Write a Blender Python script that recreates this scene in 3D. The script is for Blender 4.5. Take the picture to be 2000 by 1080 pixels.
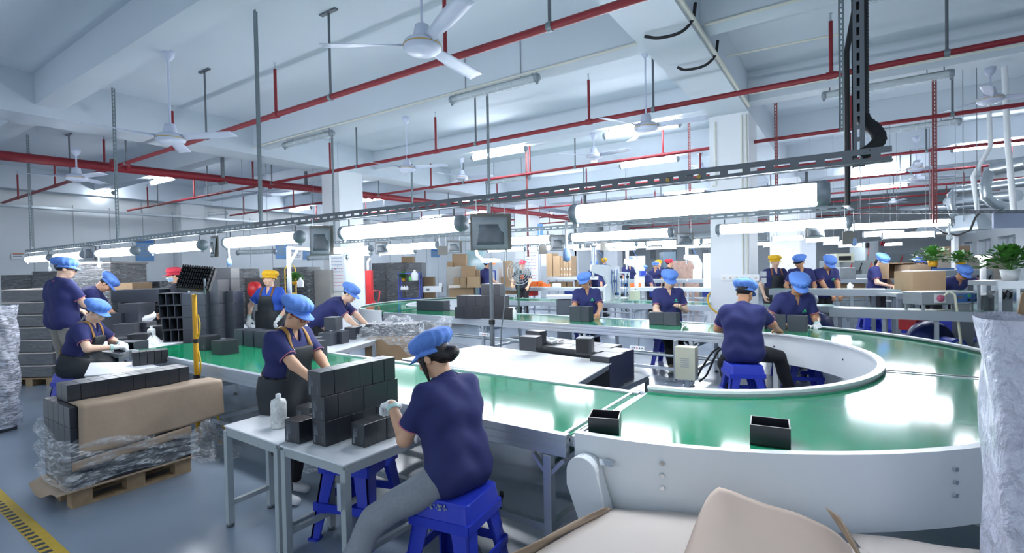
import bpy, math, random
import numpy as np
from mathutils import Vector, Matrix
for _o in list(bpy.data.objects): bpy.data.objects.remove(_o)
SC = bpy.context.scene
COL = SC.collection
random.seed(7)
# ---------------------------------------------------------------- camera
F, YAW, PIT, ROL, CH = 985., 33.7, -1.0, -1.1, 1.65
def _rm():
    a, b, c = np.radians([YAW, PIT, ROL]); t = np.pi/2+b
    rz = np.array([[np.cos(a), -np.sin(a), 0], [np.sin(a), np.cos(a), 0], [0, 0, 1]])
    rx = np.array([[1, 0, 0], [0, np.cos(t), -np.sin(t)], [0, np.sin(t), np.cos(t)]])
    rr = np.array([[np.cos(c), -np.sin(c), 0], [np.sin(c), np.cos(c), 0], [0, 0, 1]])
    return rz@rx@rr
CM = _rm(); CP = np.array([0, 0, CH])
def ray(px, py): return CM@np.array([(px-1000)/F, -(py-540)/F, -1.])
def W(px, py, z=0.):
    r = ray(px, py); return Vector(CP+r*((z-CH)/r[2]))
def D(px, py, d): return Vector(CP+ray(px, py)*d)
def dY(px, py, y): r = ray(px, py); return y/r[1]
def WX(px, py, x): r = ray(px, py); return Vector(CP+r*(x/r[0]))
def WY(px, py, y): r = ray(px, py); return Vector(CP+r*(y/r[1]))
cd = bpy.data.cameras.new('camera'); co = bpy.data.objects.new('camera', cd); COL.objects.link(co)
cd.sensor_width = 36; cd.lens = 36*F/2000; cd.clip_start = .05; cd.clip_end = 200
_m = Matrix.Identity(4)
for i in range(3):
    for j in range(3): _m[i][j] = CM[i][j]
_m.translation = (0, 0, CH)
co.matrix_world = _m
SC.camera = co
# ---------------------------------------------------------------- light and exposure
SC.view_settings.view_transform = 'Standard'; SC.view_settings.look = 'None'
SC.view_settings.exposure = 1.75; SC.view_settings.gamma = 1.0; SC.view_settings.use_curve_mapping = False
wd = bpy.data.worlds.new('daylight'); SC.world = wd; wd.use_nodes = True
wd.node_tree.nodes['Background'].inputs[0].default_value = (.80, .90, 1, 1)
wd.node_tree.nodes['Background'].inputs[1].default_value = .36
TUBE_POWER = 16.0
cy = SC.cycles
cy.max_bounces = 6; cy.diffuse_bounces = 3; cy.glossy_bounces = 3; cy.transmission_bounces = 4; cy.transparent_max_bounces = 6
cy.caustics_reflective = False; cy.caustics_refractive = False
# ---------------------------------------------------------------- materials
def lin(h):
    h = h.lstrip('#'); c = [int(h[i:i+2], 16)/255 for i in (0, 2, 4)]
    return tuple(x/12.92 if x <= .04045 else ((x+.055)/1.055)**2.4 for x in c)+(1,)
MATS = {}
def mat(name, hexc, rough=.5, metal=0., spec=.5, noise=0., nscale=20., bump=0., bscale=60., emit=0., alpha=1., trans=0., coat=0.):
    if name in MATS: return MATS[name]
    m = bpy.data.materials.new(name); m.use_nodes = True; nt = m.node_tree; b = nt.nodes['Principled BSDF']
    c = lin(hexc)
    b.inputs['Base Color'].default_value = c; b.inputs['Roughness'].default_value = rough; b.inputs['Metallic'].default_value = metal
    b.inputs['Specular IOR Level'].default_value = spec
    if coat: b.inputs['Coat Weight'].default_value = coat; b.inputs['Coat Roughness'].default_value = .08
    if emit: b.inputs['Emission Color'].default_value = c; b.inputs['Emission Strength'].default_value = emit
    if alpha < 1: b.inputs['Alpha'].default_value = alpha
    if trans: b.inputs['Transmission Weight'].default_value = trans
    tc = None
    if noise or bump:
        tc = nt.nodes.new('ShaderNodeTexCoord')
    if noise:
        n = nt.nodes.new('ShaderNodeTexNoise'); n.inputs['Scale'].default_value = nscale; n.inputs['Detail'].default_value = 5
        nt.links.new(tc.outputs['Object'], n.inputs['Vector'])
        r = nt.nodes.new('ShaderNodeMapRange'); r.inputs[1].default_value = .3; r.inputs[2].default_value = .7
        r.inputs[3].default_value = 1-noise; r.inputs[4].default_value = 1+noise*.6
        nt.links.new(n.outputs['Fac'], r.inputs[0])
        x = nt.nodes.new('ShaderNodeMix'); x.data_type = 'RGBA'; x.blend_type = 'MULTIPLY'; x.inputs[0].default_value = 1
        x.inputs[6].default_value = c; nt.links.new(r.outputs[0], x.inputs[7]); nt.links.new(x.outputs[2], b.inputs['Base Color'])
    if bump:
        n = nt.nodes.new('ShaderNodeTexNoise'); n.inputs['Scale'].default_value = bscale; n.inputs['Detail'].default_value = 4
        nt.links.new(tc.outputs['Object'], n.inputs['Vector'])
        bp = nt.nodes.new('ShaderNodeBump'); bp.inputs['Strength'].default_value = bump; bp.inputs['Distance'].default_value = .02
        nt.links.new(n.outputs['Fac'], bp.inputs['Height']); nt.links.new(bp.outputs[0], b.inputs['Normal'])
    MATS[name] = m; return m
M_ceil = mat('painted_ceiling', '#cfdae4', .8, noise=.03, nscale=.7)
M_wall = mat('wall_panel', '#dde5ea', .45, noise=.03, nscale=1.2)
M_col = mat('white_column_paint', '#e8eef4', .6, noise=.02, nscale=2)
M_white = mat('white_powder_coat', '#e6ecf0', .35)
M_whitepl = mat('white_plastic', '#eef2f5', .4)
M_grey = mat('grey_steel', '#8f9aa3', .4, .3)
M_galv = mat('galvanised_angle', '#7d8a90', .45, .4)
M_dkgrey = mat('dark_grey_steel', '#697178', .45, .3)
M_alu = mat('aluminium_profile', '#c3ccd6', .32, .55)
M_chrome = mat('chrome', '#d8dde2', .15, 1.)
M_red = mat('sprinkler_red', '#86222d', .45, noise=.08, nscale=8)
M_rust = mat('red_primer_angle', '#8a4a4a', .6)
M_black = mat('black_plastic', '#14171b', .45)
M_rubber = mat('black_rubber', '#1c1f23', .7)
M_box = mat('black_card', '#1b2029', .33, spec=.9, noise=.05, nscale=30)
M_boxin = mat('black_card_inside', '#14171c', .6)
M_slate = mat('slate_card', '#2d343f', .4, spec=.8)
M_print = mat('grey_print', '#8d97a3', .6)
M_kraft = mat('kraft_paper', '#a89480', .7, noise=.08, nscale=5, bump=.5, bscale=4)
M_carton = mat('brown_carton', '#9d8467', .75, noise=.06, nscale=6)
M_cartin = mat('brown_carton_inside', '#7c6550', .8)
M_pale = mat('pale_card', '#d9cfc8', .7, noise=.03, nscale=3)
M_wood = mat('pallet_wood', '#9a8468', .8, noise=.2, nscale=14)
M_stool = mat('blue_stool_plastic', '#2b3fc4', .3, noise=.04, nscale=9)
M_yellow = mat('yellow_paint', '#d9a21c', .4)
M_yelcable = mat('yellow_cable', '#d8b02c', .5)
M_tabletop = mat('white_table_top', '#e9edf2', .4, noise=.04, nscale=5)
M_tabgrey = mat('pale_grey_paint', '#aab4b8', .45, noise=.06, nscale=10)
M_glass = mat('clear_pane', '#eaf2f5', .05, alpha=.25)
M_screen = mat('blue_panel', '#2a6db8', .3)
M_green = mat('leaf_green', '#3f7d2a', .5, noise=.3, nscale=25)
M_orange = mat('orange_plastic', '#e8702a', .4)
M_redpl = mat('red_plastic', '#d02a2e', .35)
M_bluepl = mat('blue_steel', '#2444b0', .4)
M_navyfan = mat('navy_machine', '#1f2f66', .3)
M_cream = mat('cream_box', '#dcdcc4', .45)
M_paper = mat('white_paper', '#f1f4f7', .7)
M_paperb = mat('blue_poster', '#6f9fd0', .6)
M_duct = mat('galvanised_duct', '#b9c3c9', .28, .8, noise=.06, nscale=5)
M_fan = mat('fan_enamel', '#c9d2e6', .3)
M_gold = mat('gold_line', '#c8a94a', .4)
M_flo = mat('lit_tube_cover', '#f4f8ff', .4, emit=TUBE_POWER)
M_off = mat('unlit_tube_cover', '#c9d6dc', .15, alpha=.55)
M_pink = mat('pink_socket', '#d86a8c', .5)
M_guard = mat('guard_wire', '#dfe6ec', .3, .6)
M_tape = mat('yellow_floor_tape', '#c8a83a', .5, noise=.1, nscale=12)
M_tapeblk = mat('worn_black_tape', '#3d444a', .6)
M_tabwhite = mat('cloth_white', '#f0f3f6', .85)
# floor: glossy epoxy
def mk_floor():
    m = mat('epoxy_floor', '#8a98aa', .16, spec=.6, noise=.12, nscale=.9)
    nt = m.node_tree; b = nt.nodes['Principled BSDF']
    tc = nt.nodes.new('ShaderNodeTexCoord'); n = nt.nodes.new('ShaderNodeTexNoise'); n.inputs['Scale'].default_value = 2.5; n.inputs['Detail'].default_value = 6
    nt.links.new(tc.outputs['Object'], n.inputs['Vector'])
    r = nt.nodes.new('ShaderNodeMapRange'); r.inputs[3].default_value = .12; r.inputs[4].default_value = .3
    nt.links.new(n.outputs['Fac'], r.inputs[0]); nt.links.new(r.outputs[0], b.inputs['Roughness'])
    n2 = nt.nodes.new('ShaderNodeTexNoise'); n2.inputs['Scale'].default_value = 3; nt.links.new(tc.outputs['Object'], n2.inputs['Vector'])
    bp = nt.nodes.new('ShaderNodeBump'); bp.inputs['Strength'].default_value = .06; bp.inputs['Distance'].default_value = .02
    nt.links.new(n2.outputs['Fac'], bp.inputs['Height']); nt.links.new(bp.outputs[0], b.inputs['Normal'])
    return m
M_floor = mk_floor()
def mk_belt():
    m = mat('green_belt', '#17895f', .09, spec=.38, noise=.05, nscale=6)
    nt = m.node_tree; b = nt.nodes['Principled BSDF']
    tc = nt.nodes.new('ShaderNodeTexCoord'); w = nt.nodes.new('ShaderNodeTexNoise'); w.inputs['Scale'].default_value = 180
    nt.links.new(tc.outputs['Object'], w.inputs['Vector'])
    bp = nt.nodes.new('ShaderNodeBump'); bp.inputs['Strength'].default_value = .03; bp.inputs['Distance'].default_value = .002
    nt.links.new(w.outputs['Fac'], bp.inputs['Height']); nt.links.new(bp.outputs[0], b.inputs['Normal'])
    return m
M_belt = mk_belt()
def mk_film(name, alpha, hexc='#e4ebf2'):
    m = mat(name, hexc, .12, spec=.9, alpha=alpha)
    nt = m.node_tree; b = nt.nodes['Principled BSDF']
    tc = nt.nodes.new('ShaderNodeTexCoord'); mp = nt.nodes.new('ShaderNodeMapping'); mp.inputs['Scale'].default_value = (6, 6, 28)
    n = nt.nodes.new('ShaderNodeTexNoise'); n.inputs['Scale'].default_value = 1.6; n.inputs['Detail'].default_value = 8; n.inputs['Distortion'].default_value = 1.5
    nt.links.new(tc.outputs['Object'], mp.inputs['Vector']); nt.links.new(mp.outputs[0], n.inputs['Vector'])
    bp = nt.nodes.new('ShaderNodeBump'); bp.inputs['Strength'].default_value = .55; bp.inputs['Distance'].default_value = .03
    nt.links.new(n.outputs['Fac'], bp.inputs['Height']); nt.links.new(bp.outputs[0], b.inputs['Normal'])
    r = nt.nodes.new('ShaderNodeMapRange'); r.inputs[1].default_value = .42; r.inputs[2].default_value = .68; r.inputs[3].default_value = alpha*.4; r.inputs[4].default_value = min(1, alpha*2)
    nt.links.new(n.outputs['Fac'], r.inputs[0]); nt.links.new(r.outputs[0], b.inputs['Alpha'])
    return m
M_film = mk_film('stretch_film', .28)
M_filmthin = mk_film('thin_stretch_film', .10)
M_film2 = mk_film('dense_stretch_film', .75, '#dfe3f2')
def mk_wrapdark():
    m = mat('film_over_dark_cartons', '#2b3138', .25, spec=.8)
    nt = m.node_tree; b = nt.nodes['Principled BSDF']
    tc = nt.nodes.new('ShaderNodeTexCoord'); mp = nt.nodes.new('ShaderNodeMapping'); mp.inputs['Scale'].default_value = (2.2, 2.2, 14)
    n = nt.nodes.new('ShaderNodeTexNoise'); n.inputs['Scale'].default_value = 2; n.inputs['Detail'].default_value = 9; n.inputs['Distortion'].default_value = .8
    nt.links.new(tc.outputs['Object'], mp.inputs['Vector']); nt.links.new(mp.outputs[0], n.inputs['Vector'])
    r = nt.nodes.new('ShaderNodeValToRGB'); e = r.color_ramp.elements
    e[0].position = .55; e[0].color = lin('#22272e'); e[1].position = .8; e[1].color = lin('#8f999f')
    nt.links.new(n.outputs['Fac'], r.inputs[0]); nt.links.new(r.outputs[0], b.inputs['Base Color'])
    bp = nt.nodes.new('ShaderNodeBump'); bp.inputs['Strength'].default_value = .8; bp.inputs['Distance'].default_value = .03
    nt.links.new(n.outputs['Fac'], bp.inputs['Height']); nt.links.new(bp.outputs[0], b.inputs['Normal'])
    return m
M_wrapdark = mk_wrapdark()
def mk_crumple():
    m = mat('crumpled_bright_film', '#d3d8ec', .22, spec=.8)
    nt = m.node_tree; b = nt.nodes['Principled BSDF']
    tc = nt.nodes.new('ShaderNodeTexCoord'); mp = nt.nodes.new('ShaderNodeMapping'); mp.inputs['Scale'].default_value = (6, 6, 4); mp.inputs['Rotation'].default_value = (.3, .5, .2)
    n = nt.nodes.new('ShaderNodeTexNoise'); n.inputs['Scale'].default_value = 2.2; n.inputs['Detail'].default_value = 6; n.inputs['Distortion'].default_value = .15
    nt.links.new(tc.outputs['Object'], mp.inputs['Vector']); nt.links.new(mp.outputs[0], n.inputs['Vector'])
    bp = nt.nodes.new('ShaderNodeBump'); bp.inputs['Strength'].default_value = 1.; bp.inputs['Distance'].default_value = .06
    nt.links.new(n.outputs['Fac'], bp.inputs['Height']); nt.links.new(bp.outputs[0], b.inputs['Normal'])
    return m
M_crumple = mk_crumple()
# ---------------------------------------------------------------- mesh builder
class MB:
    def __init__(s): s.v = []; s.f = []; s.m = []; s.s = []
    def add(s, vs, fs, m=0, smooth=False):
        o = len(s.v); s.v += [tuple(v) for v in vs]
        for f in fs: s.f.append(tuple(i+o for i in f)); s.m.append(m); s.s.append(smooth)
        return s
    def box(s, c, d, rz=0., m=0, R=None):
        vs = []
        for z in (-.5, .5):
            for y in (-.5, .5):
                for x in (-.5, .5): vs.append(Vector((x*d[0], y*d[1], z*d[2])))
        if R is None: R = Matrix.Rotation(rz, 3, 'Z')
        c = Vector(c); vs = [R@v+c for v in vs]
        return s.add(vs, [(0, 2, 3, 1), (4, 5, 7, 6), (0, 1, 5, 4), (2, 6, 7, 3), (0, 4, 6, 2), (1, 3, 7, 5)], m)
    def bar(s, a, b, w, h, m=0, up=(0, 0, 1)):
        a = Vector(a); b = Vector(b); d = (b-a); L = d.length
        if L < 1e-6: return s
        d.normalize(); u = Vector(up)
        if abs(d.dot(u)) > .99: u = Vector((1, 0, 0)) if abs(d.x) < .9 else Vector((0, 1, 0))
        x = d.cross(u).normalized(); z = x.cross(d)
        R = Matrix((x, d, z)).transposed()
        return s.box((a+b)/2, (w, L, h), 0, m, R)
    def tube(s, pts, r, n=8, m=0, cap=True, smooth=True):
        P = [Vector(p) for p in pts]; k = len(P); rr = r if isinstance(r, (list, tuple)) else [r]*k
        t0 = (P[1]-P[0]).normalized(); u = Vector((0, 0, 1)) if abs(t0.z) < .9 else Vector((1, 0, 0))
        x = t0.cross(u).normalized(); vs = []
        for i, p in enumerate(P):
            t = (P[min(i+1, k-1)]-P[max(i-1, 0)]).normalized()
            x = (x-t*x.dot(t)).normalized(); y = t.cross(x)
            for j in range(n):
                a = 2*math.pi*j/n; vs.append(p+(x*math.cos(a)+y*math.sin(a))*rr[i])
        fs = [(i*n+j, i*n+(j+1) % n, (i+1)*n+(j+1) % n, (i+1)*n+j) for i in range(k-1) for j in range(n)]
        s.add(vs, fs, m, smooth)
        if cap: s.add([v for v in vs[:n]], [tuple(range(n-1, -1, -1))], m); s.add(vs[-n:], [tuple(range(n))], m)
        return s
    def lathe(s, prof, c=(0, 0, 0), n=24, m=0, R=None, smooth=True):
        c = Vector(c); vs = []
        for (r, z) in prof:
            for j in range(n):
                a = 2*math.pi*j/n; v = Vector((r*math.cos(a), r*math.sin(a), z)); vs.append((R@v if R else v)+c)
        k = len(prof)
        s.add(vs, [(i*n+j, i*n+(j+1) % n, (i+1)*n+(j+1) % n, (i+1)*n+j) for i in range(k-1) for j in range(n)], m, smooth)
        if prof[0][0] > 1e-4: s.add(vs[:n], [tuple(range(n-1, -1, -1))], m)
        if prof[-1][0] > 1e-4: s.add(vs[-n:], [tuple(range(n))], m)
        return s
    def prism(s, poly, z0, z1, m=0):
        n = len(poly); a = sum(poly[i][0]*poly[(i+1) % n][1]-poly[(i+1) % n][0]*poly[i][1] for i in range(n))
        if a < 0: poly = poly[::-1]
        vs = [(p[0], p[1], z0) for p in poly]+[(p[0], p[1], z1) for p in poly]
        return s.add(vs, [tuple(range(n-1, -1, -1)), tuple(range(n, 2*n))]+[(i, (i+1) % n, n+(i+1) % n, n+i) for i in range(n)], m)
    def grid(s, fn, nu, nv, m=0, smooth=True, wrap=False):
        vs = [fn(i/(nu-1) if not wrap else i/nu, j/(nv-1)) for i in range(nu) for j in range(nv)]
        fs = [(i*nv+j, ((i+1) % nu)*nv+j, ((i+1) % nu)*nv+j+1, i*nv+j+1) for i in range(nu if wrap else nu-1) for j in range(nv-1)]
        return s.add(vs, fs, m, smooth)
    def ell(s, c, r, n=16, k=10, m=0, R=None):
        prof = [(math.sin(math.pi*i/k), -math.cos(math.pi*i/k)) for i in range(k+1)]
        vs = []; c = Vector(c)
        for (a, z) in prof:
            for j in range(n):
                t = 2*math.pi*j/n; v = Vector((a*math.cos(t)*r[0], a*math.sin(t)*r[1], z*r[2])); vs.append((R@v if R else v)+c)
        return s.add(vs, [(i*n+j, i*n+(j+1) % n, (i+1)*n+(j+1) % n, (i+1)*n+j) for i in range(k) for j in range(n)], m, True)
def smooth(pts, n=5):
    P = [Vector(q) for q in pts]; P = [P[0]*2-P[1]]+P+[P[-1]*2-P[-2]]; out = []
    for i in range(1, len(P)-2):
        a, b, c, d = P[i-1:i+3]
        for k in range(n):
            t = k/n; out.append(.5*((2*b)+(c-a)*t+(2*a-5*b+4*c-d)*t*t+(3*b-a-3*c+d)*t**3))
    return out+[P[-2]]
def mesh(name, mb, mats):
    me = bpy.data.meshes.new(name); me.from_pydata(mb.v, [], mb.f)
    for m in (mats if isinstance(mats, (list, tuple)) else [mats]): me.materials.append(m)
    if mb.f:
        me.polygons.foreach_set('material_index', mb.m); me.polygons.foreach_set('use_smooth', mb.s)
    me.update(); return me
LABELS = {}
def tag(o, label, cat, group=None, kind=None):
    o['label'] = label; o['category'] = cat
    if group: o['group'] = group
    if kind: o['kind'] = kind
    return o
def thing(name, label, cat, loc=(0, 0, 0), rz=0., group=None):
    o = bpy.data.objects.new(name, None); COL.objects.link(o); o.empty_display_size = .05
    o.location = loc; o.rotation_euler = (0, 0, rz)
    return tag(o, label, cat, group)
def part(name, mb, mats, parent=None, world=False, bevel=0., label=None, solid=0.):
    me = mesh(name, mb, mats); o = bpy.data.objects.new(name, me); COL.objects.link(o)
    if parent is not None:
        o.parent = parent
        if world:
            q = parent; M = Matrix.Identity(4)
            while q is not None:
                M = (Matrix.Translation(q.location)@q.rotation_euler.to_matrix().to_4x4())@M; q = q.parent
            me.transform(M.inverted())
    if solid:
        sm = o.modifiers.new('thickness', 'SOLIDIFY'); sm.thickness = solid; sm.offset = 0
    if bevel:
        b = o.modifiers.new('edge', 'BEVEL'); b.width = bevel; b.segments = 2; b.limit_method = 'ANGLE'; b.angle_limit = .7
    if label: o['label'] = label
    return o
def single(name, mb, mats, label, cat, group=None, bevel=0., kind=None, solid=0., origin=None):
    """a thing that is one mesh, origin at its base"""
    a = np.array(mb.v); base = Vector(((a[:, 0].min()+a[:, 0].max())/2, (a[:, 1].min()+a[:, 1].max())/2, a[:, 2].min()))
    mb.v = [tuple(Vector(v)-base) for v in mb.v]
    o = part(name, mb, mats, None, False, bevel, None, solid); o.location = base
    return tag(o, label, cat, group, kind)
def struct(name, mb, mats, label=None):
    o = part(name, mb, mats); o['kind'] = 'structure'
    return o
def copy_tree(o, parent=None):
    c = o.copy(); COL.objects.link(c)
    if parent: c.parent = parent
    for ch in list(o.children): copy_tree(ch, c)
    return c
def dup(o, loc, rz=None, label=None, group=None, scale=None):
    c = copy_tree(o); c.location = loc
    if rz is not None: c.rotation_euler = (0, 0, rz)
    if label: c['label'] = label
    if group: c['group'] = group
    if scale: c.scale = scale
    return c
ORD = ['first', 'second', 'third', 'fourth', 'fifth', 'sixth', 'seventh', 'eighth', 'ninth', 'tenth', 'eleventh', 'twelfth', 'thirteenth', 'fourteenth', 'fifteenth', 'sixteenth']
# ================================================================ STRUCTURE
CZ = 4.85; PBZ = 4.2; SBZ = 4.36
XW, YB = -20.5, 30.0
struct('floor', MB().box((-5, 14, -.05), (40, 40, .1)), M_floor)
struct('ceiling', MB().box((-5, 12.5, CZ+.05), (34, 36, .1)), M_ceil)
PB = [(-11.35, -10.65), (-2.0, -1.38) , (-20.4, -19.9)]
for i, (x0, x1) in enumerate(PB):
    struct('ceiling_beam_%d' % (i+1), MB().box(((x0+x1)/2, 12.3, (PBZ+CZ)/2), (x1-x0, 35.4, CZ-PBZ)), M_ceil)
SBY = [-.7, 2.68, 6.2, 9.5, 12.7, 15.9, 19.1, 22.3, 25.5]
for i, y in enumerate(SBY):
    for (x0, x1) in ((-19.9, -11.35), (-10.65, -2.0), (-1.38, 4.6)):
        struct('ceiling_beam_%d' % (i+5), MB().box(((x0+x1)/2, y, (SBZ+CZ)/2), (x1-x0, .34, CZ-SBZ)), M_ceil)
COLS = [(-11, 8.2, .68, .75), (-11, 17.3, .7, .8), (-11, 26.4, .8, .8), (-1.69, 9.3, .63, .9), (-1.6, 17.3, .8, .9), (-1.6, 26.4, .8, .9)]
for i, (x, y, w, d) in enumerate(COLS):
    struct('column_%d' % (i+1), MB().box((x, y+d/2, PBZ/2), (w, d, PBZ)), M_col)
# wall_left with panel joints, pilasters
struct('wall_left', MB().box((XW-.1, 11, CZ/2), (.2, 26.2, CZ)), M_wall)
for i, y in enumerate((-.6, 8.6, 17.3)):
    struct('trim_%d' % (i+1), MB().box((XW+.2, y+.4, 2.1), (.4, .8, 4.2)), M_wall)
mb = MB()
for k in range(26): mb.box((XW+.004, -1+k*.95, 1.95), (.012, .02, 3.9))
struct('trim_4', mb, M_tabgrey)
struct('wall_back', MB().box((-16.2, 24.1, CZ/2), (8.6, .2, CZ)), M_wall)
struct('wall_corner', MB().box((-11.9, 27, CZ/2), (.2, 6, CZ)), M_wall)
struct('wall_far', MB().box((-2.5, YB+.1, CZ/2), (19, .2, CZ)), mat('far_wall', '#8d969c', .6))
mb = MB()
for k in range(9): mb.box((-20.3+k*.95, 23.99, 1.95), (.02, .015, 3.9))
struct('trim_5', mb, M_tabgrey)
# wall_right with windows
WR = 4.1
mb = MB(); mb.box((WR+.1, 14, .45), (.2, 32, .9)); mb.box((WR+.1, 14, 3.6), (.2, 32, 2.5))
for k in range(10): mb.box((WR+.1, 1.5+k*3.1, 1.6), (.22, .9, 1.5))
struct('wall_right', mb, M_wall)
for k in range(9):
    y = 3.05+k*3.1
    fr = part('window_%d' % (k+1), MB().box((WR+.1, y-1.08, 1.62), (.08, .06, 1.45)).box((WR+.1, y, 1.62), (.08, .06, 1.45)).box((WR+.1, y+1.08, 1.62), (.08, .06, 1.45)).box((WR+.1, y, .93), (.08, 2.2, .06)).box((WR+.1, y, 2.32), (.08, 2.2, .06)), M_alu); fr['kind'] = 'structure'
    part('pane', MB().box((WR+.12, y, 1.62), (.012, 2.1, 1.35)), M_glass, fr)
# floor tape
def tape(px, z=.002, label='', w=.07, m=None):
    pts = [W(*p) for p in px]; mb = MB()
    for a, b in zip(pts, pts[1:]):
        mb.bar((a.x, a.y, z), (b.x, b.y, z), w, .002)
    return struct('floor_marking', mb, m or M_tape)
a = W(-60, 918); b = W(150, 1122); d = (b-a).normalized(); nrm = Vector((-d.y, d.x, 0))
mb = MB(); mb.bar((a.x, a.y, .0015), (b.x, b.y, .0015), .1, .002)
L = (b-a).length; k = 0
while k*.075 < L-.05:
    p = a+d*(k*.075+.03)-nrm*.022*(1); q = p+d*.036
    mb.bar((p.x, p.y, .0022), (q.x, q.y, .0022), .048, .0016, 1); k += 1
struct('floor_marking', mb, [M_tape, M_tapeblk])
tape([(0, 749), (97, 734)], w=.06); tape([(0, 733), (97, 717)], w=.06); tape([(30, 703), (64, 720)], w=.06)
# conduits on beams and columns
def cond(name, pts, r=.018, m=None, label=None, cat='conduit', grp=None):
    mb = MB(); mb.tube(smooth(pts) if cat == 'hose' else pts, r, 8)
    return single(name, mb, m or mat('cream_conduit', '#d8d9cf', .5), label, cat, grp)
cond('conduit', [(-10.6, 6.0, 4.34), (-2.05, 6.0, 4.34)], label='long cream conduit along the beam above the unlit tube lights')
cond('conduit', [(-1.33, 6.0, 4.34), (5, 6.0, 4.34)], label='cream conduit on the beam beside the black vertical duct')
cond('conduit', [(-1.36, 7.35, 4.45), (-.05, 7.35, 4.4)], .014, label='thin cream conduit under the slab by the big column')
cond('conduit', [(-1.3, 8.9, 4.36), (6, 9.1, 4.36)], label='cream conduit above the unlit tube light right of the column')
cond('conduit', [(-1.96, 9.27, 3.0), (-1.9, 9.27, 3.0), (-1.9, 9.27, 4.1)], .012, label='short cream conduit high on the big column face')
for k, dx in enumerate((0, .07)):
    cond('conduit', [(-1.48+dx, 9.28, 1.15), (-1.48+dx, 9.28, 4.15)], .014, label=['cream pipe running down the big column, inner of the pair', 'cream pipe running down the big column, outer of the pair'][k])
cond('beam_conduit', [(-1.36, 3.5, 4.26), (-1.36, 9.2, 4.26)], .03, label='pale conduit along the side of the main beam')
for k, (y0, dx) in enumerate(((5.5, .45), (6.6, .4))):
    cond('black_hose', [(-1.4-dx, y0, 4.17), (-1.7, y0+.02, 4.12), (-1.48, y0+.05, 4.13), (-1.36, y0+.08, 4.24), (-1.33, y0+.1, 4.42)], .018, M_rubber, ['black hose looping under the main beam, nearer one', 'black hose looping under the main beam, one nearer the column'][k], 'hose')
# cable tray along left wall
mb = MB(); mb.box((XW+.35, 10, 3.72), (.3, 26, .07)); 
t = thing('cable_tray', 'long bright cable tray running along the top of the grey wall', 'cable tray', (XW+.35, 10, 3.6))
part('tray', mb, M_duct, t, world=True)
for k in range(9):
    mb = MB(); mb.box((XW+.35, -1+k*2.8, 3.96), (.03, .03, .43)); part('bracket', mb, M_grey, t, world=True)
# ================================================================ SPRINKLER PIPES
def clampring(mb, p, r, ax):
    p = Vector(p); d = Vector(ax); mb.tube([p-d*.025, p+d*.025], r, 12)
BR = [(4.0, -20.3, .2, .036), (6.95, -20.0, 3.95, .034), (9.9, -19.2, 3.95, .032), (12.9, -18.6, 3.95, .03), (15.9, -18, 3.95, .03), (18.9, -17, 3.95, .03), (21.6, -17, 3.95, .03), (25, -11, 3.95, .03), (28, -10.5, 3.95, .03)]
nm = ['nearest the camera, passing the big ceiling fan', 'second nearest, passing the big column', 'third nearest, behind the near row of fans', 'fourth from the camera', 'fifth from the camera', 'sixth from the camera', 'seventh from the camera', 'eighth from the camera', 'deepest, in front of the far wall']
for i, (y, x0, x1, r) in enumerate(BR):
    z = 3.8
    t = thing('sprinkler_pipe', 'red sprinkler branch pipe '+nm[i], 'pipe', (x0, y, z), 0, 'red sprinkler branch pipes')
    mb = MB(); mb.tube([(x0, y, z), (x1, y, z)], r, 12); part('pipe', mb, M_red, t, world=True)
    k = 0; x = {0: -6.49, 1: -9.3}.get(i, -9.1)
    x -= 3.05*int((x-x0)/3.05)
    while x < x1:
        if not any(abs(x-cx) < .5 for cx in (-11, -1.7) if i in (1,)):
            mb = MB(); mb.tube([(x, y, z), (x, y, 4.42)], .021, 8); mb.tube([(x-.05, y, z), (x+.05, y, z)], r+.009, 12)
            rs = part('riser', mb, M_red, t, world=True)
            mb = MB(); mb.tube([(x, y, 4.42), (x, y, 4.5)], .012, 6); mb.lathe([(.0, 0), (.022, .004), (.022, .01), (0, .012)], (x, y, 4.5), 8)
            part('sprinkler_head', mb, M_chrome, rs, world=True)
        x += 3.05
    x = {0: -5.31, 1: -8.43}.get(i, -8); x -= 3.1*int((x-x0)/3.1)
    while x < x1:
        mb = MB(); mb.tube([(x, y, z+r), (x, y, CZ)], .016, 6); mb.box((x, y, CZ-.01), (.3, .05, .02)); 
        part('hanger_rod', mb, M_dkgrey, t, world=True)
        mb = MB(); clampring(mb, (x, y, z), r+.008, (1, 0, 0)); part('clamp', mb, M_galv, t, world=True)
        x += 3.1
t = thing('sprinkler_main', 'thick red sprinkler main pipe passing behind the white column', 'pipe', (-11.75, 2, 3.78))
a = W(-40, 299, 3.8); b = W(640, 372, 3.8); c = W(917, 403, 3.8); e = W(1000, 412, 3.8)
mb = MB(); mb.tube([a, b, Vector((c.x-.05, c.y, c.z)), Vector((-10.45, 17.2, 3.8)), Vector((-10.45, 23.5, 3.8))], .085, 14); part('pipe', mb, M_red, t, world=True)
for i, (y, x0, x1, r) in enumerate(BR[:5]):
    mb = MB(); x = -11.9 if y < 9 else -11.6
    clampring(mb, (x+.08, y-.12, 3.8), .1, (0.03, 1, 0)); clampring(mb, (x+.08, y+.12, 3.8), .1, (.03, 1, 0)); part('coupling', mb, M_red, t, world=True)
for y in (1.5, 5.9, 8.0):
    mb = MB(); mb.box((-11.72, y, 4.03), (.06, .06, .45)); mb.box((-11.72, y, 3.68), (.28, .06, .05)); part('pipe_bracket', mb, M_dkgrey, t, world=True)
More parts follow.
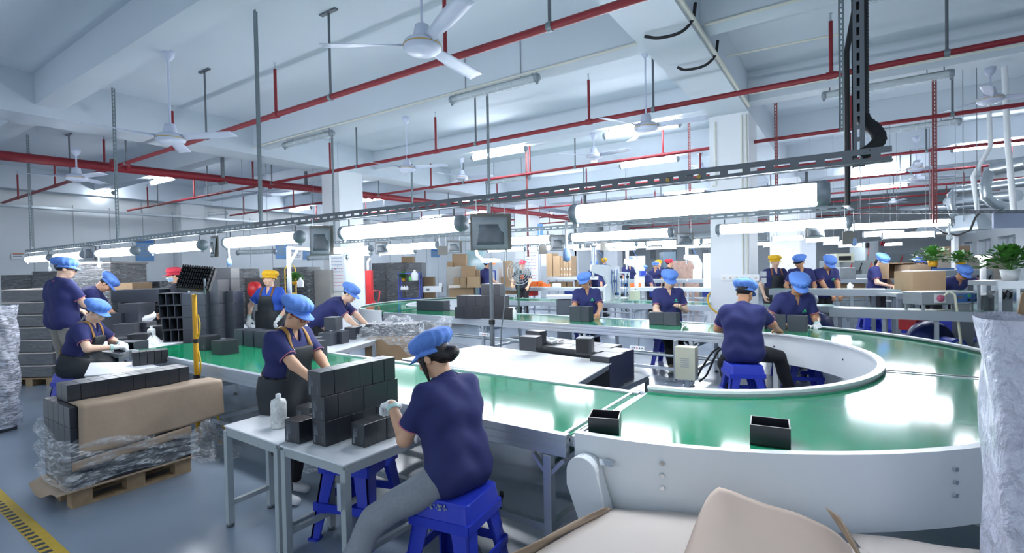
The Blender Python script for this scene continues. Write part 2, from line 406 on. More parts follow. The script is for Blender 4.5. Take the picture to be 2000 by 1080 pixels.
# ================================================================ CEILING FANS
def make_fan(label, rod, R=.72, phase=0.):
    t = thing('ceiling_fan', label, 'ceiling fan', group='white ceiling fans')
    mb = MB(); mb.tube([(0, 0, .1), (0, 0, rod)], .013, 10); part('rod', mb, M_fan, t)
    mb = MB(); mb.lathe([(0, rod), (.03, rod), (.075, rod-.02), (.06, rod-.1), (.02, rod-.15)], n=20); part('canopy', mb, M_fan, t)
    mb = MB(); mb.lathe([(.015, .2), (.06, .18), (.075, .1), (.08, .07)], n=20); part('neck_cover', mb, M_fan, t)
    mb = MB(); mb.lathe([(0, .07), (.1, .07), (.15, .045), (.162, .02), (.16, .0)], n=28); mb.lathe([(.16, -.0), (.162, -.018), (.13, -.045), (.06, -.06), (0, -.062)], n=28)
    mo = part('motor', mb, M_fan, t)
    mb = MB(); mb.lathe([(.163, .002), (.1655, .006), (.163, .01)], n=28); part('gold_band', mb, M_gold, mo)
    for k in range(3):
        a = phase+k*2*math.pi/3; Rm = Matrix.Rotation(a, 3, 'Z')
        mb = MB()
        def fn(u, v):
            x = .15+u*(R-.15); wv = .045+.05*math.sin(min(1, u*1.3)*math.pi/2)
            p = Vector((x, (v-.5)*2*wv*.75, .02-(v-.5)*.05*(1-.5*u)+.006*math.sin(v*math.pi))); return Rm@p
        mb.grid(fn, 10, 5); part('blade', mb, M_fan, t, solid=.004)
    return t
FANS = [(825, 92, 4.3, 1.35, 3.75, 'big white ceiling fan hanging nearest the camera, under the first red pipe', .85),
        (333, 272, 6.2, 1.1, 2.55, 'white ceiling fan between the two near hanger struts, above the red pipe', .85),
        (150, 348, 9.2, .55, 2.3, 'white ceiling fan on short rod in front of the thick red main', .78),
        (515, 378, 13.5, .5, 2.4, 'small ceiling fan hanging under the main red pipe by the near strut', .8),
        (795, 330, 9.6, 1.0, .35, 'white ceiling fan on long rod right of the white column', .8),
        (902, 347, 12.6, .5, .45, 'white ceiling fan on short rod under the third red pipe', .8),
        (1262, 250, 6.9, 1.1, .1, 'white ceiling fan in front of a lit ceiling tube by the big column', .8),
        (1160, 306, 10.4, .5, -.1, 'white ceiling fan over the middle aisle, between two red pipes', .8),
        (1368, 332, 12.8, .5, 2.6, 'white ceiling fan partly behind the big column edge', .8),
        (1934, 195, 7.6, .5, .3, 'white ceiling fan at the edge of the view, right of the black duct', .8),
        (1792, 350, 13, .5, .2, 'white ceiling fan beyond the red angle strut', .8),
        (1790, 330, 11.5, .75, .5, 'grey fan above a smaller one beyond the red angle strut', .8),
        (905, 375, 19, .5, .8, 'tiny far ceiling fan above the slotted rail', .8),
        (1745, 395, 19, .6, .9, 'distant ceiling fan over the machines', .8)]
for (px, py, d, rod, ph, lab, R) in FANS:
    f = make_fan(lab, rod, R, ph); p = D(px, py, d)
    zc = CZ if rod > .8 else None
    f.location = p
# ================================================================ TUBE LIGHTS
def make_tube(length=1.36, lit=True, pull=False):
    t = thing('tube_light', 'x', 'light')
    h = length/2
    mb = MB(); mb.lathe([(.05, -h), (.05, h)], n=16, R=Matrix.Rotation(math.pi/2, 3, 'Y')); part('tube_cover', mb, M_flo if lit else M_off, t)
    if not lit:
        mb = MB(); mb.tube([(-h, 0, 0), (h, 0, 0)], .018, 8); part('tube', mb, M_whitepl, t)
    mb = MB()
    for k in range(9):
        a = math.radians(58+k*64/8); b = math.radians(58+(k+1)*64/8)
        if k < 8: mb.add([(-h, .058*math.cos(a), .058*math.sin(a)), (h, .058*math.cos(a), .058*math.sin(a)), (h, .058*math.cos(b), .058*math.sin(b)), (-h, .058*math.cos(b), .058*math.sin(b))], [(0, 1, 2, 3)], 0, True)
    part('reflector', mb, M_galv if lit else M_tabgrey, t, solid=.006)
    for sgn in (-1, 1):
        mb = MB(); R = Matrix.Rotation(math.pi/2*sgn, 3, 'Y')
        mb.lathe([(0, h-.005), (.062, h-.005), (.064, h+.03), (.05, h+.05), (0, h+.052)], n=18, R=R); c = part('end_cap', mb, M_grey, t)
        mb = MB(); mb.box((sgn*(h+.02), 0, -.07), (.03, .02, .03)); part('cap_clip', mb, M_grey, c)
        mb = MB(); mb.tube([(sgn*(h-.05), 0, .055), (sgn*(h-.05), 0, .112)], .007, 6); part('hanger', mb, M_dkgrey, t)
    mb = MB()
    for dy in (-.03, .03): mb.tube([(-h, dy, -.058), (h, dy, -.058)], .0025, 4)
    for k in range(6):
        x = -h+length*(k+.5)/6
        mb.tube([(x, .057*math.cos(a), .057*math.sin(a)) for a in [math.pi*q/8-math.pi for q in range(9)]], .0025, 4)
    part('guard', mb, M_guard, t)
    return t
TL = {True: make_tube(1.3, True), False: make_tube(1.34, False)}
used = {True: False, False: False}
def put_tube(p, rz, lit, label, group, L=1.0):
    if not used[lit]: o = TL[lit]; used[lit] = True
    else: o = copy_tree(TL[lit])
    o.location = p; o.rotation_euler = (0, 0, rz); o['label'] = label; o['group'] = group
    if L != 1: o.scale = (L, 1, 1)
    return o
def hang_wires(o):
    for sg in (-1, 1): part('suspension_wire', MB().tube([(sg*.45, 0, .05), (sg*.45, 0, CZ-o.location.z)], .006, 5), M_grey, o)
# rail A tubes
RA = [(1110, 1632, 418, 361), (665, 912, 458, 443), (440, 590, 463, 457), (295, 398, 478, 474), (185, 272, 489, 483), (100, 176, 499, 494), (48, 104, 500, 499)]
for i, (x0, x1, y0, y1) in enumerate(RA):
    a = WY(x0, y0, 2.9); b = WY(x1, y1, 2.9); c = (a+b)/2
    o = put_tube((c.x, 2.9, 1.985), math.atan2(b.y-a.y, b.x-a.x), True, 'lit tube light under the near slotted rail, %s from the black duct' % ORD[i], 'tube lights under the near slotted rail')
for i, s in enumerate((-1, 1)):
    t = TL[True]
# pink sockets on the nearest tube
for sgn in (-1, 1):
    mb = MB(); mb.tube([(sgn*.6, 0, 0), (sgn*.645, 0, 0)], .0505, 14); 
# rail B tubes (above the middle conveyor)
RB = [(1402, 1660, 449, 428), (1115, 1312, 468, 459), (930, 1080, 475, 470), (757, 856, 479, 476), (640, 725, 484, 481)]
for i, (x0, x1, y0, y1) in enumerate(RB):
    a = WY(x0, y0, 6.25); b = WY(x1, y1, 6.25); c = (a+b)/2
    put_tube((c.x, 6.25, 2.05), 0, True, 'lit tube light under the second slotted rail, %s from the thin black post' % ORD[i], 'tube lights under the second slotted rail', min(1.15, (b-a).length/1.36))
# rows further back
FR = [(1250, 440, 1655, 'x')]
def row(y, z, xs, lab, grp):
    if y != 12.6:
        t = thing('slotted_rail', 'grey rail and struts carrying the tubes '+lab, 'rail', (sum(xs)/len(xs), y, z))
        part('rail_length', MB().bar((min(xs)-.8, y, z+.125), (max(xs)+.8, y, z+.125), .04, .025), M_galv, t, world=True)
        for x in (min(xs)-.6, max(xs)+.6): part('strut', MB().bar((x, y, z+.13), (x, y, CZ), .035, .035), M_galv, t, world=True)
    for i, x in enumerate(xs):
        put_tube((x, y, z), 0, True, 'lit tube %s, %s from the big column' % (lab, ORD[i]), grp)
row(9.4, 2.12, [-8.2, -9.9, -11.6][1:], 'in the short row beyond the floor fan', 'tubes beyond the floor fan')
row(12.6, 2.2, [-3.6, -5.2, -6.8, -8.6], 'in the third hanging row', 'third hanging row of tubes')
row(15.0, 2.3, [-3.2, -5.0, -6.8, -8.6, -10.2], 'in the fourth hanging row', 'fourth hanging row of tubes')
row(18.4, 2.35, [-3.2, -5, -6.8, -8.6], 'in the fifth hanging row', 'fifth hanging row of tubes')
row(22.0, 2.4, [-3.2, -5, -6.8, -8.6], 'in the sixth hanging row', 'sixth hanging row of tubes')
RG = [(1655, 1845, 441, 437, 8.4, 'lit tube light hanging over the grey sealing conveyor'), (1690, 1760, 456, 456, 10.5, 'lit tube light over the carton, further half of its pair'), (1725, 1822, 460, 457, 10.0, 'lit tube light over the carton, nearer half of its pair'),
      (1508, 1568, 466, 464, 12.5, 'lit tube light beside the white rear column'), (1572, 1640, 470, 466, 13, 'lit tube light above the man bending at the grey bench, nearer'), (1608, 1660, 474, 473, 15, 'lit tube light above the man bending at the grey bench, further'), (1645, 1676, 480, 478, 17, 'small lit tube light left of the blue pull switch'), (1500, 1530, 478, 478, 16, 'small lit tube light right against the big column'),
      (1730, 1750, 477, 477, 19, 'tiny lit tube light over the grey machine')]
for (x0, x1, y0, y1, d, lab) in RG:
    a = D(x0, y0, d); b = D(x1, y1, d*.985); c = (a+b)/2
    o = put_tube(c, 0, True, lab, 'tube lights over the grey benches', max(.5, min(1.2, (b-a).length*.95/1.36)))
    hang_wires(o)
# ceiling tubes, lit and unlit
zc = 4.25
CL = [(-4.3, 6.02, False, 'unlit tube light under the near beam, right of the strut'), (-8.85, 6.1, False, 'unlit tube light under the near beam, left of the strut'), (.46, 9.36, False, 'unlit tube light on the ceiling right of the black duct'), (1.0, 12.65, False, 'unlit tube light on the ceiling below another, right of the black duct'), (.9, 6.15, False, 'unlit tube light cut off by the top edge, right of the black duct'), (-8.4, 12.45, False, 'unlit grey tube light between two red pipes'),
      (-6.6, 9.43, True, 'lit ceiling tube light above the hanging photo boards, left of a red riser'), (-3.3, 9.5, True, 'lit ceiling tube light behind the fan by the big column'), (-4.2, 12.63, True, 'lit ceiling tube light left of the big column, below the fan'), (-15.7, 6.3, True, 'lit ceiling tube light under the thick red main'), (-20.0, 6.32, True, 'lit ceiling tube light nearest the grey wall'), (-18.9, 12.6, True, 'lit ceiling tube light left of the white column'), (-14.5, 12.6, True, 'lit ceiling tube light just right of the white column'), (.7, 18.6, True, 'lit ceiling tube light beyond the slotted rail end'),
      (-8.0, 15.8, True, 'far lit ceiling tube above the rail, nearest of three'), (-13, 15.8, True, 'far lit ceiling tube above the rail, middle of three'), (-14.5, 19, True, 'far lit ceiling tube above the rail, farthest of three'), (-5, 19, True, 'far lit ceiling tube behind the big lit tube'), (-5, 22.2, True, 'far lit ceiling tube between two red pipes'), (1.0, 22.2, True, 'distant ceiling tube over the ducts'), (2.8, 15.8, True, 'ceiling tube beyond the silver ducts'), (-18, 15.8, True, 'added far ceiling tube above the wrapped pallets by the white column'), (-17.5, 19, True, 'added far ceiling tube in front of the pale back wall, nearer one'), (-17, 22.2, True, 'added far ceiling tube in front of the pale back wall, deepest one'), (-13, 22.2, True, 'added far ceiling tube above the pile of cartons'), (-8.5, 25.4, True, 'added farthest ceiling tube over the dotted cartons'), (-5, 25.4, True, 'added farthest ceiling tube over the white presses')]  # the far tubes ending this list are added to brighten the back walls
for (x, y, lit, lab) in CL:
    hang_wires(put_tube((x, y, zc), 0, lit, lab, 'ceiling tube lights', 1.1))
# ================================================================ SLOTTED RAILS AND STRUTS
def slotted(mb, a, b, w, t=.004, pitch=.075, m=0, side=(0, 0, 1), hole=1):
    """angle profile with real slots: two flanges built of strips and webs"""
    a = Vector(a); b = Vector(b); d = (b-a); L = d.length; d.normalize(); u = Vector(side); u = (u-d*u.dot(d)).normalized(); n = d.cross(u)
    def strip(p0, p1, off0, off1, face):
        f = u if face == 0 else n; g = n if face == 0 else u
        c0 = a+d*p0+f*off0; c1 = a+d*p1+f*off0; c2 = a+d*p1+f*off1; c3 = a+d*p0+f*off1; vs = [c0, c1, c2, c3]+[v+g*t for v in (c0, c1, c2, c3)]
        mb.add(vs, [(0, 1, 2, 3), (7, 6, 5, 4), (0, 4, 5, 1), (1, 5, 6, 2), (2, 6, 7, 3), (3, 7, 4, 0)], m)
    for face in (0, 1):
        strip(0, L, 0, w*.38, face); strip(0, L, w*.62, w, face)
        k = 0
        while k*pitch < L:
            strip(k*pitch, min(L, k*pitch+pitch*.35), w*.38, w*.62, face); k += 1
    return mb
def rail(name, label, a, b, w=.075, m=None, grp=None, pitch=.09):
    mb = slotted(MB(), a, b, w, pitch=pitch)
    return single(name, mb, m or M_galv, label, 'rail', grp)
z = 2.1
t = thing('slotted_rail', 'long grey slotted angle rail carrying the near row of tube lights', 'rail', (-6, 2.9, z))
for i, (x0, x1) in enumerate(((-13.2, -8.95), (-8.95, -5.15), (-5.15, -.66), (-.9, .17))):
    part('rail_length', slotted(MB(), (x0, 2.9-(.006 if i % 2 else 0), z), (x1, 2.9-(.006 if i % 2 else 0), z), .075, pitch=.11), M_galv if i < 2 else M_dkgrey, t, world=True)
mb = MB()
for x in (-.85, -.68): mb.tube([(x, 2.885, z+.03), (x, 2.9, z+.03)], .012, 8)
part('bolt', mb, M_gold, t, world=True)
t = thing('slotted_rail', 'grey slotted rail carrying the second row of tube lights', 'rail', (-4, 6.25, 2.17))
for i, (x0, x1) in enumerate(((-8.5, -3.95), (-3.95, .05))): part('rail_length', slotted(MB(), (x0, 6.25, 2.17), (x1, 6.25, 2.17), .06, pitch=.11), M_galv, t, world=True)
t = thing('slotted_rail', 'grey slotted rail far back carrying the third row of tubes', 'rail', (-6, 12.6, 2.32))
for x in (-9.3, -6, -2.7): part('strut', MB().bar((x, 12.62, 2.3), (x, 12.62, CZ), .035, .035), M_galv, t, world=True)
for x0, x1 in ((-9.5, -6), (-6, -2.6)): part('rail_length', slotted(MB(), (x0, 12.6, 2.3), (x1, 12.6, 2.3), .06, pitch=.12), M_galv, t, world=True)
rail('slotted_rail', 'grey slotted rail over the grey sealing conveyor', D(1660, 417, 8.3), D(2010, 417, 7.2), .05, M_dkgrey)
def strut(label, x, y, z0, z1, m=None, w=.045, dx=0, dy=0):
    mb = slotted(MB(), (x, y, z0), (x+dx, y+dy, z1), w, pitch=.055, side=(1, 0, 0))
    return single('hanger_strut', mb, m or M_galv, label, 'strut', 'slotted hanger struts')
strut('slotted hanger strut near the ceiling fan, reaching the near rail', -5.1, 2.92, 2.1, SBZ)
strut('slotted hanger strut left of the near fan, reaching the near rail', -8.85, 2.92, 2.1, SBZ)
strut('slotted hanger strut nearest the grey wall', -13.0, 2.92, 2.1, SBZ)
strut('slotted hanger strut in front of the white column', -8.35, 6.27, 2.2, SBZ, w=.05)
strut('slotted hanger strut crossing the unlit tube light', -4.6, 6.27, 2.2, SBZ, w=.05)
strut('dark red slotted strut left of the big column', -6.2, 9.95, 1.9, CZ, M_rust, .05)
strut('dark red slotted strut beside the big column, behind the fan', -2.75, 10.8, 2.4, CZ, M_rust, .05)
strut('dark red slotted strut right of the big column', -1.04, 9.75, 2.3, CZ, M_rust, .05)
strut('long dark red slotted strut right of the black duct', 1.08, 10.0, 2.2, CZ, M_rust, .055)
strut('shorter dark red slotted strut beyond the long one', 1.65, 15.9, 2.3, SBZ, M_rust, .06)
strut('grey slotted strut by the main pipe bracket', -12.6, 9.97, 2.2, CZ, M_galv, .05)
strut('slotted steel strut rising beside the black duct at the top edge', -.07, 6.3, 3.0, SBZ, M_galv, .05)
# black duct pipe with flex hose at the rail end
t = thing('black_duct', 'black ribbed vertical duct with slotted angle at the rail end', 'duct', (.06, 2.95, 2.2))
mb = MB(); prof = []
zz = 2.35
while zz < CZ: prof += [(.028, zz), (.031, zz+.008)]; zz += .016
mb.lathe(prof, (.06, 3.0, 0), 14); part('pipe', mb, M_black, t, world=True)
part('angle_post', slotted(MB(), (.02, 2.93, 2.1), (.02, 2.93, CZ), .05, pitch=.06, side=(1, 0, 0)), M_dkgrey, t, world=True)
pts = [(.06, 3.0, 2.36), (.075, 2.99, 2.32), (.11, 2.96, 2.27), (.125, 2.93, 2.22), (.1, 2.92, 2.18), (.05, 2.92, 2.15)]
mb = MB(); pts = smooth(pts, 6); mb.tube(pts, [.028 if k % 2 else .031 for k in range(len(pts))], 10); part('elbow_hose', mb, M_rubber, t, world=True)
t = thing('black_post', 'thin black vertical post with a kink behind the black duct', 'post', (-.01, 6.3, 2.2))
mb = MB(); mb.tube([(0, 6.0, 2.2), (0, 6.0, 3.7), (.1, 6.0, 4.3)], .025, 8); part('tube', mb, M_black, t, world=True)
mb = MB(); mb.bar((-.02, 6.05, 2.22), (.06, 6.25, 2.17), .05, .03); part('bracket', mb, M_dkgrey, t, world=True)
# ================================================================ HANGING PHOTO BOARDS AND PULL SWITCHES
def board(px0, py0, px1, py1, d, label, twist=0., film=True, tone='#b3bcc2'):
    Yr, zr = (2.86, 2.1) if d < 8 else (6.2, 2.17) if d < 11 else (12.55, 2.3)
    d = dY((px0+px1)/2, py0, Yr)
    a = D(px0, py0, d); b = D(px1, py1, d); w = ((b-a).xy).length; h = abs(a.z-b.z); c = (a+b)/2
    t = thing('hanging_board', label, 'display board', (c.x, c.y, b.z), math.radians(YAW)+twist, 'hanging photo boards')
    part('backing', MB().box((0, .006, h/2), (w, .004, h)), mat('grey_card', '#93908a', .7), t)
    if film:
        cv = part('photo_sheet', MB().grid(lambda u, v: (w*(-.46+.86*u), -.006-.02*math.sin(u*3)*v-.03*(1-v)*u, h*(.03+.88*v)), 8, 8), mat('photo_'+tone, tone, .25, noise=.25, nscale=6), t, solid=.001)
        part('photo_picture', MB().grid(lambda u, v: (w*(-.36+.66*u), -.010-.02*math.sin(u*3)*v-.03*(1-v)*u, h*(.15+.55*v)), 6, 6), mat('photo_dark', '#7d868e', .25, noise=.3, nscale=9), cv or t, solid=.001)
    mb = MB()
    for s in (-.35, .35): mb.tube([(w*s, 0, h*.97), (w*s, .0, max(h+.03, zr-b.z+.03))], .003, 5)
    part('hook', mb, M_guard, t)
    return t
board(918, 418, 1000, 488, 3.55, 'large hanging photo board in a clear sleeve below the near rail', .15)
board(605, 441, 651, 498, 4.6, 'hanging photo board below the near rail, left of the white column', .1)
board(402, 461, 434, 502, 5.9, 'tilted hanging photo board below the near rail over the seated women', -.6)
board(1074, 459, 1107, 490, 8.2, 'hanging photo board beside the pull switch, showing an open box', .1)
board(733, 473, 757, 496, 9.0, 'small hanging photo board just right of the white column', .3)
board(873, 470, 902, 494, 8.4, 'small bright hanging photo board left of the large one', .1)
board(1320, 455, 1356, 479, 8.8, 'framed hanging photo board left of the big column', .1)
board(855, 481, 874, 498, 8.8, 'plain brown hanging board left of the large photo board', .0, False)
board(1052, 479, 1068, 496, 9.2, 'plain brown hanging board beside the whiteboard column', 0, False)
board(1172, 472, 1194, 489, 12, 'plain brown hanging card with two holes in the third row', 0, False)
board(1140, 471, 1166, 484, 12, 'grey hanging photo card in the third row', 0)
board(1572, 444, 1612, 464, 9.5, 'grey hanging board between tube lights right of the big column', .1)
board(1645, 452, 1672, 478, 10.5, 'dark hanging board behind the blue pull switch', .1, False)
board(165, 478, 186, 508, 7.6, 'pale paper sheet hanging by the far end of the near rail', .4)
def pullswitch(px, py0, py1, d, label, m):
    Y_, zt_ = (2.9, 1.94) if d < 9 and py0 != 440 and px != 1668 else (6.25, 2.0)
    a = WY(px, py0, Y_); b = WY(px, py1, Y_); a.z = max(a.z, zt_)
    t = thing('pull_switch', label, 'switch', (b.x, b.y, b.z), 0, 'hanging pull switches')
    h = a.z-b.z; k = min(.16, h*.35)
    part('cord', MB().tube([(0, 0, k), (0, 0, h)], .009, 6), M_whitepl, t)
    part('handle', MB().lathe([(0, 0), (.022, .012), (.027, k*.4), (.02, k*.85), (.008, k)], n=12), m, t)
M_pale_blue = mat('pale_blue_plastic', '#8fb0e6', .4)
pullswitch(1107, 431, 512, 3.3, 'blue and white pull switch hanging from the nearest tube light', M_pale_blue)
pullswitch(193, 494, 525, 7, 'white pull switch hanging over the standing man', M_whitepl)
pullswitch(97, 503, 531, 8.6, 'white pull switch hanging over the wrapped pallets', M_whitepl)
pullswitch(448, 472, 520, 5.2, 'blue pull switch hanging between two tube lights over the boxes', M_pale_blue)
pullswitch(1668, 430, 482, 6.3, 'blue pull switch hanging from the second row by the machines', M_pale_blue)
pullswitch(1854, 440, 470, 8, 'white pull switch hanging over the carton', M_whitepl)
# ================================================================ CONVEYORS
ZB = .73
def alu_rail(mb, a, b, w, h, m=0):
    """extruded profile: body with two grooves"""
    a = Vector(a); b = Vector(b)
    mb.bar(a+Vector((0, 0, h*.38)), b+Vector((0, 0, h*.38)), w, h*.24, m); mb.bar(a, b, w*.72, h*.9, m); mb.bar(a, b, w, h*.22, m); mb.bar(a-Vector((0, 0, h*.38)), b-Vector((0, 0, h*.38)), w, h*.24, m)
def straight(name, label, A, B, width, z, legs, far=1, m_rail=None, m_leg=None, rail_h=.12, belt=None, low=.2, rail_w=.05, lowrails=True):
    """A = right front end, B = left front end (xy); belt extends to the far side"""
    m_rail = m_rail or M_alu; m_leg = m_leg or M_alu
    A = Vector((A[0], A[1], 0)); B = Vector((B[0], B[1], 0)); d = (B-A); L = d.length; d.normalize(); n = Vector((d.y, -d.x, 0))*far
    t = thing(name, label, 'conveyor', (A+B)/2+n*width/2)
    up = Vector((0, 0, 1))
    mb = MB(); a = A+n*rail_w; b = A+n*(width-rail_w); vs = []
    for p in (a, b, B+n*(width-rail_w), B+n*rail_w): vs.append(p+up*z)
    for p in (a, b, B+n*(width-rail_w), B+n*rail_w): vs.append(p+up*(z-.05))
    mb.add(vs, [(0, 1, 2, 3), (7, 6, 5, 4), (0, 4, 5, 1), (1, 5, 6, 2), (2, 6, 7, 3), (3, 7, 4, 0)])
    part('belt', mb, belt or M_belt, t, world=True)
    for k, o in enumerate((rail_w/2, width-rail_w/2)):
        mb = MB(); zr = z+.012-rail_h/2; alu_rail(mb, A+n*o+up*zr, B+n*o+up*zr, rail_w, rail_h); part('side_rail', mb, m_rail, t, world=True)
    for s in legs:
        for o in (rail_w/2, width-rail_w/2):
            p = A+d*s+n*o; mb = MB(); mb.box((p.x, p.y, (z-rail_h+.04)/2+.0), (.05, .05, z-rail_h-.03), math.atan2(d.y, d.x)); lg = part('leg', mb, m_leg, t, world=True, bevel=.004)
            mb = MB(); mb.lathe([(0, 0), (.035, 0), (.03, .015), (.012, .022), (.012, .06)], (p.x, p.y, 0), 10); part('foot', mb, M_dkgrey, lg, world=True)
            mb = MB()
            for sg in (-1, 1):
                mb.bar(p+up*(z-rail_h-.12), p+d*.1*sg+up*(z-rail_h-.01), .03, .02)
            part('gusset', mb, m_leg, lg, world=True)
        mb = MB(); mb.bar(A+d*s+n*.03+up*low, A+d*s+n*(width-.03)+up*low, .04, .04); mb.bar(A+d*s+n*.03+up*(z-.2), A+d*s+n*(width-.03)+up*(z-.2), .04, .04); part('cross_bar', mb, m_leg, t, world=True)
    if lowrails:
        for o in (.03, width-.03):
            mb = MB(); mb.bar(A+d*legs[0]+n*o+up*low, A+d*legs[-1]+n*o+up*low, .04, .04); part('lower_rail', mb, m_leg, t, world=True)
    return t, A, B, d, n
nc, A, B, d, n = straight('belt_conveyor', 'straight green belt conveyor in front of the white table, alu frame', (-1.27, 2.39), (-7.3, 2.5), 1.12, ZB, [.12, 2.1, 4.02, 5.7])
mb = MB(); mb.tube([(-1.255, 2.44, ZB-.03), (-1.255, 3.48, ZB-.03)], .03, 12); part('end_roller', mb, M_chrome, nc, world=True)
mb = MB(); mb.bar((-1.3, 2.42, ZB+.004), (-1.3, 3.5, ZB+.004), .02, .012); part('end_strip', mb, M_alu, nc, world=True)
# cross clamp with lever knobs and power strips below
mb = MB(); p = Vector((-1.75, 2.42, .2))
for s in (-.02, .02): mb.tube([p+Vector((s, 0, .02)), p+Vector((s*1.6, 0, .09))], .008, 6); mb.lathe([(0, .085), (.014, .09), (.012, .125), (0, .13)], p+Vector((s*1.6, 0, 0)), 8)
part('clamp_knob', mb, M_black, nc, world=True)
# right ring
RCX, RCY = -1.21, 5.31
AI, BI, AO, BO = 1.44, 1.74, 2.55, 2.93
def ringpt(a, b, t, cx=RCX, cy=RCY): return (cx+a*math.cos(t), cy+b*math.sin(t))
def ring_conv(label, cx, cy, ai, bi, ao, bo, t0, t1, z, wall_o=.33, wall_i=.33, bolts=True, name='curved_conveyor'):
    t = thing(name, label, 'conveyor', (cx+(ai+ao)/2*math.cos((t0+t1)/2), cy, 0))
    N = 72
    T = [t0+(t1-t0)*i/N for i in range(N+1)]
    def band(a0, b0, a1, b1, z0, z1):
        mb = MB(); k = len(T); vs = []
        for th in T:
            x0, y0 = cx+a0*math.cos(th), cy+b0*math.sin(th); x1, y1 = cx+a1*math.cos(th), cy+b1*math.sin(th)
            vs += [(x0, y0, z0), (x1, y1, z0), (x1, y1, z1), (x0, y0, z1)]
        fs = []
        for i in range(k-1):
            for q in range(4): fs.append((4*i+q, 4*i+(q+1) % 4, 4*i+4+(q+1) % 4, 4*i+4+q))
        mb.add(vs, fs, 0, False); mb.add(vs[:4], [(3, 2, 1, 0)]); mb.add(vs[-4:], [(0, 1, 2, 3)])
        return mb
    part('belt', band(ai+.03, bi+.03, ao-.03, bo-.03, z-.05, z-.005), M_belt, t, world=True)
    oo = part('outer_panel', band(ao-.012, bo-.012, ao, bo, z-wall_o, z+.02), M_white, t, world=True)
    part('outer_lip', band(ao-.045, bo-.045, ao+.002, bo+.002, z+.02, z+.028), M_white, oo, world=True)
    ii = part('inner_panel', band(ai, bi, ai+.012, bi+.012, z-wall_i, z+.02), M_white, t, world=True)
    part('inner_lip', band(ai-.03, bi-.03, ai+.03, bi+.03, z+.015, z+.035), M_white, ii, world=True)
    part('guide_strip', band(ao-.075, bo-.075, ao-.05, bo-.05, z-.003, z+.006), mat('dark_green_edge', '#123f38', .35), t, world=True)
    if bolts:
        for q in range(6):
            th = t0+(t1-t0)*(q+.35)/6.2
            for kk, zz in enumerate((z-.06, z-.12, z-.18)):
                nx, ny = math.cos(th)/ao, math.sin(th)/bo; l = math.hypot(nx, ny); nx /= l; ny /= l
                x, y = cx+ao*math.cos(th), cy+bo*math.sin(th)
                mb = MB(); mb.tube([(x, y, zz), (x+nx*.012, y+ny*.012, zz)], .011, 8); part('bolt', mb, M_chrome, oo, world=True)
        for q in range(5):
            th = t0+(t1-t0)*(q+.5)/5
            nx, ny = math.cos(th)/ai, math.sin(th)/bi; l = math.hypot(nx, ny); nx /= l; ny /= l
            x, y = cx+ai*math.cos(th), cy+bi*math.sin(th); mb = MB(); mb.tube([(x, y, z-.13), (x-nx*.012, y-ny*.012, z-.13)], .011, 8); part('bolt', mb, M_chrome, ii, world=True)
    for q in range(5):
        th = t0+(t1-t0)*(q+.5)/5
        for (a, b) in ((ai+.05, bi+.05), (ao-.08, bo-.08)):
            x, y = cx+a*math.cos(th), cy+b*math.sin(th); mb = MB(); mb.box((x, y, (z-.1)/2), (.06, .06, z-.1), th); part('leg', mb, M_white, t, world=True)
        mb = MB(); p0 = ((cx+(ai+.05)*math.cos(th)), cy+(bi+.05)*math.sin(th), .18); p1 = (cx+(ao-.08)*math.cos(th), cy+(bo-.08)*math.sin(th), .18); mb.bar(p0, p1, .05, .05); part('cross_bar', mb, M_white, t, world=True)
    return t
rc = ring_conv('curved green belt conveyor turning around the seated man, white side panels', RCX, RCY, AI, BI, AO, BO, -math.pi/2, math.pi/2, ZB+.015)
mb = MB(); mb.bar((RCX+AI, RCY-.2, ZB+.012), (RCX+AO-.04, RCY-.2, ZB+.012), .03, .008); mb.bar((RCX+AI, RCY-.16, ZB+.01), (RCX+AO-.04, RCY-.16, ZB+.01), .02, .02, 1); part('belt_joint', mb, [M_chrome, M_dkgrey], rc, world=True)
mb = MB(); mb.tube([(-1.2, 2.44, ZB-.02), (-1.2, 3.48, ZB-.02)], .032, 12); part('end_roller', mb, M_chrome, rc, world=True)
mb = MB(); mb.box((RCX+AI-.01, RCY-.18, ZB-.12), (.02, .16, .3)); part('joint_plate', mb, M_white, rc, world=True)
# drive cover: drop shaped plate hanging from the outer panel
mb = MB(); P = []
top = Vector((-1.13, 0, .60))
for k in range(13):
    a = math.pi*k/12; P.append((-1.13+.085*math.cos(a), .60+.085*math.sin(a)))
P += [(-1.215, .53), (-1.18, .44), (-1.06, .12), (-.9, .12)]
y0, y1 = 2.29, 2.37
k = len(P); vs = [(x, y0, z) for x, z in P]+[(x, y1, z) for x, z in P]
mb.add(vs, [tuple(range(k)), tuple(range(2*k-1, k-1, -1))]+[(i, i+k, (i+1) % k+k, (i+1) % k) for i in range(k)])
dc = part('drive_cover', mb, M_white, rc, world=True, bevel=.004)
for (x, z) in ((-1.02, .66), (-.95, .42)):
    mb = MB(); mb.box((x, 2.35, z), (.07, .01, .03), 0); part('cover_tab', mb, M_chrome, dc, world=True)
mb = MB(); mb.box((-.92, 2.75, .36), (.2, .24, .16)); mb.tube([(-.92, 2.6, .36), (-.92, 2.9, .36)], .07, 12); part('drive_motor', mb, M_black, rc, world=True)
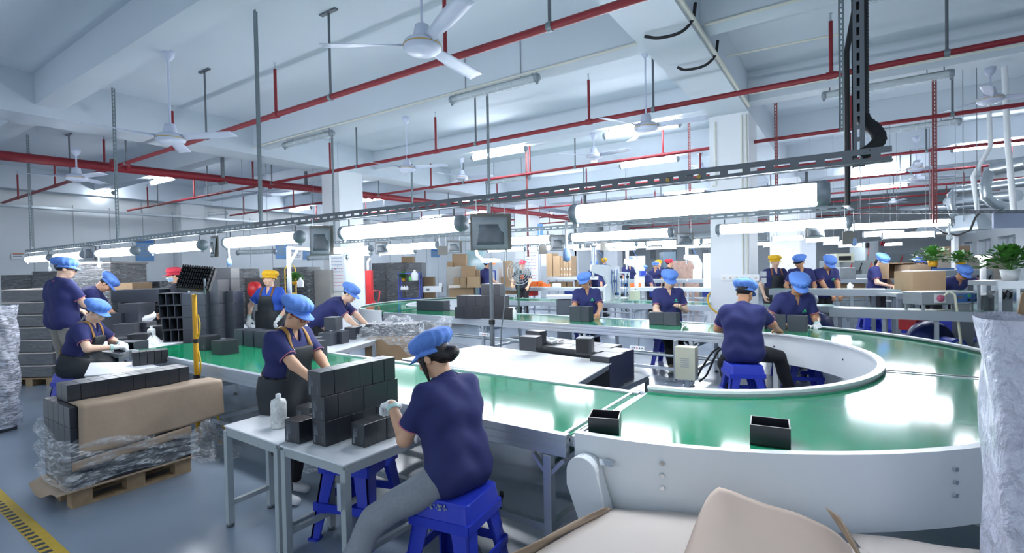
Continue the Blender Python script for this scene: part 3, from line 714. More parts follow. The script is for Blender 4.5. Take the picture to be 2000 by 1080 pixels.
# middle conveyor, slightly skewed
mc, A2, B2, d2, n2 = straight('belt_conveyor', 'middle green belt conveyor with rows of black boxes, bright alu frame', (-1.22, 6.93), (-8.35, 7.48), 1.16, ZB, [.55, 2.2, 4.3, 6.4], rail_h=.13)
mb = MB(); mb.tube([(-1.28, 6.98, .38), (-8.0, 7.5, .38)], .02, 8); part('cable_rail', mb, M_grey, mc, world=True)
for q, s in enumerate((1.3, 2.9, 4.2)):
    p = A2+d2*s+Vector((0, -.06, .47)); mb = MB(); mb.box(p, (.22, .03, .05), math.atan2(d2.y, d2.x)); ps = part('power_strip', mb, M_whitepl, mc, world=True)
    mb = MB()
    for j in range(5): mb.box(p+d2*(j-2)*.038+Vector((0, -.016, 0)), (.018, .004, .018), math.atan2(d2.y, d2.x), 1 if j == 2 else 0)
    part('socket', mb, [M_dkgrey, M_redpl], ps, world=True)
    mb = MB(); mb.bar(p+Vector((0, .05, 0)), p+Vector((0, .05, .15)), .03, .01); part('strip_bracket', mb, M_grey, mc, world=True)
# control cabinet under it
p = W(1341, 741, 0); c0 = D(1341, 708, 6.2)
t = thing('control_cabinet', 'cream control cabinet with louvres under the middle conveyor', 'cabinet', (c0.x, c0.y, c0.z-.2))
part('housing', MB().box((0, 0, .2), (.24, .16, .4)), M_cream, t, bevel=.006)
mb = MB()
for k in range(5): mb.box((0, -.083, .16+k*.025), (.1, .006, .008))
part('louvre', mb, M_tabgrey, t)
part('cabinet_bracket', MB().box((-.13, 0, .22), (.02, .14, .5)).box((0, .05, -.12), (.05, .05, .26)), M_alu, t)
# left ring and back conveyor
lr = ring_conv('far curved green conveyor beyond the bending woman, white side panels', -8.4, 10.1, 1.25, 1.4, 2.3, 2.62, math.pi/2, 3*math.pi/2, ZB+.015, bolts=True)
bc, A3, B3, d3, n3 = straight('belt_conveyor', 'third belt conveyor behind the two seated workers, pale top', (-2.1, 11.5), (-8.4, 11.5), 1.2, ZB, [.3, 2.2, 4.1, 5.9])
# ================================================================ TABLES
def table(name, label, poly, z, th=.03, legw=.04, m_top=None, m_leg=None, stretch=True, foot=True):
    P = [Vector((p[0], p[1], 0)) for p in poly]; c = sum(P, Vector())/len(P)
    t = thing(name, label, 'table', c)
    part('tabletop', MB().prism([(p.x, p.y) for p in P], z-th*.35, z), m_top or M_tabletop, t, world=True, bevel=.003)
    mb = MB()
    Q = [p+(c-p).normalized()*.03 for p in P]
    for a, b in zip(Q, Q[1:]+Q[:1]): mb.bar(a+Vector((0, 0, z-th*.35-.025)), b+Vector((0, 0, z-th*.35-.025)), .03, .05)
    part('frame', mb, m_leg or M_tabgrey, t, world=True)
    for q in Q:
        lg = part('leg', MB().box((q.x, q.y, (z-.03)/2+.01), (legw, legw, z-.05), math.atan2((P[1]-P[0]).y, (P[1]-P[0]).x)), m_leg or M_tabgrey, t, world=True, bevel=.002)
        if foot: part('foot', MB().lathe([(0, 0), (.024, 0), (.024, .02), (.014, .03)], (q.x, q.y, 0), 10), M_dkgrey, lg, world=True)
    if stretch:
        for a, b in ((Q[0], Q[-1]), (Q[1], Q[2])):
            part('stretcher', MB().bar(a+Vector((0, 0, .15)), b+Vector((0, 0, .15)), .03, .03), m_leg or M_tabgrey, t, world=True)
    return t
ZT = .66
T1 = [W(434, 832, ZT), W(547, 871, ZT), W(700, 793, ZT), W(588, 766, ZT)]
T1 = [(-3.39, 1.665), (-2.735, 1.645), (-2.735, 2.02), (-3.41, 1.98)]
T2 = [(-2.715, 1.64), (-2.145, 1.64), (-2.13, 2.28), (-2.715, 2.27)]
table('work_table', 'white-topped work table under the white bottle, beside the apron woman', T1, ZT)
table('work_table', 'white-topped work table under the wall of black boxes, by the seated woman', T2, ZT)
part('bracket_plate', MB().box((-2.16, 1.662-.045, .5), (.03, .004, .14)), M_alu, [o for o in COL.objects if o.name == 'work_table.001'][0], world=True)
WT = [W(1110, 752, .7), W(1197, 706, .7), W(945, 672, .7), W(780, 706, .7)]
WT = [(-1.86, 3.66), (-1.96, 4.74), (-3.85, 5.02), (-4.02, 3.85)]
table('packing_table', 'big white packing table behind the near conveyor, dark grey frame', WT, .69, m_top=M_tabwhite, m_leg=M_dkgrey, legw=.05)
LT = [W(148, 730, .68), W(378, 712, .68), W(338, 688, .68), W(232, 692, .68)]
table('work_table', 'low white table carrying the row of black boxes, in front of the seated apron woman', [(-6.2, 1.75), (-5.7, 2.34), (-6.6, 2.36), (-7.05, 2.05)], .68)
UT = [(-7.33, 2.42), (-7.42, 3.5), (-8.9, 5.3), (-10.2, 4.7), (-8.9, 2.5)]
table('packing_table', 'long white table under the stacked black trays, left end of the green belt', [(-7.33, 2.42), (-8.6, 5.1), (-9.25, 5.0), (-9.25, 3.0), (-8.5, 2.32)], .7)
a = [W(735, 664, .7), W(636, 692, .7), W(575, 668, .7), W(668, 645, .7)]
table('work_table', 'narrow metal table across the belt carrying stacked boxes, behind the apron woman', [tuple(W(735, 664, .7).xy), tuple(W(636, 692, .7).xy), tuple(W(575, 678, .7).xy), tuple(W(668, 649, .7).xy)], .7, m_leg=M_alu)
# cartons under the film
# ================================================================ BLACK BOXES
def gift(label, c, size, rz=0., group=None, m=None, seam=False, prints=None, openb=False, name='gift_box', inside=None):
    """c: base centre"""
    w, d, h = size; mb = MB()
    if openb:
        t = .006
        mb.box((0, 0, t/2), (w, d, t)); 
        for sx in (-1, 1): mb.box((sx*(w/2-t/2), 0, h/2), (t, d, h))
        for sy in (-1, 1): mb.box((0, sy*(d/2-t/2), h/2), (w-2*t, t, h))
        o = part(name, mb, [m or M_box], None)
    elif seam:
        mb.box((0, 0, h*.2), (w*.985, d*.985, h*.4)); mb.box((0, 0, h*.705), (w, d, h*.59))
        o = part(name, mb, [m or M_box], None, bevel=.0015)
    else:
        mb.box((0, 0, h/2), size); o = part(name, mb, [m or M_box], None, bevel=.002)
    o.location = c; o.rotation_euler = (0, 0, rz); tag(o, label, 'box', group)
    if prints:
        add_print(o, size, prints)
    return o
def add_print(o, size, face):
    """grey printed panel on one face: lines of small type, a square mark, a bar code"""
    w, d, h = size; mb = MB()
    def q(u0, u1, v0, v1):
        e = .0008
        if face == '-y': mb.box((((u0+u1)/2-.5)*w, -d/2-e, (v0+v1)/2*h), ((u1-u0)*w, .001, (v1-v0)*h))
        else: mb.box((-w/2-e, (.5-(u0+u1)/2)*d, (v0+v1)/2*h), (.001, (u1-u0)*d, (v1-v0)*h))
    for k in range(7): q(.14+k*.045, .155+k*.045, .38, .38+(.45, .3, .42, .38, .25, .44, .2)[k])
    q(.12, .24, .08, .34)
    for k in range(6): q(.13+.001*k, .23, .09+k*.04, .105+k*.04)
    q(.14, .22, .38, .46)
    for k in range(4): q(.78, .81, .12+k*.08, .16+k*.08)
    part('printed_text', mb, M_print, o)
# wall of boxes by the seated woman: 3 levels along Y
WX0, WY0 = -2.51, 1.80
for lv in range(3):
    for k in range(6):
        w, dd, h = .118, .092, .141
        ox = (.0, .0, -.012)[lv]+random.uniform(-.004, .004)
        gift('black gift box in the wall of boxes, %s level, %s from the front' % (['bottom', 'middle', 'top'][lv], ORD[k]), (WX0+ox, WY0+k*(dd+.001)+(0 if lv < 2 else -.015), ZT+lv*(h+.0005)), (w, dd, h), 0, 'wall of black gift boxes', prints='-y' if k == 0 else None)
for k in range(3):
    gift('black gift box in the short row before the seated woman\'s glove, %s from the front' % ORD[k], (-2.305+random.uniform(-.004, .004), 1.90+k*.082, ZT), (.112, .08, .128), 0, 'short row of black gift boxes', prints='-y' if k == 0 else None)
gift('black gift box at the front table edge, beside the tall stack', (-2.69, 1.755, ZT), (.13, .11, .13), .06, prints='-y')
gift('black gift box behind the front one, near the bottle', (-2.67, 1.885, ZT), (.12, .1, .125), 0)
gift('printed black gift box behind the white bottle, below the apron woman\'s hands', (-2.9, 1.96, ZT), (.125, .1, .13), .1, prints='-y')
# pallet load
PX0, PX1, PY0, PY1 = -5.16, -4.57, 1.2, 1.98
pal = thing('wooden_pallet', 'worn wooden pallet under the paper-covered black boxes', 'pallet', ((PX0+PX1)/2, (PY0+PY1)/2, 0))
mb = MB()
for k in range(4): mb.box((PX0+.07+k*(PX1-PX0-.14)/3, (PY0+PY1)/2, .118), (.12, PY1-PY0, .02))
part('deck_board', mb, M_wood, pal, world=True)
for k in range(3):
    part('skid_board', MB().box((PX0+.06+k*(PX1-PX0-.12)/2, (PY0+PY1)/2, .01), (.1, PY1-PY0, .02)), M_wood, pal, world=True)
    for j in range(3): part('block', MB().box((PX0+.06+k*(PX1-PX0-.12)/2, PY0+.06+j*(PY1-PY0-.12)/2, .064), (.1, .12, .088)), M_wood, pal, world=True)
part('cardboard_sheet', MB().grid(lambda u, v: (PX0-.03+u*(PX1-PX0+.06), PY0-.09+v*(PY1-PY0+.1), .131-.1*max(0, .12-v)/.12*(.5+.5*math.sin(u*5))), 12, 14), M_kraft, pal, world=True, solid=.003)
hb = .147
for lv in range(4):
    for i in range(5):
        for j in range(6):
            if lv < 3 and 0 < i < 4 and 0 < j < 5: continue
            w = (PX1-PX0)/5; dd = (PY1-PY0)/6
            if i in (0, 1, 2, 3) and j == 5 and lv < 3: continue
            gift('black open-ended box on the pallet, %s layer, column %s and row %s' % (ORD[lv], ORD[i], ORD[j]), (PX0+w*(i+.5), PY0+dd*(j+.5), .134+lv*hb), (w-.004, dd-.003, hb-.003), 0, 'black boxes on the pallet', openb=False, m=M_box)
zt = .134+4*hb
for k in range(10):
    for i in range(2):
        gift('black box in the top row on the pallet, %s line, %s from the near end' % (['outer', 'inner'][i], ORD[k]), (-4.83-i*.12, 1.285+k*.083, zt), (.116, .08, .125), 0, 'row of boxes on top of the pallet load')
# kraft paper draped over the right side
def kp(u, v):
    y = 1.245+u*.98; s = v*.55
    x0 = -4.755
    if s < .19: x, z = x0+s, zt+.004
    else: x, z = -4.555+.012*math.sin(u*9)+.05*max(0, u-.7)*(s-.19), zt+.004-(s-.19)*(1-.18*u*u)
    return (x+.006*math.sin(u*13+v*4), y+.02*v*u, z+.003*math.sin(u*17))
single('kraft_paper', MB().grid(kp, 26, 26), M_kraft, 'brown kraft paper sheet draped over the boxes on the pallet', 'paper', solid=.002)
def flm(u, v):
    a = u*3.0
    pts = [(PX0+.3, PY1-.1), (PX0-.03, PY0+.45), (PX0-.05, PY0-.04), (PX1+.025, PY0-.05), (PX1+.03, PY1-.35), (PX1+.03, PY1+.04)]
    f = u*5; i = min(4, int(f)); f -= i; x = pts[i][0]*(1-f)+pts[i+1][0]*f; y = pts[i][1]*(1-f)+pts[i+1][1]*f
    top = .55 if u < .5 else .55-.22*(u-.5)*2
    z = .15+v*(top-.15)
    return (x+.02*math.sin(u*31+v*11)+.015*math.sin(v*27+u*5), y+.018*math.sin(u*23+v*17), z+.01*math.sin(u*19))
single('stretch_film', MB().grid(flm, 60, 24), M_film, 'clear stretch film loosely wrapped around the pallet load', 'film')
# second kraft band lower on the right side
single('kraft_strip', MB().grid(lambda u, v: (PX1+.02+.006*math.sin(u*12), PY0+u*(PY1-PY0), .27+.07*v+.05*u), 14, 4), M_kraft, 'brown paper strip showing under the film low on the pallet load', 'paper', solid=.002)
# film heap on floor behind pallet
def heap(u, v):
    a = u*2*math.pi; r = v; return (-4.95+.42*r*math.cos(a)+.05*math.sin(7*a), 2.28+.22*r*math.sin(a), .015+.22*(1-r)*(1+.5*math.sin(5*a+r*6))+.02*math.sin(a*11+r*9))
single('film_heap', MB().grid(heap, 40, 12, wrap=True), M_film, 'crumpled heap of clear film on the floor behind the pallet', 'film')
single('film_heap', MB().grid(lambda u, v: tuple(Vector(heap(u, v))*1+Vector((1.0, .35, -.004))), 40, 12, wrap=True), M_film, 'flat crumpled film on the floor by the conveyor leg', 'film')
# row of boxes on the low white table
p0 = Vector((-6.12, 2.05, .68)); dr = Vector((.52, .86, 0)).normalized()
a = W(259, 716, .68); b = W(330, 708, .68); dr = (b-a).normalized(); L = (b-a).length
nrm = Vector((-dr.y, dr.x, 0))
rz = math.atan2(dr.y, dr.x)
for k in range(5):
    c = a+dr*(L*(k+.5)/5)+nrm*.09
    gift('black box in the row on the low white table, %s from the near end' % ORD[k], c, (L/5-.004, .17, .145), rz, 'boxes on the low white table', seam=False)
# boxes riding on the near belt
def onbelt(label, px, py, size, rz=0., z=ZB+.001, **kw):
    p = W(px, py, z); return gift(label, p, size, rz, **kw)
onbelt('black box pair riding on the green belt, nearest of the group', 440, 690, (.22, .2, .155), 0, seam=False)
onbelt('printed black box on the green belt behind the yellow stand', 405, 682, (.2, .2, .17), .25, prints='-y')
for k in range(3): onbelt('dark box in the line of three on the green belt, %s' % ['end one', 'middle one', 'one nearest the apron woman'][k], 480+k*20, 672+k*2.5, (.17, .2, .2), .1, m=M_slate, group='line of three on the belt')
onbelt('tall dark box on the green belt beside the apron woman', 619, 702, (.15, .15, .2), .2, m=M_slate)
onbelt('dark box on the green belt just behind the tall one', 612, 690, (.15, .15, .18), .2, m=M_slate)
# boxes on metal table beyond
def ontab(label, px, py, z, size, rz=0., **kw):
    return gift(label, W(px, py, z), size, rz, **kw)
for k, (px, py, lab) in enumerate(((641, 674, 'dark box on the metal table, left of the pair under the single one'), (664, 670, 'dark box on the metal table, right of the pair under the single one'), (690, 661, 'dark box on the metal table edge, nearer of the end pair'), (714, 657, 'dark box at the very end of the metal table'))):
    o = ontab(lab, px, py, .701, (.17, .17, .165), .35, m=M_slate)
o = gift('single dark box on top of the pair on the metal table', W(652, 668, .701)+Vector((0, 0, .167)), (.17, .17, .17), .35, m=M_slate)
# open boxes on the ring belt
def openbox(label, px, py, size, rz):
    p = W(px, py, ZB+.012); return gift(label, p, size, rz, openb=True)
openbox('open black box on the belt at the roller joint', 1182, 838, (.165, .165, .085), .3)
openbox('open black box alone on the curved belt', 1504, 862, (.18, .17, .1), .12)
# middle conveyor rows
def row_on(label, A, d, s0, n, w, dd, h, off, z, grp, m=None, lv=''):
    rz = math.atan2(d.y, d.x)
    nn = Vector((d.y, -d.x, 0))
    for k in range(n):
        c = A+d*(s0-k*w)+nn*off; gift('black box in the %s, %s from the left end' % (label, ORD[k]), (c.x, c.y, z), (w-.003, dd, h), rz, grp, m=m)
pA = W(886, 622, ZB); sA = (pA-A2).dot(d2); offA = .5
wB = .2; hB = .2
pa = W(888, 622, ZB); pb = W(1000, 625, ZB); dm = (pb-pa).normalized(); Lm = (pb-pa).length; nmd = Vector((-dm.y, dm.x, 0)); rzm = math.atan2(dm.y, dm.x)
for k in range(6):
    c = pa+dm*(Lm*(k+.5)/6)+nmd*.12; gift('black open tray box in the bottom row on the middle belt, %s from the left' % ORD[k], (c.x, c.y, ZB+.002), (Lm/6-.004, .22, .21), rzm, 'boxes stacked on the middle belt')
for k in range(5):
    c = pa+dm*(Lm*(k+.75)/6)+nmd*.12; gift('black open tray box in the second row on the middle belt, %s from the left' % ORD[k], (c.x, c.y, ZB+.214), (Lm/6-.004, .22, .21), rzm, 'boxes stacked on the middle belt')
for k in range(2):
    c = pa+dm*(Lm*(k+3.35)/6)+nmd*.12; gift('black open tray box on the very top of the middle belt stack, %s one' % ['inner', 'outer'][k], (c.x, c.y, ZB+.426), (Lm/6-.004, .22, .21), rzm, 'boxes stacked on the middle belt')
pa = W(813, 606, ZB); pb = W(866, 608, ZB); dm = (pb-pa).normalized(); Lm = (pb-pa).length; nmd = Vector((-dm.y, dm.x, 0)); rzm = math.atan2(dm.y, dm.x)
for k in range(3):
    c = pa+dm*(Lm*(k+.5)/3)+nmd*.12; gift('dark box in the group of three at the far bend, %s from the left' % ORD[k], (c.x, c.y, ZB+.002), (Lm/3-.004, .22, .22), rzm, 'boxes at the far bend', m=M_slate)
def pair(label, px, py, w, h, a1, a2, opened=None):
    """two boxes standing at an angle like an open book, in front of a worker"""
    p = W(px, py, ZB+.002)
    for k, (a, s) in enumerate(((a1, -1), (a2, 1))):
        c = p+Vector((s*w*.56, .0, 0)); gift(label % ['left', 'right'][k], c, (w, w*.6, h), a, m=M_slate if opened != k else None, openb=False)
pair('dark box standing before the frowning seated man, %s of the pair', 1135, 627, .19, .25, .5, -.3)
pair('dark box standing before the woman pinching a part, %s of the pair', 1297, 634, .21, .19, .25, -.2)
pair('dark box before the man leaning over the belt bend, %s of the pair', 1537, 647, .22, .22, .1, -.1)
gift('low black tray by the hand of the man seen from behind', W(1506, 642, ZB+.002), (.2, .2, .13), .3)
# black boxes behind the white packing table
for i in range(5):
    for j in range(2):
        gift('flat black box in the block behind the white table, %s in the %s line' % (ORD[i], ['front', 'back'][j]), (-2.95+i*.225, 5.13+j*.3+(.0 if i < 4 else -.2)-i*.035, .42), (.22, .29, .33), -.12, 'block of boxes behind the white table')
sup = table('low_table', 'low dark table carrying the black box block behind the white table', [(-3.1, 5.06), (-1.9, 4.84), (-1.85, 5.5), (-3.0, 5.7)], .42, m_top=M_dkgrey, m_leg=M_dkgrey)
zt2 = .751
gift('black box standing on the block behind the white table, left one', (W(1037, 683, zt2)), (.2, .16, .15), .1)
gift('black box leaning open behind the left one on the block', (W(1047, 672, zt2)), (.22, .12, .16), -.2)
o = gift('black box on its side with open mouth, on the block behind the white table', W(1143, 690, zt2), (.16, .17, .165), .25, openb=False)
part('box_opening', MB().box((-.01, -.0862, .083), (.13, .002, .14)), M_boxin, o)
def glovemesh(p, s=1.):
    mb = MB(); mb.ell(p+Vector((0, 0, .03*s)), (.09*s, .05*s, .03*s)); 
    for k in range(4): mb.tube([p+Vector((.07*s, (-.03+.02*k)*s, .03*s)), p+Vector((.15*s, (-.05+.03*k)*s, .02*s))], .014*s, 6)
    mb.tube([p+Vector((-.08*s, 0, .03*s)), p+Vector((-.16*s, .01, .03*s))], [.035*s, .04*s], 8)
    return mb
single('work_glove', glovemesh(W(1062, 670, zt2)), M_whitepl, 'crumpled white work glove on the black box block', 'glove')
single('work_glove', glovemesh(W(1078, 667, zt2), .9), M_whitepl, 'second white work glove lying by the first on the block', 'glove')
# open tray stack on the long table
def tray(label, c, w, d, h, rz, cells=3):
    mb = MB(); t = .008
    mb.box((0, d/2-t/2, h/2), (w, t, h)); mb.box((0, 0, t/2), (w, d, t)); mb.box((0, 0, h-t/2), (w, d, t))
    for k in range(cells+1): mb.box((-w/2+t/2+k*(w-t)/cells, 0, h/2), (t, d, h-2*t))
    o = part('divided_tray', mb, M_slate); o.location = c; o.rotation_euler = (0, 0, rz); return tag(o, label, 'tray', 'stack of open divided trays')
pt = W(337, 660, .7); pt2 = W(378, 662, .7)
for lv in range(4):
    c = D(346+[6, 4, 0, -2][lv], 655, 7.2); c.z = .7+lv*.172
    tray('open black divided tray in the tall stack, %s from the bottom' % ORD[lv], c, .3, .3, .17, math.radians(YAW)+.15)
k = 0
for (px, d, base, n) in ((392, 7.15, 0, 4), (420, 7.3, 0, 5), (449, 7.55, 0, 4)):
    for lv in range(n):
        c = D(px, 650, d); c.z = .7+lv*.172+(.0)
        gift('slate box in the big pile behind the work lamp, %s pile, %s from the bottom' % (['left', 'middle', 'right'][k], ORD[lv]), c, (.27 if k else .3, .34, .17), math.radians(YAW)+.1, 'big pile behind the work lamp', m=M_slate)
    k += 1
for lv in range(2):
    c = D(436, 640, 7.9); c.z = .7+(4+lv)*.172-.17*0
    gift('slate box crowning the big pile behind the work lamp, %s' % ['lower', 'upper'][lv], D(434, 640, 7.55)+Vector((0, 0, -.0)) if 0 else Vector((c.x, c.y, .7+.172*(4+lv))), (.4, .3, .17), math.radians(YAW)+.1, m=M_slate)
gift('tall dark block standing at the back of the big pile, under two boxes', Vector((D(436, 640, 7.9).x, D(436, 640, 7.9).y, .7)), (.4, .3, .685), math.radians(YAW)+.1, m=M_slate)
# boxes near the seated apron woman
spots = [(252, 610, 7.4, .28, .24, 'first'), (280, 612, 7.6, .24, .24, 'second'), (228, 588, 7.9, .3, .36, 'third'), (262, 594, 8.0, .3, .5, 'fourth'), (280, 596, 8.2, .24, .5, 'fifth')]
for (px, py, d, w, h, q) in spots:
    c = D(px, 640, d); c.z = .7
    gift('dark box standing at the back of the long white table, %s from the front' % q, c, (w, .25, h), math.radians(YAW)+.1, 'dark boxes at the back of the long table', m=M_slate)
for (px, d, h, q) in ((275, 7.0, .14, 'near the woman, left'), (308, 7.4, .2, 'behind the white bottle'), (238, 6.9, .1, 'flat one by her sleeve')):
    c = D(px, 640, d); c.z = .7
    gift('black box on the long white table, '+q, c, (.24, .24, h), math.radians(YAW)+.3)
c = D(257, 690, 6.35); c.z = .701
o = tray('open black tray in front of the seated apron woman\'s glove', c, .3, .2, .12, math.radians(YAW)-.2, 4); o['group'] = 'tray at her hands'
# bottles
def bottle(label, p, s=1., dirty=False):
    t = thing('plastic_bottle', label, 'bottle', p)
    part('bottle_body', MB().lathe([(0, 0), (.042*s, 0), (.045*s, .008*s), (.045*s, .15*s), (.04*s, .168*s), (.017*s, .178*s), (.014*s, .182*s)], n=20), mat('dirty_white_plastic', '#dfe3e2', .4, noise=.25, nscale=40) if dirty else M_whitepl, t)
    part('bottle_cap', MB().lathe([(.016*s, .18*s), (.016*s, .2*s), (.012*s, .205*s), (0, .206*s)], n=14), M_whitepl, t)
    return t
bottle('stained white plastic bottle on the foreground table', (-3.03, 1.83, ZT), 1.05, True)
c = D(296, 662, 7.1); c.z = .7; bottle('white squeeze bottle with cloth beside the seated apron woman', c, 1.1)
c = D(599, 655, 5.2); bottle('white bottle on the belt behind the apron woman', W(599, 664, ZB), 1.0)
bottle('white glue bottle on the middle belt beside the box stack', W(1004, 624, ZB), 1.0)
bottle('white bottle behind the wall of boxes by the glove', W(787, 800, ZT), .6) if 0 else None
mb = MB(); c = D(298, 668, 6.95); c.z = .7
mb.grid(lambda u, v: (c.x+(.12+.04*math.sin(u*19))*(1-v*.75)*math.cos(u*2*math.pi), c.y+(.1+.03*math.cos(u*25))*(1-v*.75)*math.sin(u*2*math.pi), .702+v*.1+.02*math.sin(u*31)*v), 24, 8, wrap=True)
single('white_cloth', mb, M_paper, 'crumpled white cloth around the squeeze bottle', 'cloth')
mb = MB(); c = D(268, 628, 8.0); 
mb.grid(lambda u, v: (c.x+(u-.5)*.55*CM[0][0]+.04*math.sin(v*7), c.y+(u-.5)*.55*CM[1][0]+.03*math.sin(u*9), .72+u*.25+.1*math.sin(v*3.1)*(1-.2*u)+.015*math.sin(u*23+v*17)), 16, 10)
single('foam_sheet', mb, M_paper, 'white foam sheet and film being unrolled on the long table', 'sheet', solid=.004)
# cartons under clear film beyond the metal table
for k, (px, lab) in enumerate(((742, 'film-covered dark box on the brown carton, left one'), (795, 'film-covered dark box on the brown carton, right one'))):
    c = D(px, 652, 7.35-.05*k); gift(lab, Vector((c.x, c.y, .711)), (.36, .3, .17), math.radians(YAW)+.15, m=M_slate)
c = D(792, 690, 7.3)
single('brown_carton', MB().box((c.x, c.y, .355), (1.0, .75, .71), math.radians(YAW)+.1), M_carton, 'large brown carton under crumpled clear film beyond the metal table', 'carton')
def fsh(u, v):
    e = Vector((CM[0][0], CM[1][0], 0)).normalized(); f = Vector((-e.y, e.x, 0))
    p = Vector((c.x, c.y, 0))+e*((u-.45)*1.25)+f*(-.46+.7*v*v)
    z = .915-.05*math.cos(u*9)-(.55*(1-v)**2*(.3+.7*u))+.03*math.sin(u*31+v*13)+.02*math.sin(v*29)
    return p+Vector((0, 0, z))
single('clear_film', MB().grid(fsh, 34, 24), M_film, 'crumpled sheet of clear film thrown over the dark boxes and carton', 'film')
# big cardboard in the near corner and wrapped stack
def bil(P, bulge=0., rip=0.):
    A, B, Cc, Dd = [Vector(p) for p in P]; n = (B-A).cross(Dd-A).normalized()
    return lambda u, v: (A*(1-u)+B*u)*(1-v)+(Dd*(1-u)+Cc*u)*v+n*(bulge*math.sin(u*math.pi)*math.sin(v*math.pi)+rip*math.sin(u*9+v*5))
single('brown_carton', MB().box((-.35, 1.15, .22), (1.1, 1.5, .44), -.1), M_carton, 'brown carton stack cut off by the bottom edge, under pale sheets', 'carton')
zs = .47
sheet = [W(1000, 1110, zs), W(1800, 1120, zs), W(1560, 1020, zs), W(1195, 993, zs)]
single('card_sheet', MB().grid(bil(sheet, .01, .004), 16, 12), M_pale, 'pale cardboard sheet on top of the near carton', 'cardboard', solid=.004)
fl = [W(985, 1112, zs), W(1195, 993, zs), W(1180, 990, zs+.03), W(960, 1100, zs+.05)]
single('carton_flap', MB().grid(bil(fl, .0, .006), 12, 4), M_kraft, 'torn brown carton edge standing along the pale sheet', 'cardboard', solid=.004)
def curl(u, v):
    # v: across (left to right), u: from near (bottom) to far (top); a sheet folded back over
    T_ = [(1366, 1004), (1384, 968), (1402, 951), (1428, 958), (1480, 980), (1560, 1003), (1630, 1036), (1685, 1092)]
    f = v*7; i = min(6, int(f)); f -= i; tx = T_[i][0]*(1-f)+T_[i+1][0]*f; ty = T_[i][1]*(1-f)+T_[i+1][1]*f
    bx = 1310+390*v; by = 1150
    return D(bx+(tx-bx)*u, by+(ty-by)*u, 1.72+.32*u-.10*math.sin(v*math.pi)*(1-u)+.05*v)
single('kraft_sheet', MB().grid(curl, 18, 18), mat('curled_card', '#c9b6a8', .7, noise=.05, nscale=4), 'large curled brown card sheet leaning up over the near carton', 'cardboard', solid=.004)
fl2 = [D(1700, 1125, 1.85), D(1652, 1050, 2.0), D(1612, 990, 2.1), D(1640, 1010, 2.02)]
single('carton_flap', MB().grid(bil(fl2, .02, .0), 10, 4), M_kraft, 'bent brown carton flap beside the curled sheet', 'cardboard', solid=.004)
fl3 = [W(1690, 1085, .45), W(2010, 1130, .45), W(1950, 1080, .45), W(1660, 1040, .45)]
single('card_sheet', MB().grid(bil(fl3, .0, .004), 8, 6), M_pale, 'pale flat card at the bottom edge beside the bent flap', 'cardboard', solid=.004)
# wrapped stack on the right edge
c = D(2075, 800, 1.75)
def wrap(u, v):
    a = u*2*math.pi; r = .19*(1+.0*v)
    q = 4; cx_ = abs(math.cos(a))**(2/q)*(1 if math.cos(a) > 0 else -1); sy_ = abs(math.sin(a))**(2/q)*(1 if math.sin(a) > 0 else -1)
    r += .05*(v-.5); wv = .012*math.sin(u*27+v*6)+.008*math.sin(v*17+u*19)
    return (c.x+(r+wv-.02*v*0)*cx_, c.y+(r+wv)*sy_, .02+v*1.42)
single('wrapped_stack', MB().grid(wrap, 60, 60, wrap=True), M_crumple, 'tall stack wrapped in bright crumpled film at the view edge', 'wrapped stack')
single('brown_carton', MB().box((c.x, c.y, .7), (.3, .3, 1.4), .2), M_pale, 'pale carton column inside the bright film wrap', 'carton')
fl4 = [D(1988, 612, 1.6), D(2030, 625, 1.6), D(2030, 560, 1.6), D(1996, 572, 1.6)]
single('carton_flap', MB().grid(bil(fl4, 0, 0), 4, 4), M_carton, 'brown carton flap sticking out above the bright film', 'cardboard', solid=.006)
# ================================================================ STANDS AND LAMPS
# yellow stand with flood lamp seen from behind
p = D(383, 700, 4.9); p.z = 0
t = thing('flood_lamp', 'finned black flood lamp on a yellow stand, seen from behind', 'lamp', p)
dtop = D(381, 574, (Vector((p.x, p.y, 1.4))-Vector((0, 0, 1.65))).length*.95)
ht = 1.45
part('pole', MB().tube([(0, 0, .02), (0, 0, ht)], .022, 10), M_yellow, t)
part('pole_clamp', MB().tube([(0, 0, .62), (0, 0, .67)], .03, 10).tube([(0, 0, .98), (0, 0, 1.02)], .03, 10), M_black, t)
pts = [(.03*math.sin(k*1.3)+.02, .02, 1.25-k*.08) for k in range(16)]
part('cable', MB().tube(pts, .008, 6), M_yelcable, t)
for a in (.3, 2.4, 4.5): part('tripod_leg', MB().tube([(0, 0, .3), (.28*math.cos(a), .28*math.sin(a), .015)], .012, 8), M_yellow, t)
hd = MB(); Rl = Matrix.Rotation(math.radians(YAW)+.2, 3, 'Z')@Matrix.Rotation(math.radians(-28), 3, 'X')@Matrix.Rotation(.12, 3, 'Y')
hc = Vector((.02, .02, ht+.15))
hd.box(hc, (.29, .05, .24), 0, 0, Rl)
head = part('lamp_housing', hd, M_black, t)
mb = MB()
for r_ in range(6):
    for k in range(13): mb.box(hc+Rl@Vector((-.13+k*.0215, -.04, -.1+r_*.04)), (.012, .045, .03), 0, 0, Rl)
part('cooling_fin', mb, M_black, head)
part('lamp_glass', MB().box(hc+Rl@Vector((0, .029, 0)), (.27, .006, .22), 0, 0, Rl), M_glass, head)
part('yoke', MB().tube([(-.16, .02, ht+.15), (-.16, .02, ht+.005), (.17, .02, ht+.005), (.17, .02, ht+.15)], .01, 6), M_grey, t)
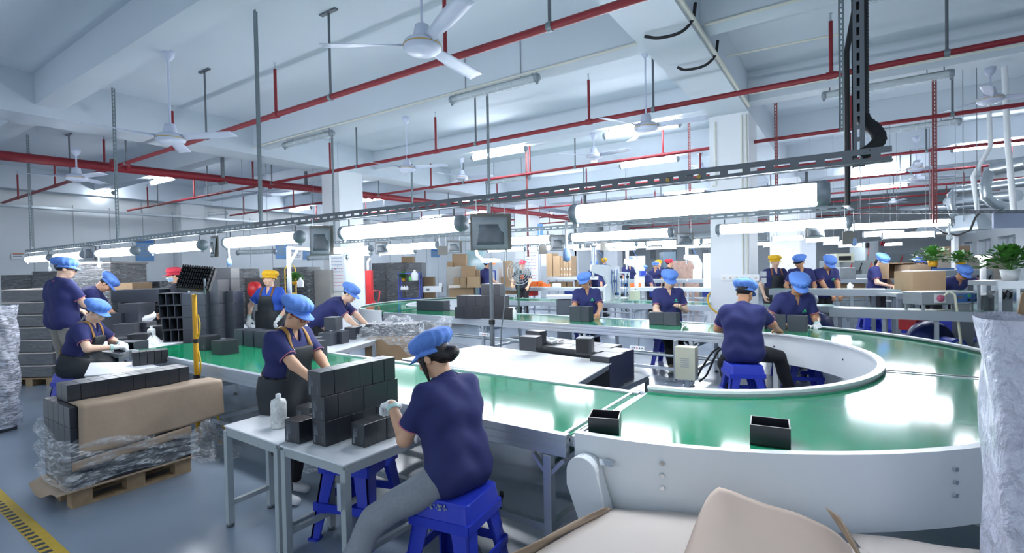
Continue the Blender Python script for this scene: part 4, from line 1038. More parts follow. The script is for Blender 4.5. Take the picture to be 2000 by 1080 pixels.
# dark pole stand with lit tube bar at the centre
p = D(961, 640, 6.45)
t = thing('lamp_stand', 'dark pole stand with shade and bright lamp in the middle of the hall', 'lamp', (p.x, p.y, 0))
part('pole', MB().tube([(0, 0, .02), (0, 0, .95)], .032, 10).tube([(0, 0, .95), (0, 0, 1.72)], .026, 10), M_dkgrey, t)
part('pole_clamp', MB().tube([(0, 0, .93), (0, 0, .99)], .042, 10), M_black, t)
part('base_plate', MB().lathe([(0, 0), (.2, 0), (.2, .02), (.05, .04)], n=20), M_dkgrey, t)
e = Vector((CM[0][0], CM[1][0], 0)).normalized()
part('cross_arm', MB().bar(Vector((0, 0, 1.73))-e*.12, Vector((0, 0, 1.73))+e*.15, .04, .03), M_whitepl, t)
lampm = mat('bright_lamp', '#ffffff', .3, emit=9)
part('lamp_tube', MB().tube([Vector((0, 0, 1.98))-e*.2, Vector((0, 0, 1.82))-e*.17, Vector((0, 0, 1.76))-e*.1, Vector((0, 0, 1.75))+e*.12], .016, 8), lampm, t)
part('shade', MB().prism([tuple((-e*.38+Vector((e.y, -e.x, 0))*.1).xy), tuple((e*.22+Vector((e.y, -e.x, 0))*.14).xy), tuple((e*.3-Vector((e.y, -e.x, 0))*.25).xy), tuple((-e*.3-Vector((e.y, -e.x, 0))*.25).xy)], 2.0, 2.03), M_galv, t)
part('shade_post', MB().tube([e*.2+Vector((0, 0, 1.73)), e*.2+Vector((0, 0, 2.0))], .014, 6), M_grey, t)
part('cable', MB().tube([e*.17+Vector((0, 0, 1.72)), e*.17+Vector((0, 0, 1.2)), e*.14+Vector((0, -.04, .85)), e*.1+Vector((0, 0, .5))], .008, 6), M_dkgrey, t)
# yellow hose on the floor, hoses
single('yellow_cable', MB().tube(smooth([(-5.3, 2.35, .6), (-5.2, 2.45, .35), (-5.02, 2.5, .12), (-4.8, 2.6, .12), (-4.6, 2.72, .3), (-4.4, 2.78, .33)]), .008, 6), M_yelcable, 'yellow cable sagging under the near conveyor', 'cable')
single('yellow_hose', MB().tube(smooth([D(1402, 612, 8.6), D(1388, 600, 8.7), D(1382, 585, 8.8), D(1386, 574, 8.9), D(1400, 578, 8.9)]), .016, 8), M_yelcable, 'yellow air hose hanging by the big column', 'hose')
for k, (a, b, c_) in enumerate(((1405, 1390, 1362), (1412, 1400, 1378))):
    single('black_cable', MB().tube(smooth([D(a, 678, 6.0), D(b, 690, 6.0), D(c_+8, 720, 6.1), D(c_, 735, 6.2), D(c_-12, 745, 6.2)]), .012, 6), M_rubber, ['black cable drooping behind the seated man, nearer one', 'black cable drooping behind the seated man, thinner one'][k], 'cable')
mb = MB(); q = D(1308, 1008, 2.72)
mb.tube([(q.x+.06*math.cos(k*.7), q.y+.05*math.sin(k*.7), .05+k*.0085) for k in range(34)], .008, 6)
single('coiled_hose', mb, mat('orange_red_hose', '#d8411f', .35), 'coiled orange air hose under the curved conveyor', 'hose')
# ================================================================ BLUE STOOLS
def make_stool(h=.5, w=.32):
    t = thing('plastic_stool', 'x', 'stool', group='blue plastic stools')
    mb = MB(); r = w*.5
    def ring(z, hw): return [(sx*hw, sy*hw, z) for sx, sy in ((-1, -1), (1, -1), (1, 1), (-1, 1))]
    def rr(hw, z, c=.16, n=4):
        out = []
        for qx, qy, a0 in ((1, 1, 0), (-1, 1, 90), (-1, -1, 180), (1, -1, 270)):
            for k in range(n):
                a = math.radians(a0+90*k/(n-1)); out.append((qx*hw*(1-c)+hw*c*math.cos(a), qy*hw*(1-c)+hw*c*math.sin(a), z))
        return out
    prof = [(r*.93, h), (r*.955, h-.006), (r*.965, h-.02), (r*1.04, h-.1), (r*1.03, h-.1), (r*.9, h-.03), (0.02, h-.025)]
    rows = [rr(.02, h-.004)]+[rr(a, z) for a, z in prof]
    n = len(rows[0]); vs = [v for q in rows for v in q]
    mb.add(vs, [(i*n+j, i*n+(j+1) % n, (i+1)*n+(j+1) % n, (i+1)*n+j) for i in range(len(rows)-1) for j in range(n)], 0, False); mb.add(rows[0], [tuple(range(n))])
    part('seat', mb, M_stool, t)
    for sx, sy in ((-1, -1), (1, -1), (1, 1), (-1, 1)):
        a = Vector((sx*r*.9, sy*r*.9, h-.06)); b = Vector((sx*r*1.28, sy*r*1.28, 0)); mb = MB()
        # L-shaped splayed leg, wide at top
        for ax in (0, 1):
            inn = Vector((-sx, 0, 0)) if ax == 0 else Vector((0, -sy, 0))
            wt, wb = .1, .055
            p = [a, a+inn*wt, b+inn*wb, b]; off = (Vector((0, -sy*.012, 0)) if ax == 0 else Vector((-sx*.012, 0, 0)))
            V = p+[v+off for v in p]
            mb.add(V, [(0, 1, 2, 3), (7, 6, 5, 4), (0, 4, 5, 1), (1, 5, 6, 2), (2, 6, 7, 3), (3, 7, 4, 0)])
        lg = part('leg', mb, M_stool, t)
        part('foot_pad', MB().box(b+Vector((-sx*.02, -sy*.02, .006)), (.06, .06, .012)), M_stool, lg)
    mb = MB(); z = h*.36; hw = r*1.17
    for k in range(4):
        p = ring(z, hw); mb.bar(p[k], p[(k+1) % 4], .012, .045)
    part('brace_ring', mb, M_stool, t)
    mb = MB(); 
    for k in range(4):
        p = ring(h-.115, r*1.03); mb.bar(p[k], p[(k+1) % 4], .012, .05)
    part('skirt', mb, M_stool, t)
    return t
ST0 = make_stool()
stools = []
def stool(loc, rz, label, s=1., h=None):
    o = ST0 if not stools else copy_tree(ST0); stools.append(o)
    o.location = loc; o.rotation_euler = (0, 0, rz); o['label'] = label; o.scale = (s, s, h or s)
    return o
# ================================================================ BACKGROUND
EX = Vector((CM[0][0], CM[1][0], 0)).normalized(); EF = Vector((-EX.y, EX.x, 0))
YR = math.radians(YAW)
def zat(py, d, px=1000): return D(px, py, d).z
def frame(px0, px1, pyt, d, pyb=None, z0=0.):
    if d < 0: d = dY((px0+px1)/2, pyt, -d)
    a = D(px0, pyt, d); b = D(px1, pyt, d); w = (b.xy-a.xy).length; c = (a+b)/2
    zb = z0 if pyb is None else D((px0+px1)/2, pyb, d).z
    return Vector((c.x, c.y, zb)), w, c.z-zb
def blk(name, label, cat, px0, px1, pyt, d, dep, m, pyb=None, z0=0., rz=0., group=None, bevel=0.):
    c, w, h = frame(px0, px1, pyt, d, pyb, z0)
    al = d < 0
    c = c+(Vector((0, 1, 0)) if al else EF)*dep/2
    mb = MB().box((0, 0, h/2), (w, dep, h)); o = part(name, mb, m, None, bevel=bevel); o.location = c; o.rotation_euler = (0, 0, (0 if al else YR)+rz)
    return tag(o, label, cat, group)
def pal_load(label, px0, px1, pyt, d, dep=1.0, m=None, layers=0, rz=0., film=True, name='wrapped_pallet', top=None, group='wrapped pallet loads'):
    c, w, h = frame(px0, px1, pyt, d); c = c+EF*dep/2
    t = thing(name, label, 'pallet load', c, YR+rz, group)
    mb = MB()
    for k in range(3): mb.box((-w/2+.06+k*(w-.12)/2, 0, .05), (.1, dep, .1))
    mb.box((0, 0, .11), (w, dep, .02)); part('pallet', mb, M_wood, t)
    if layers:
        lh = (h-.12)/layers
        for k in range(layers):
            ld = part('layer', MB().box((random.uniform(-.01, .01), 0, .12+lh*(k+.5)), (w*.97, dep*.97, lh*.86)), M_slate if m is None else m, t)
            part('interleaf', MB().box((0, 0, .12+lh*(k+.95)), (w, dep, lh*.07)), M_pale, ld)
    else: part('load', MB().box((0, 0, .12+(h-.12)/2), (w*.98, dep*.98, h-.12)), m or M_wrapdark, t)
    if film:
        def fw(u, v):
            a = u*4; i = int(a) % 4; f = a-int(a); q = [(-1, -1), (1, -1), (1, 1), (-1, 1)]; p = q[i]; r = q[(i+1) % 4]
            x = (p[0]*(1-f)+r[0]*f)*w*.505; y = (p[1]*(1-f)+r[1]*f)*dep*.505
            return (x+.008*math.sin(v*37+u*15), y+.008*math.sin(v*31+u*22), .14+v*(h-.15))
        part('film_wrap', MB().grid(fw, 24, 12, wrap=True), M_filmthin, t)
    if top:
        part('top_sheet', MB().box((0, 0, h+.02), (w*1.02, dep*1.02, .03)), top, t)
    return t
# --- left side
pal_load('big layered pallet of black sheets with pale interleaves by the standing man', 2, 98, 565, 7.6, .55, layers=7)
pal_load('dark wrapped pallet behind the layered one, against the grey wall', 0, 60, 537, 12.4, 1.0)
pal_load('dark wrapped pallet by the grey wall, just left of the black sheet stack', 62, 112, 530, 12.0, 1.0)
pal_load('tall stack of black sheets in film behind the standing man', 112, 216, 516, 10, 1.0, layers=0, top=M_box)
blk('black_board', 'black board lying on top of the tall sheet stack', 'board', 148, 200, 511, 10, .7, M_slate, 516)
pal_load('translucent wrapped pallet with brown posts, left of the tray stack', 216, 312, 551, 11.5, .9)
pal_load('wrapped pallet behind the red capped worker', 314, 372, 549, 10.8, .9)
pal_load('bright film-wrapped pallet behind the slate pile', 400, 440, 548, 10.2, .8, m=M_wrapdark)
pal_load('tall silvery wrapped pallet right of the slate pile', 441, 477, 525, 9.8, .6)
blk('brown_carton', 'open brown carton on the pallets behind the seated apron woman', 'carton', 219, 258, 553, 9.0, .5, M_carton, 566)
blk('black_board', 'wide pale-edged black board behind the dark boxes', 'board', 216, 310, 566, 8.6, .8, M_slate, 590)
c = D(-6, 700, 5.4)
single('wrapped_stack', MB().grid(lambda u, v: (c.x+(.17+.015*math.sin(u*37+v*23)+.01*math.sin(v*47))*math.cos(u*2*math.pi), c.y+(.17+.015*math.sin(u*31+v*19))*math.sin(u*2*math.pi), .05+v*1.3), 40, 40, wrap=True), M_film2, 'white film-wrapped stack cut by the view edge beside the layered pallet', 'wrapped stack')
single('dark_carton', MB().box((c.x, c.y, .65), (.2, .2, 1.3), .3), M_slate, 'dark carton column inside the white film at the view edge', 'carton')
single('fallen_card', MB().grid(lambda u, v: W(75+u*50, 705-v*12-u*4, .03+.02*math.sin(u*3)), 5, 4), M_pale, 'pale card lying on the floor behind the standing man', 'card', solid=.004)
# posters on grey wall
def poster(label, px0, px1, py0, py1, m, d=None, x=XW+.02, name='wall_poster', head=M_screen, lines=5):
    a = WX(px0, py0, x) if d is None else D(px0, py0, d); b = WX(px1, py1, x) if d is None else D(px1, py1, d)
    a2 = WX(px0, py1, x) if d is None else D(px0, py1, d); b2 = WX(px1, py0, x) if d is None else D(px1, py0, d)
    t = thing(name, label, 'poster', a2, 0, 'posters on the wall')
    n = (a-a2).cross(b-a2).normalized(); 
    if n.dot(Vector((0, 0, CH))-a2) < 0: n = -n
    def q(u0, u1, v0, v1, e): return [a2+(b-a2)*u+(a-a2)*v+n*e for u, v in ((u0, v0), (u1, v0), (u1, v1), (u0, v1))]
    def slab(Q, e=.004): return Q+[p-n*e for p in Q], [(0, 1, 2, 3), (7, 6, 5, 4), (0, 4, 5, 1), (1, 5, 6, 2), (2, 6, 7, 3), (3, 7, 4, 0)]
    mb = MB(); mb.add(*slab(q(0, 1, 0, 1, .004), .006)); part('sheet', mb, m, t, world=True)
    mb = MB(); mb.add(*slab(q(.08, .92, .82, .94, .007), .002)); part('heading', mb, head, t, world=True)
    mb = MB()
    for k in range(lines): mb.add(*slab(q(.12, .88-.2*((k*7) % 3)/2, .70-k*.6/lines, .70-k*.6/lines+.25/lines, .007), .002))
    part('text_lines', mb, M_grey, t, world=True)
    return t
poster('blue notice poster on the grey wall above the pallets', 266, 301, 466, 510, M_paperb)
poster('small white and orange safety sign low on the grey wall', 22, 48, 494, 506, M_paper, head=M_orange, lines=2)
poster('white notice panel on the wall pilaster', 352, 390, 480, 526, M_paper, lines=2)
poster('blue framed poster on the wall left of the white column', 539, 561, 470, 505, M_paperb)
poster('pale blue poster next to the framed one', 567, 590, 485, 508, M_paper)
poster('wide blue picture poster beside the pale one', 592, 622, 482, 507, M_paperb)
poster('small blue frame hanging right of the white column', 842, 859, 487, 502, M_paperb)
poster('small blue sign on the back wall above the fan', 977, 989, 489, 498, M_paperb)
# wall unit with off tubes near the wall
hang_wires(put_tube(D(500, 492, 13), YR-.35, False, 'unlit tube light hanging low near the wall posters', 'unlit tubes near the wall posters', .9))
hang_wires(put_tube(D(425, 417, 16), YR-.3, False, 'small unlit wall lamp under the cable tray', 'unlit tubes near the wall posters', .5))
# --- between yellow cap woman and white column
blk('black_cabinet', 'black machine cabinet behind the yellow capped woman', 'cabinet', 478, 522, 543, 9.6, .5, M_black)
def redmachine():
    c = D(497, 565, 9.3)
    t = thing('red_reel', 'red hose reel beside the black cabinet', 'reel', (c.x, c.y, c.z))
    part('drum', MB().lathe([(.0, -.06), (.14, -.06), (.14, .06), (0, .06)], n=16, R=Matrix.Rotation(math.pi/2, 3, 'X')), M_redpl, t)
    part('stand', MB().box((0, 0, -c.z/2), (.06, .06, c.z)), M_dkgrey, t)
redmachine()
pal_load('black wrapped pallet load behind the white machine table', 532, 600, 522, 11.2, .8)
pal_load('clear film wrapped carton load left of the whiteboard', 603, 645, 527, 11.6, .8, m=mat('grey_carton', '#a9a7a0', .7))
t = thing('machine_table', 'white cased machine table with a dark glass top behind the bending woman', 'machine', D(590, 560, 8.8).xy.to_3d(), YR-.12)
part('casing', MB().box((.05, .35, .66), (1.05, .7, .42)), M_white, t, bevel=.01); part('top_plate', MB().box((.05, .35, .9), (1.1, .75, .05)), M_alu, t); part('glass_top', MB().box((.02, .33, .93), (.85, .55, .015)), mat('dark_glass', '#39424b', .08), t)
for sx in (-.42, .52):
    for sy in (.05, .65): part('leg', MB().box((sx, sy, .23), (.06, .06, .46)), M_alu, t)
part('side_door', MB().box((.35, -.005, .66), (.02, .01, .3)), M_grey, t); part('edge_blue', MB().box((.0, -.012, .875), (.9, .015, .02)), M_screen, t)
t = thing('yellow_rack', 'thin yellow wire rack standing behind the yellow capped woman', 'rack', D(568, 575, 9.4).xy.to_3d(), YR)
for sx in (-.1, .1): part('post', MB().tube([(sx, 0, 0), (sx, 0, 1.7), (sx*.5, 0, 1.78)], .01, 6), M_yelcable, t)
part('hoop', MB().tube([(.1*math.cos(k*.5), .1*math.sin(k*.5), 1.25) for k in range(13)], .008, 5).tube([(.1*math.cos(k*.5), .1*math.sin(k*.5), 1.55) for k in range(13)], .008, 5), M_yelcable, t)
t = thing('lamp_post', 'tall aluminium post with angled arm above the white machine table', 'post', D(566, 580, 8.2).xy.to_3d(), YR)
part('post', MB().box((0, 0, 1.03), (.05, .05, 2.06)), M_alu, t); part('arm', MB().bar((0, 0, 2.04), (.5, 0, 2.0), .05, .05).bar((.0, 0, 1.75), (.16, 0, 2.02), .04, .04), M_alu, t)
hang_wires(put_tube(D(640, 503, 12.5), YR, False, 'unlit tube light near the whiteboard column', 'unlit tubes near the wall posters', .7))
def jug(label, px, py, d, m=M_whitepl, s=1.3):
    p = D(px, py, d); t = thing('plastic_jug', label, 'jug', p); part('jug_body', MB().lathe([(0, 0), (.07*s, 0), (.075*s, .02*s), (.075*s, .13*s), (.05*s, .17*s), (.022*s, .19*s)], n=14), m, t); part('jug_cap', MB().lathe([(.024*s, .19*s), (.024*s, .22*s), (0, .222*s)], n=10), m, t)
    part('handle', MB().tube([(.05*s, 0, .16*s), (.095*s, 0, .14*s), (.085*s, 0, .07*s)], .01*s, 6), m, t); return t
jug('white jug on the machine table near the yellow rack', 587, 561, 8.9, s=.75)
def plant(label, px, py, d, s, pot=M_yellow, base=None):
    p = D(px, py, d); t = thing('potted_plant', label, 'plant', p); r = .1*s
    part('pot', MB().lathe([(0, 0), (r*.75, 0), (r, .14*s), (r*.92, .14*s), (0, .12*s)], n=14), pot, t)
    mb = MB(); rnd = random.Random(px)
    for k in range(240):
        a = rnd.uniform(0, 6.28); el = rnd.uniform(.1, 1.45); L = rnd.uniform(.12, .36)*s; b = Vector((0, 0, .13*s)); dr = Vector((math.cos(a)*math.cos(el), math.sin(a)*math.cos(el), math.sin(el)*.8)); q = b+dr*L
        w = .046*s; sd = Vector((-math.sin(a), math.cos(a), rnd.uniform(-.4, .4))).normalized(); tip = q+(dr+Vector((0, 0, -.5*rnd.random()))).normalized()*.075*s
        m1 = q+(tip-q)*.45
        mb.add([q, m1+sd*w, tip, m1-sd*w], [(0, 1, 2, 3)], 0, True)
        if k % 5 == 0: mb.tube([b, b+dr*L*.5+Vector((0, 0, .01)), q], .003*s, 4)
    part('foliage', mb, M_green, t); return t
plant('small potted plant on the machine table behind the yellow rack', 576, 556, 9.0, .5)
# whiteboard on stand left of the column
def whiteboard(label, px0, px1, py0, py1, d, stand=True):
    c, w, h = frame(px0, px1, py0, d, py1)
    t = thing('whiteboard', label, 'whiteboard', (c.x, c.y, 0), YR if d > 0 else 0)
    part('panel', MB().box((0, 0, c.z+h/2), (w, .02, h)), M_paper, t); part('board_frame', MB().box((0, 0, c.z), (w+.03, .03, .03)).box((0, 0, c.z+h), (w+.03, .03, .03)).box((-w/2, 0, c.z+h/2), (.03, .03, h)).box((w/2, 0, c.z+h/2), (.03, .03, h)), M_alu, t)
    mb = MB(); rnd = random.Random(px0)
    for k in range(9):
        z = c.z+h*(.93-.095*k); x = -w*.42
        while x < w*.3:
            L = rnd.uniform(.04, .16)*w; mb.box((x+L/2, -.0125, z), (L, .003, .012*h), 0, 0 if k < 5 else 1); x += L+.03*w
    part('lettering', mb, [M_screen, M_pink], t)
    mb = MB()
    for k in range(5): mb.tube([(rnd.uniform(-.4, .4)*w, -.011, c.z+h*rnd.uniform(.3, .9)), (rnd.uniform(-.4, .4)*w*0+(-.3+.15*k)*w, -.02, c.z+h*.5)], .001, 4) if 0 else mb.lathe([(0, 0), (.012, 0), (.012, .012), (0, .014)], ((-.3+.15*k)*w, -.014, c.z+h*(.55+.08*(k % 3))), 8, R=Matrix.Rotation(math.pi/2, 3, 'X'))
    part('magnet', mb, M_pink, t)
    if stand: part('stand', MB().box((-w/2+.03, .03, c.z/2), (.03, .03, c.z)).box((w/2-.03, .03, c.z/2), (.03, .03, c.z)).box((0, .03, .02), (w, .4, .03)), M_alu, t)
    return t
whiteboard('whiteboard covered in handwriting and pink notes beside the white column', 645, 673, 499, 570, 11.8)
whiteboard('whiteboard with blue writing and magnets leaning on the rear column', 1022, 1054, 489, 555, -17.2, False)
c, w, h = frame(1056, 1068, 496, -17.26, 520); single('paper_sheets', MB().box((c.x, c.y, c.z+h/2), (w, .02, h)), M_paper, 'papers pinned on the rear column right of the whiteboard', 'paper')
# right of the white column
t = thing('red_cabinet', 'red fire cabinet with pipes just right of the white column', 'cabinet', D(722, 580, 14.6).xy.to_3d(), YR)
part('body', MB().box((0, 0, 1.05), (.17, .2, 1.2)), M_redpl, t); part('feet', MB().box((0, 0, .22), (.15, .18, .45)), M_dkgrey, t); part('pipe', MB().tube([(-.03, 0, 1.65), (-.03, 0, 1.9), (.05, 0, 2.0)], .03, 8), M_whitepl, t)
t = thing('red_trolley', 'red pump truck handle standing by the red cabinet', 'trolley', D(735, 585, 13.8).xy.to_3d(), YR)
part('handle', MB().tube([(0, 0, .1), (-.02, 0, .7), (-.12, 0, .95), (-.05, 0, 1.1), (.1, 0, 1.08), (.06, 0, .8)], .02, 6), M_redpl, t); part('base', MB().box((0, .1, .08), (.3, .5, .1)), M_dkgrey, t)
pal_load('wrapped pallet with brown post right of the red cabinet', 726, 753, 514, 18, 1.0)
pal_load('dark wrapped pallet in the middle of three behind the far bend', 754, 790, 513, 17.8, 1.0)
pal_load('bright wrapped pallet behind the blue trolley', 792, 823, 513, 17.6, 1.0)
blk('brown_carton', 'loose brown carton on top of the wrapped pallets', 'carton', 784, 806, 501, 18, .4, M_carton, 513)
def trolley(label, px0, px1, pyt, pyb, d):
    c, w, h = frame(px0, px1, pyt, d, pyb)
    t = thing('blue_trolley', label, 'trolley', (c.x, c.y, max(0, c.z)), YR)
    for sx in (-1, 1):
        for sy in (0, .4): part('post', MB().box((sx*w/2, sy, h/2), (.03, .03, h)), M_bluepl, t)
    for z in (h, h*.45): part('shelf', MB().box((0, .2, z), (w, .42, .03)), M_bluepl, t)
    return t, c, w, h
trolley('blue two-shelf trolley with bottles beyond the far bend', 778, 819, 549, 640, 16.6)
plant('small plant on the blue trolley', 788, 549, 16.7, .7)
jug('white jug on the blue trolley', 810, 548, 16.6, s=1.6); jug('small green bottle on the blue trolley', 801, 548, 16.5, mat('green_bottle', '#6fd06a', .4), .6)
for k in range(3): jug('white spray bottle on the lower shelf of the blue trolley, %s' % ORD[k], 785+k*5, 566, 16.5, s=.6)
trolley('blue trolley behind the worker in front of the lamp stand', 937, 967, 537, 625, 17.4)
t = thing('label_printer', 'white desktop machine beside the far bend', 'machine', D(848, 571, 16.8), YR)
part('casing', MB().box((-.05, .15, .1), (.62, .35, .2)), M_white, t, bevel=.01); part('head', MB().box((.22, .15, .24), (.12, .3, .14)), M_white, t); part('screen', MB().box((-.2, -.03, .1), (.1, .01, .07)), M_dkgrey, t)
blk('brown_carton', 'crumpled open carton beyond the blue trolley', 'carton', 824, 846, 541, 18, .5, M_carton, 600)
CT = [(883, 910, 496, 520, 17.5, 'tall carton on the wrapped load'), (901, 928, 520, 545, 16.8, 'wide carton in the middle of the carton pile'), (873, 884, 511, 522, 17.4, 'small carton left of the tall one'), (886, 898, 543, 562, 16.4, 'bottom carton, left'), (899, 911, 543, 562, 16.3, 'bottom carton, middle'), (912, 937, 541, 562, 16.2, 'bottom carton, right'), (928, 936, 527, 541, 16.9, 'narrow carton at the pile edge')]
for (a, b, y0, y1, d, lab) in CT: blk('brown_carton', lab+', in the pile by the clear tank', 'carton', a, b, y0, d, .5, M_carton, y1, group='pile of cartons by the clear tank')
pal_load('film wrapped carton load left of the carton pile', 871, 902, 521, 17, .8, m=mat('grey_carton', '#a9a7a0', .7))
blk('platform_board', 'stack of pale board sheets on the bench by the carton pile', 'board', 876, 955, 556, 16.4, .9, M_pale, 562)
blk('brown_bin', 'dark bin under the board sheets by the carton pile', 'bin', 878, 925, 562, 16.5, .8, M_carton, 582)
t = thing('clear_tank', 'teal clear plastic tank with shelves by the back wall', 'tank', D(928, 540, 18).xy.to_3d(), YR)
part('tank', MB().box((0, .3, 1.15), (.62, .5, 2.3)), mat('teal_clear', '#8fc2c8', .1, alpha=.5), t); part('shelf', MB().box((0, .3, 1.2), (.6, .48, .04)).box((0, .3, 1.6), (.6, .48, .04)), M_screen, t)
blk('brown_carton', 'carton with white mark behind the pedestal fan', 'carton', 982, 1002, 509, 17, .5, M_carton, 545)
blk('brown_carton', 'low carton under the marked one behind the fan', 'carton', 978, 1010, 540, 17, .5, M_carton, 575)
blk('brown_carton', 'narrow carton column right of the lamp stand', 'carton', 973, 980, 523, 17.2, .3, M_pale, 580)
blk('orange_tray', 'orange tray lying above the lamp tube', 'tray', 954, 967, 512, 16, .4, M_orange, 517)
# carton stack with round labels
for k, (a, b, y0, y1) in enumerate(((1066, 1079, 495, 540), (1079, 1094, 500, 540))):
    blk('tall_carton', 'tall brown carton right of the whiteboard column, %s' % ['outer', 'inner'][k], 'carton', a, b, y0, -16.0, .5, M_carton, y1)
for r_ in range(2):
    for k in range(4):
        a = 1094+k*5.6; o = blk('labelled_carton', 'small carton with a white dot, %s row, %s along' % (['lower', 'upper'][r_], ORD[k]), 'carton', a, a+5.4, 520-r_*10+(10 if 0 else 0), 15.1, .4, M_carton, 540 if r_ == 0 else 530-r_*10+10, group='cartons with white dots') if 0 else None
for r_ in range(4):
    for k in range(4):
        a = 1094+k*5.6; y1 = 540-r_*10
        o = blk('labelled_carton', 'small carton with a white dot, %s row from the bottom, %s along' % (ORD[r_], ORD[k]), 'carton', a, a+5.4, y1-9.8, -16.05, .4, M_carton, y1, group='cartons with white dots')
        part('white_dot', MB().lathe([(0, 0), (.022, 0), (.022, .004), (0, .005)], (0, -.2, .08), 8, R=Matrix.Rotation(math.pi/2, 3, 'X')), M_paper, o) if r_ < 2 else None
def bench(label, px0, px1, py, d, dep, m_top=M_tabletop, m_leg=M_alu, th=.06, d1=None, name='work_bench', shelf=None, legs=3, group=None, skirt=.0):
    if d < 0: a = WY(px0, py, -d); b = WY(px1, py, -d); a.z = b.z = (a.z+b.z)/2
    else: a = D(px0, py, d); b = D(px1, py, d1 or d); b.z = a.z
    dr = (b-a); L = dr.xy.length; rz = math.atan2(dr.y, dr.x)
    t = thing(name, label, 'bench', (a.x, a.y, 0), rz, group)
    z = a.z
    part('tabletop', MB().box((L/2, dep/2, z-th/2), (L, dep, th)), m_top, t)
    part('front_rail', MB().box((L/2, -.012, z-.05), (L, .024, .1+skirt)), m_leg, t)
    for k in range(legs):
        x = .08+(L-.16)*k/(legs-1)
        for y in (.05, dep-.05): part('leg', MB().box((x, y, (z-th)/2), (.05, .05, z-th)), m_leg, t)
    part('lower_rail', MB().box((L/2, dep/2, .25), (L-.1, .04, .04)), m_leg, t)
    if shelf: part('lower_shelf', MB().box((L/2, dep/2, z*shelf), (L-.1, dep*.9, .025)), m_leg, t)
    return t, z
bench('white bench carrying the dotted cartons', 1066, 1178, 541, -15.9, .7, shelf=.6)
for k in range(5): blk('brown_carton', 'carton on the lower shelf of the carton bench, %s along' % ORD[k], 'carton', 1068+k*13, 1080+k*13, 551, -16.1, .4, M_carton, 563, group='cartons on the lower shelf')
bench('long pale bench with orange boxes in front of the red capped worker', 960, 1240, 562, -14.0, .7, m_top=mat('pale_green_top', '#b9cfcb', .25), legs=5)
for k, (a, b, y0) in enumerate(((1030, 1034, 551), (1036, 1049, 550), (1051, 1055, 549), (1056, 1061, 552), (1066, 1069, 555))): blk('orange_box', 'orange box on the long pale bench, %s along' % ORD[k], 'box', a, b, y0, -14.2, .2, M_orange, 560, group='orange boxes on the pale bench')
blk('red_bin', 'red bin under the long pale bench', 'bin', 1031, 1043, 567, -14.1, .3, M_redpl, 578)
for k in range(2): blk('white_box', 'white box with red band on the pale bench, %s' % ORD[k], 'box', 1079+k*6, 1084+k*6, 553, -14.2, .2, M_paper, 560, group='white boxes on the pale bench')
blk('sheet_table', 'bright white sheet table beside the frowning seated man', 'table', 1070, 1122, 578, 11.2, .6, M_tabwhite, 584)
blk('dark_hopper', 'dark sloped hopper under the bright white sheet', 'hopper', 1090, 1116, 585, 11.3, .4, M_dkgrey)
# pedestal fan
def pedfan():
    p = D(1014, 541, 11.8); t = thing('pedestal_fan', 'pedestal fan with wire cage behind the middle belt', 'fan', (p.x, p.y, 0), YR+.35)
    zc_ = D(1008, 531, 11.8).z; Rf = Matrix.Rotation(math.pi/2, 3, 'X'); mb = MB()
    for r_ in (.06, .12, .18, .24, .3): mb.tube([(r_*math.cos(k*math.pi/16), -.1+.06*(r_/.3)**2, zc_+r_*math.sin(k*math.pi/16)) for k in range(33)], .004 if r_ < .3 else .008, 5, cap=False)
    for k in range(20): a = k*math.pi/10; mb.tube([(.03*math.cos(a), -.1, zc_+.03*math.sin(a)), (.3*math.cos(a), -.04, zc_+.3*math.sin(a))], .003, 4)
    part('cage', mb, M_guard, t); mb = MB()
    for k in range(3):
        a0 = k*2.094; mb.grid(lambda u, v: ((.05+.2*u)*math.cos(a0+(v-.5)*.9), -.05+.03*(v-.5), zc_+(.05+.2*u)*math.sin(a0+(v-.5)*.9)), 5, 4)
    part('blade', mb, mat('fan_blade', '#c7ccc8', .4, alpha=.6), t, solid=.003)
    part('motor', MB().lathe([(0, -.09), (.07, -.09), (.09, 0), (.06, .12), (0, .14)], (0, .04, zc_), 14, R=Matrix.Rotation(-math.pi/2, 3, 'X')), mat('fan_green', '#4d6a5e', .4), t)
    part('pole', MB().tube([(0, .06, .03), (0, .06, zc_-.05)], .025, 8), mat('fan_green', '#4d6a5e'), t); part('base', MB().lathe([(0, 0), (.22, 0), (.2, .03), (.04, .06)], (0, .06, 0), 16), M_dkgrey, t)
    part('control_box', MB().box((.08, .02, zc_-.12), (.07, .06, .1)), M_orange, t)
pedfan()
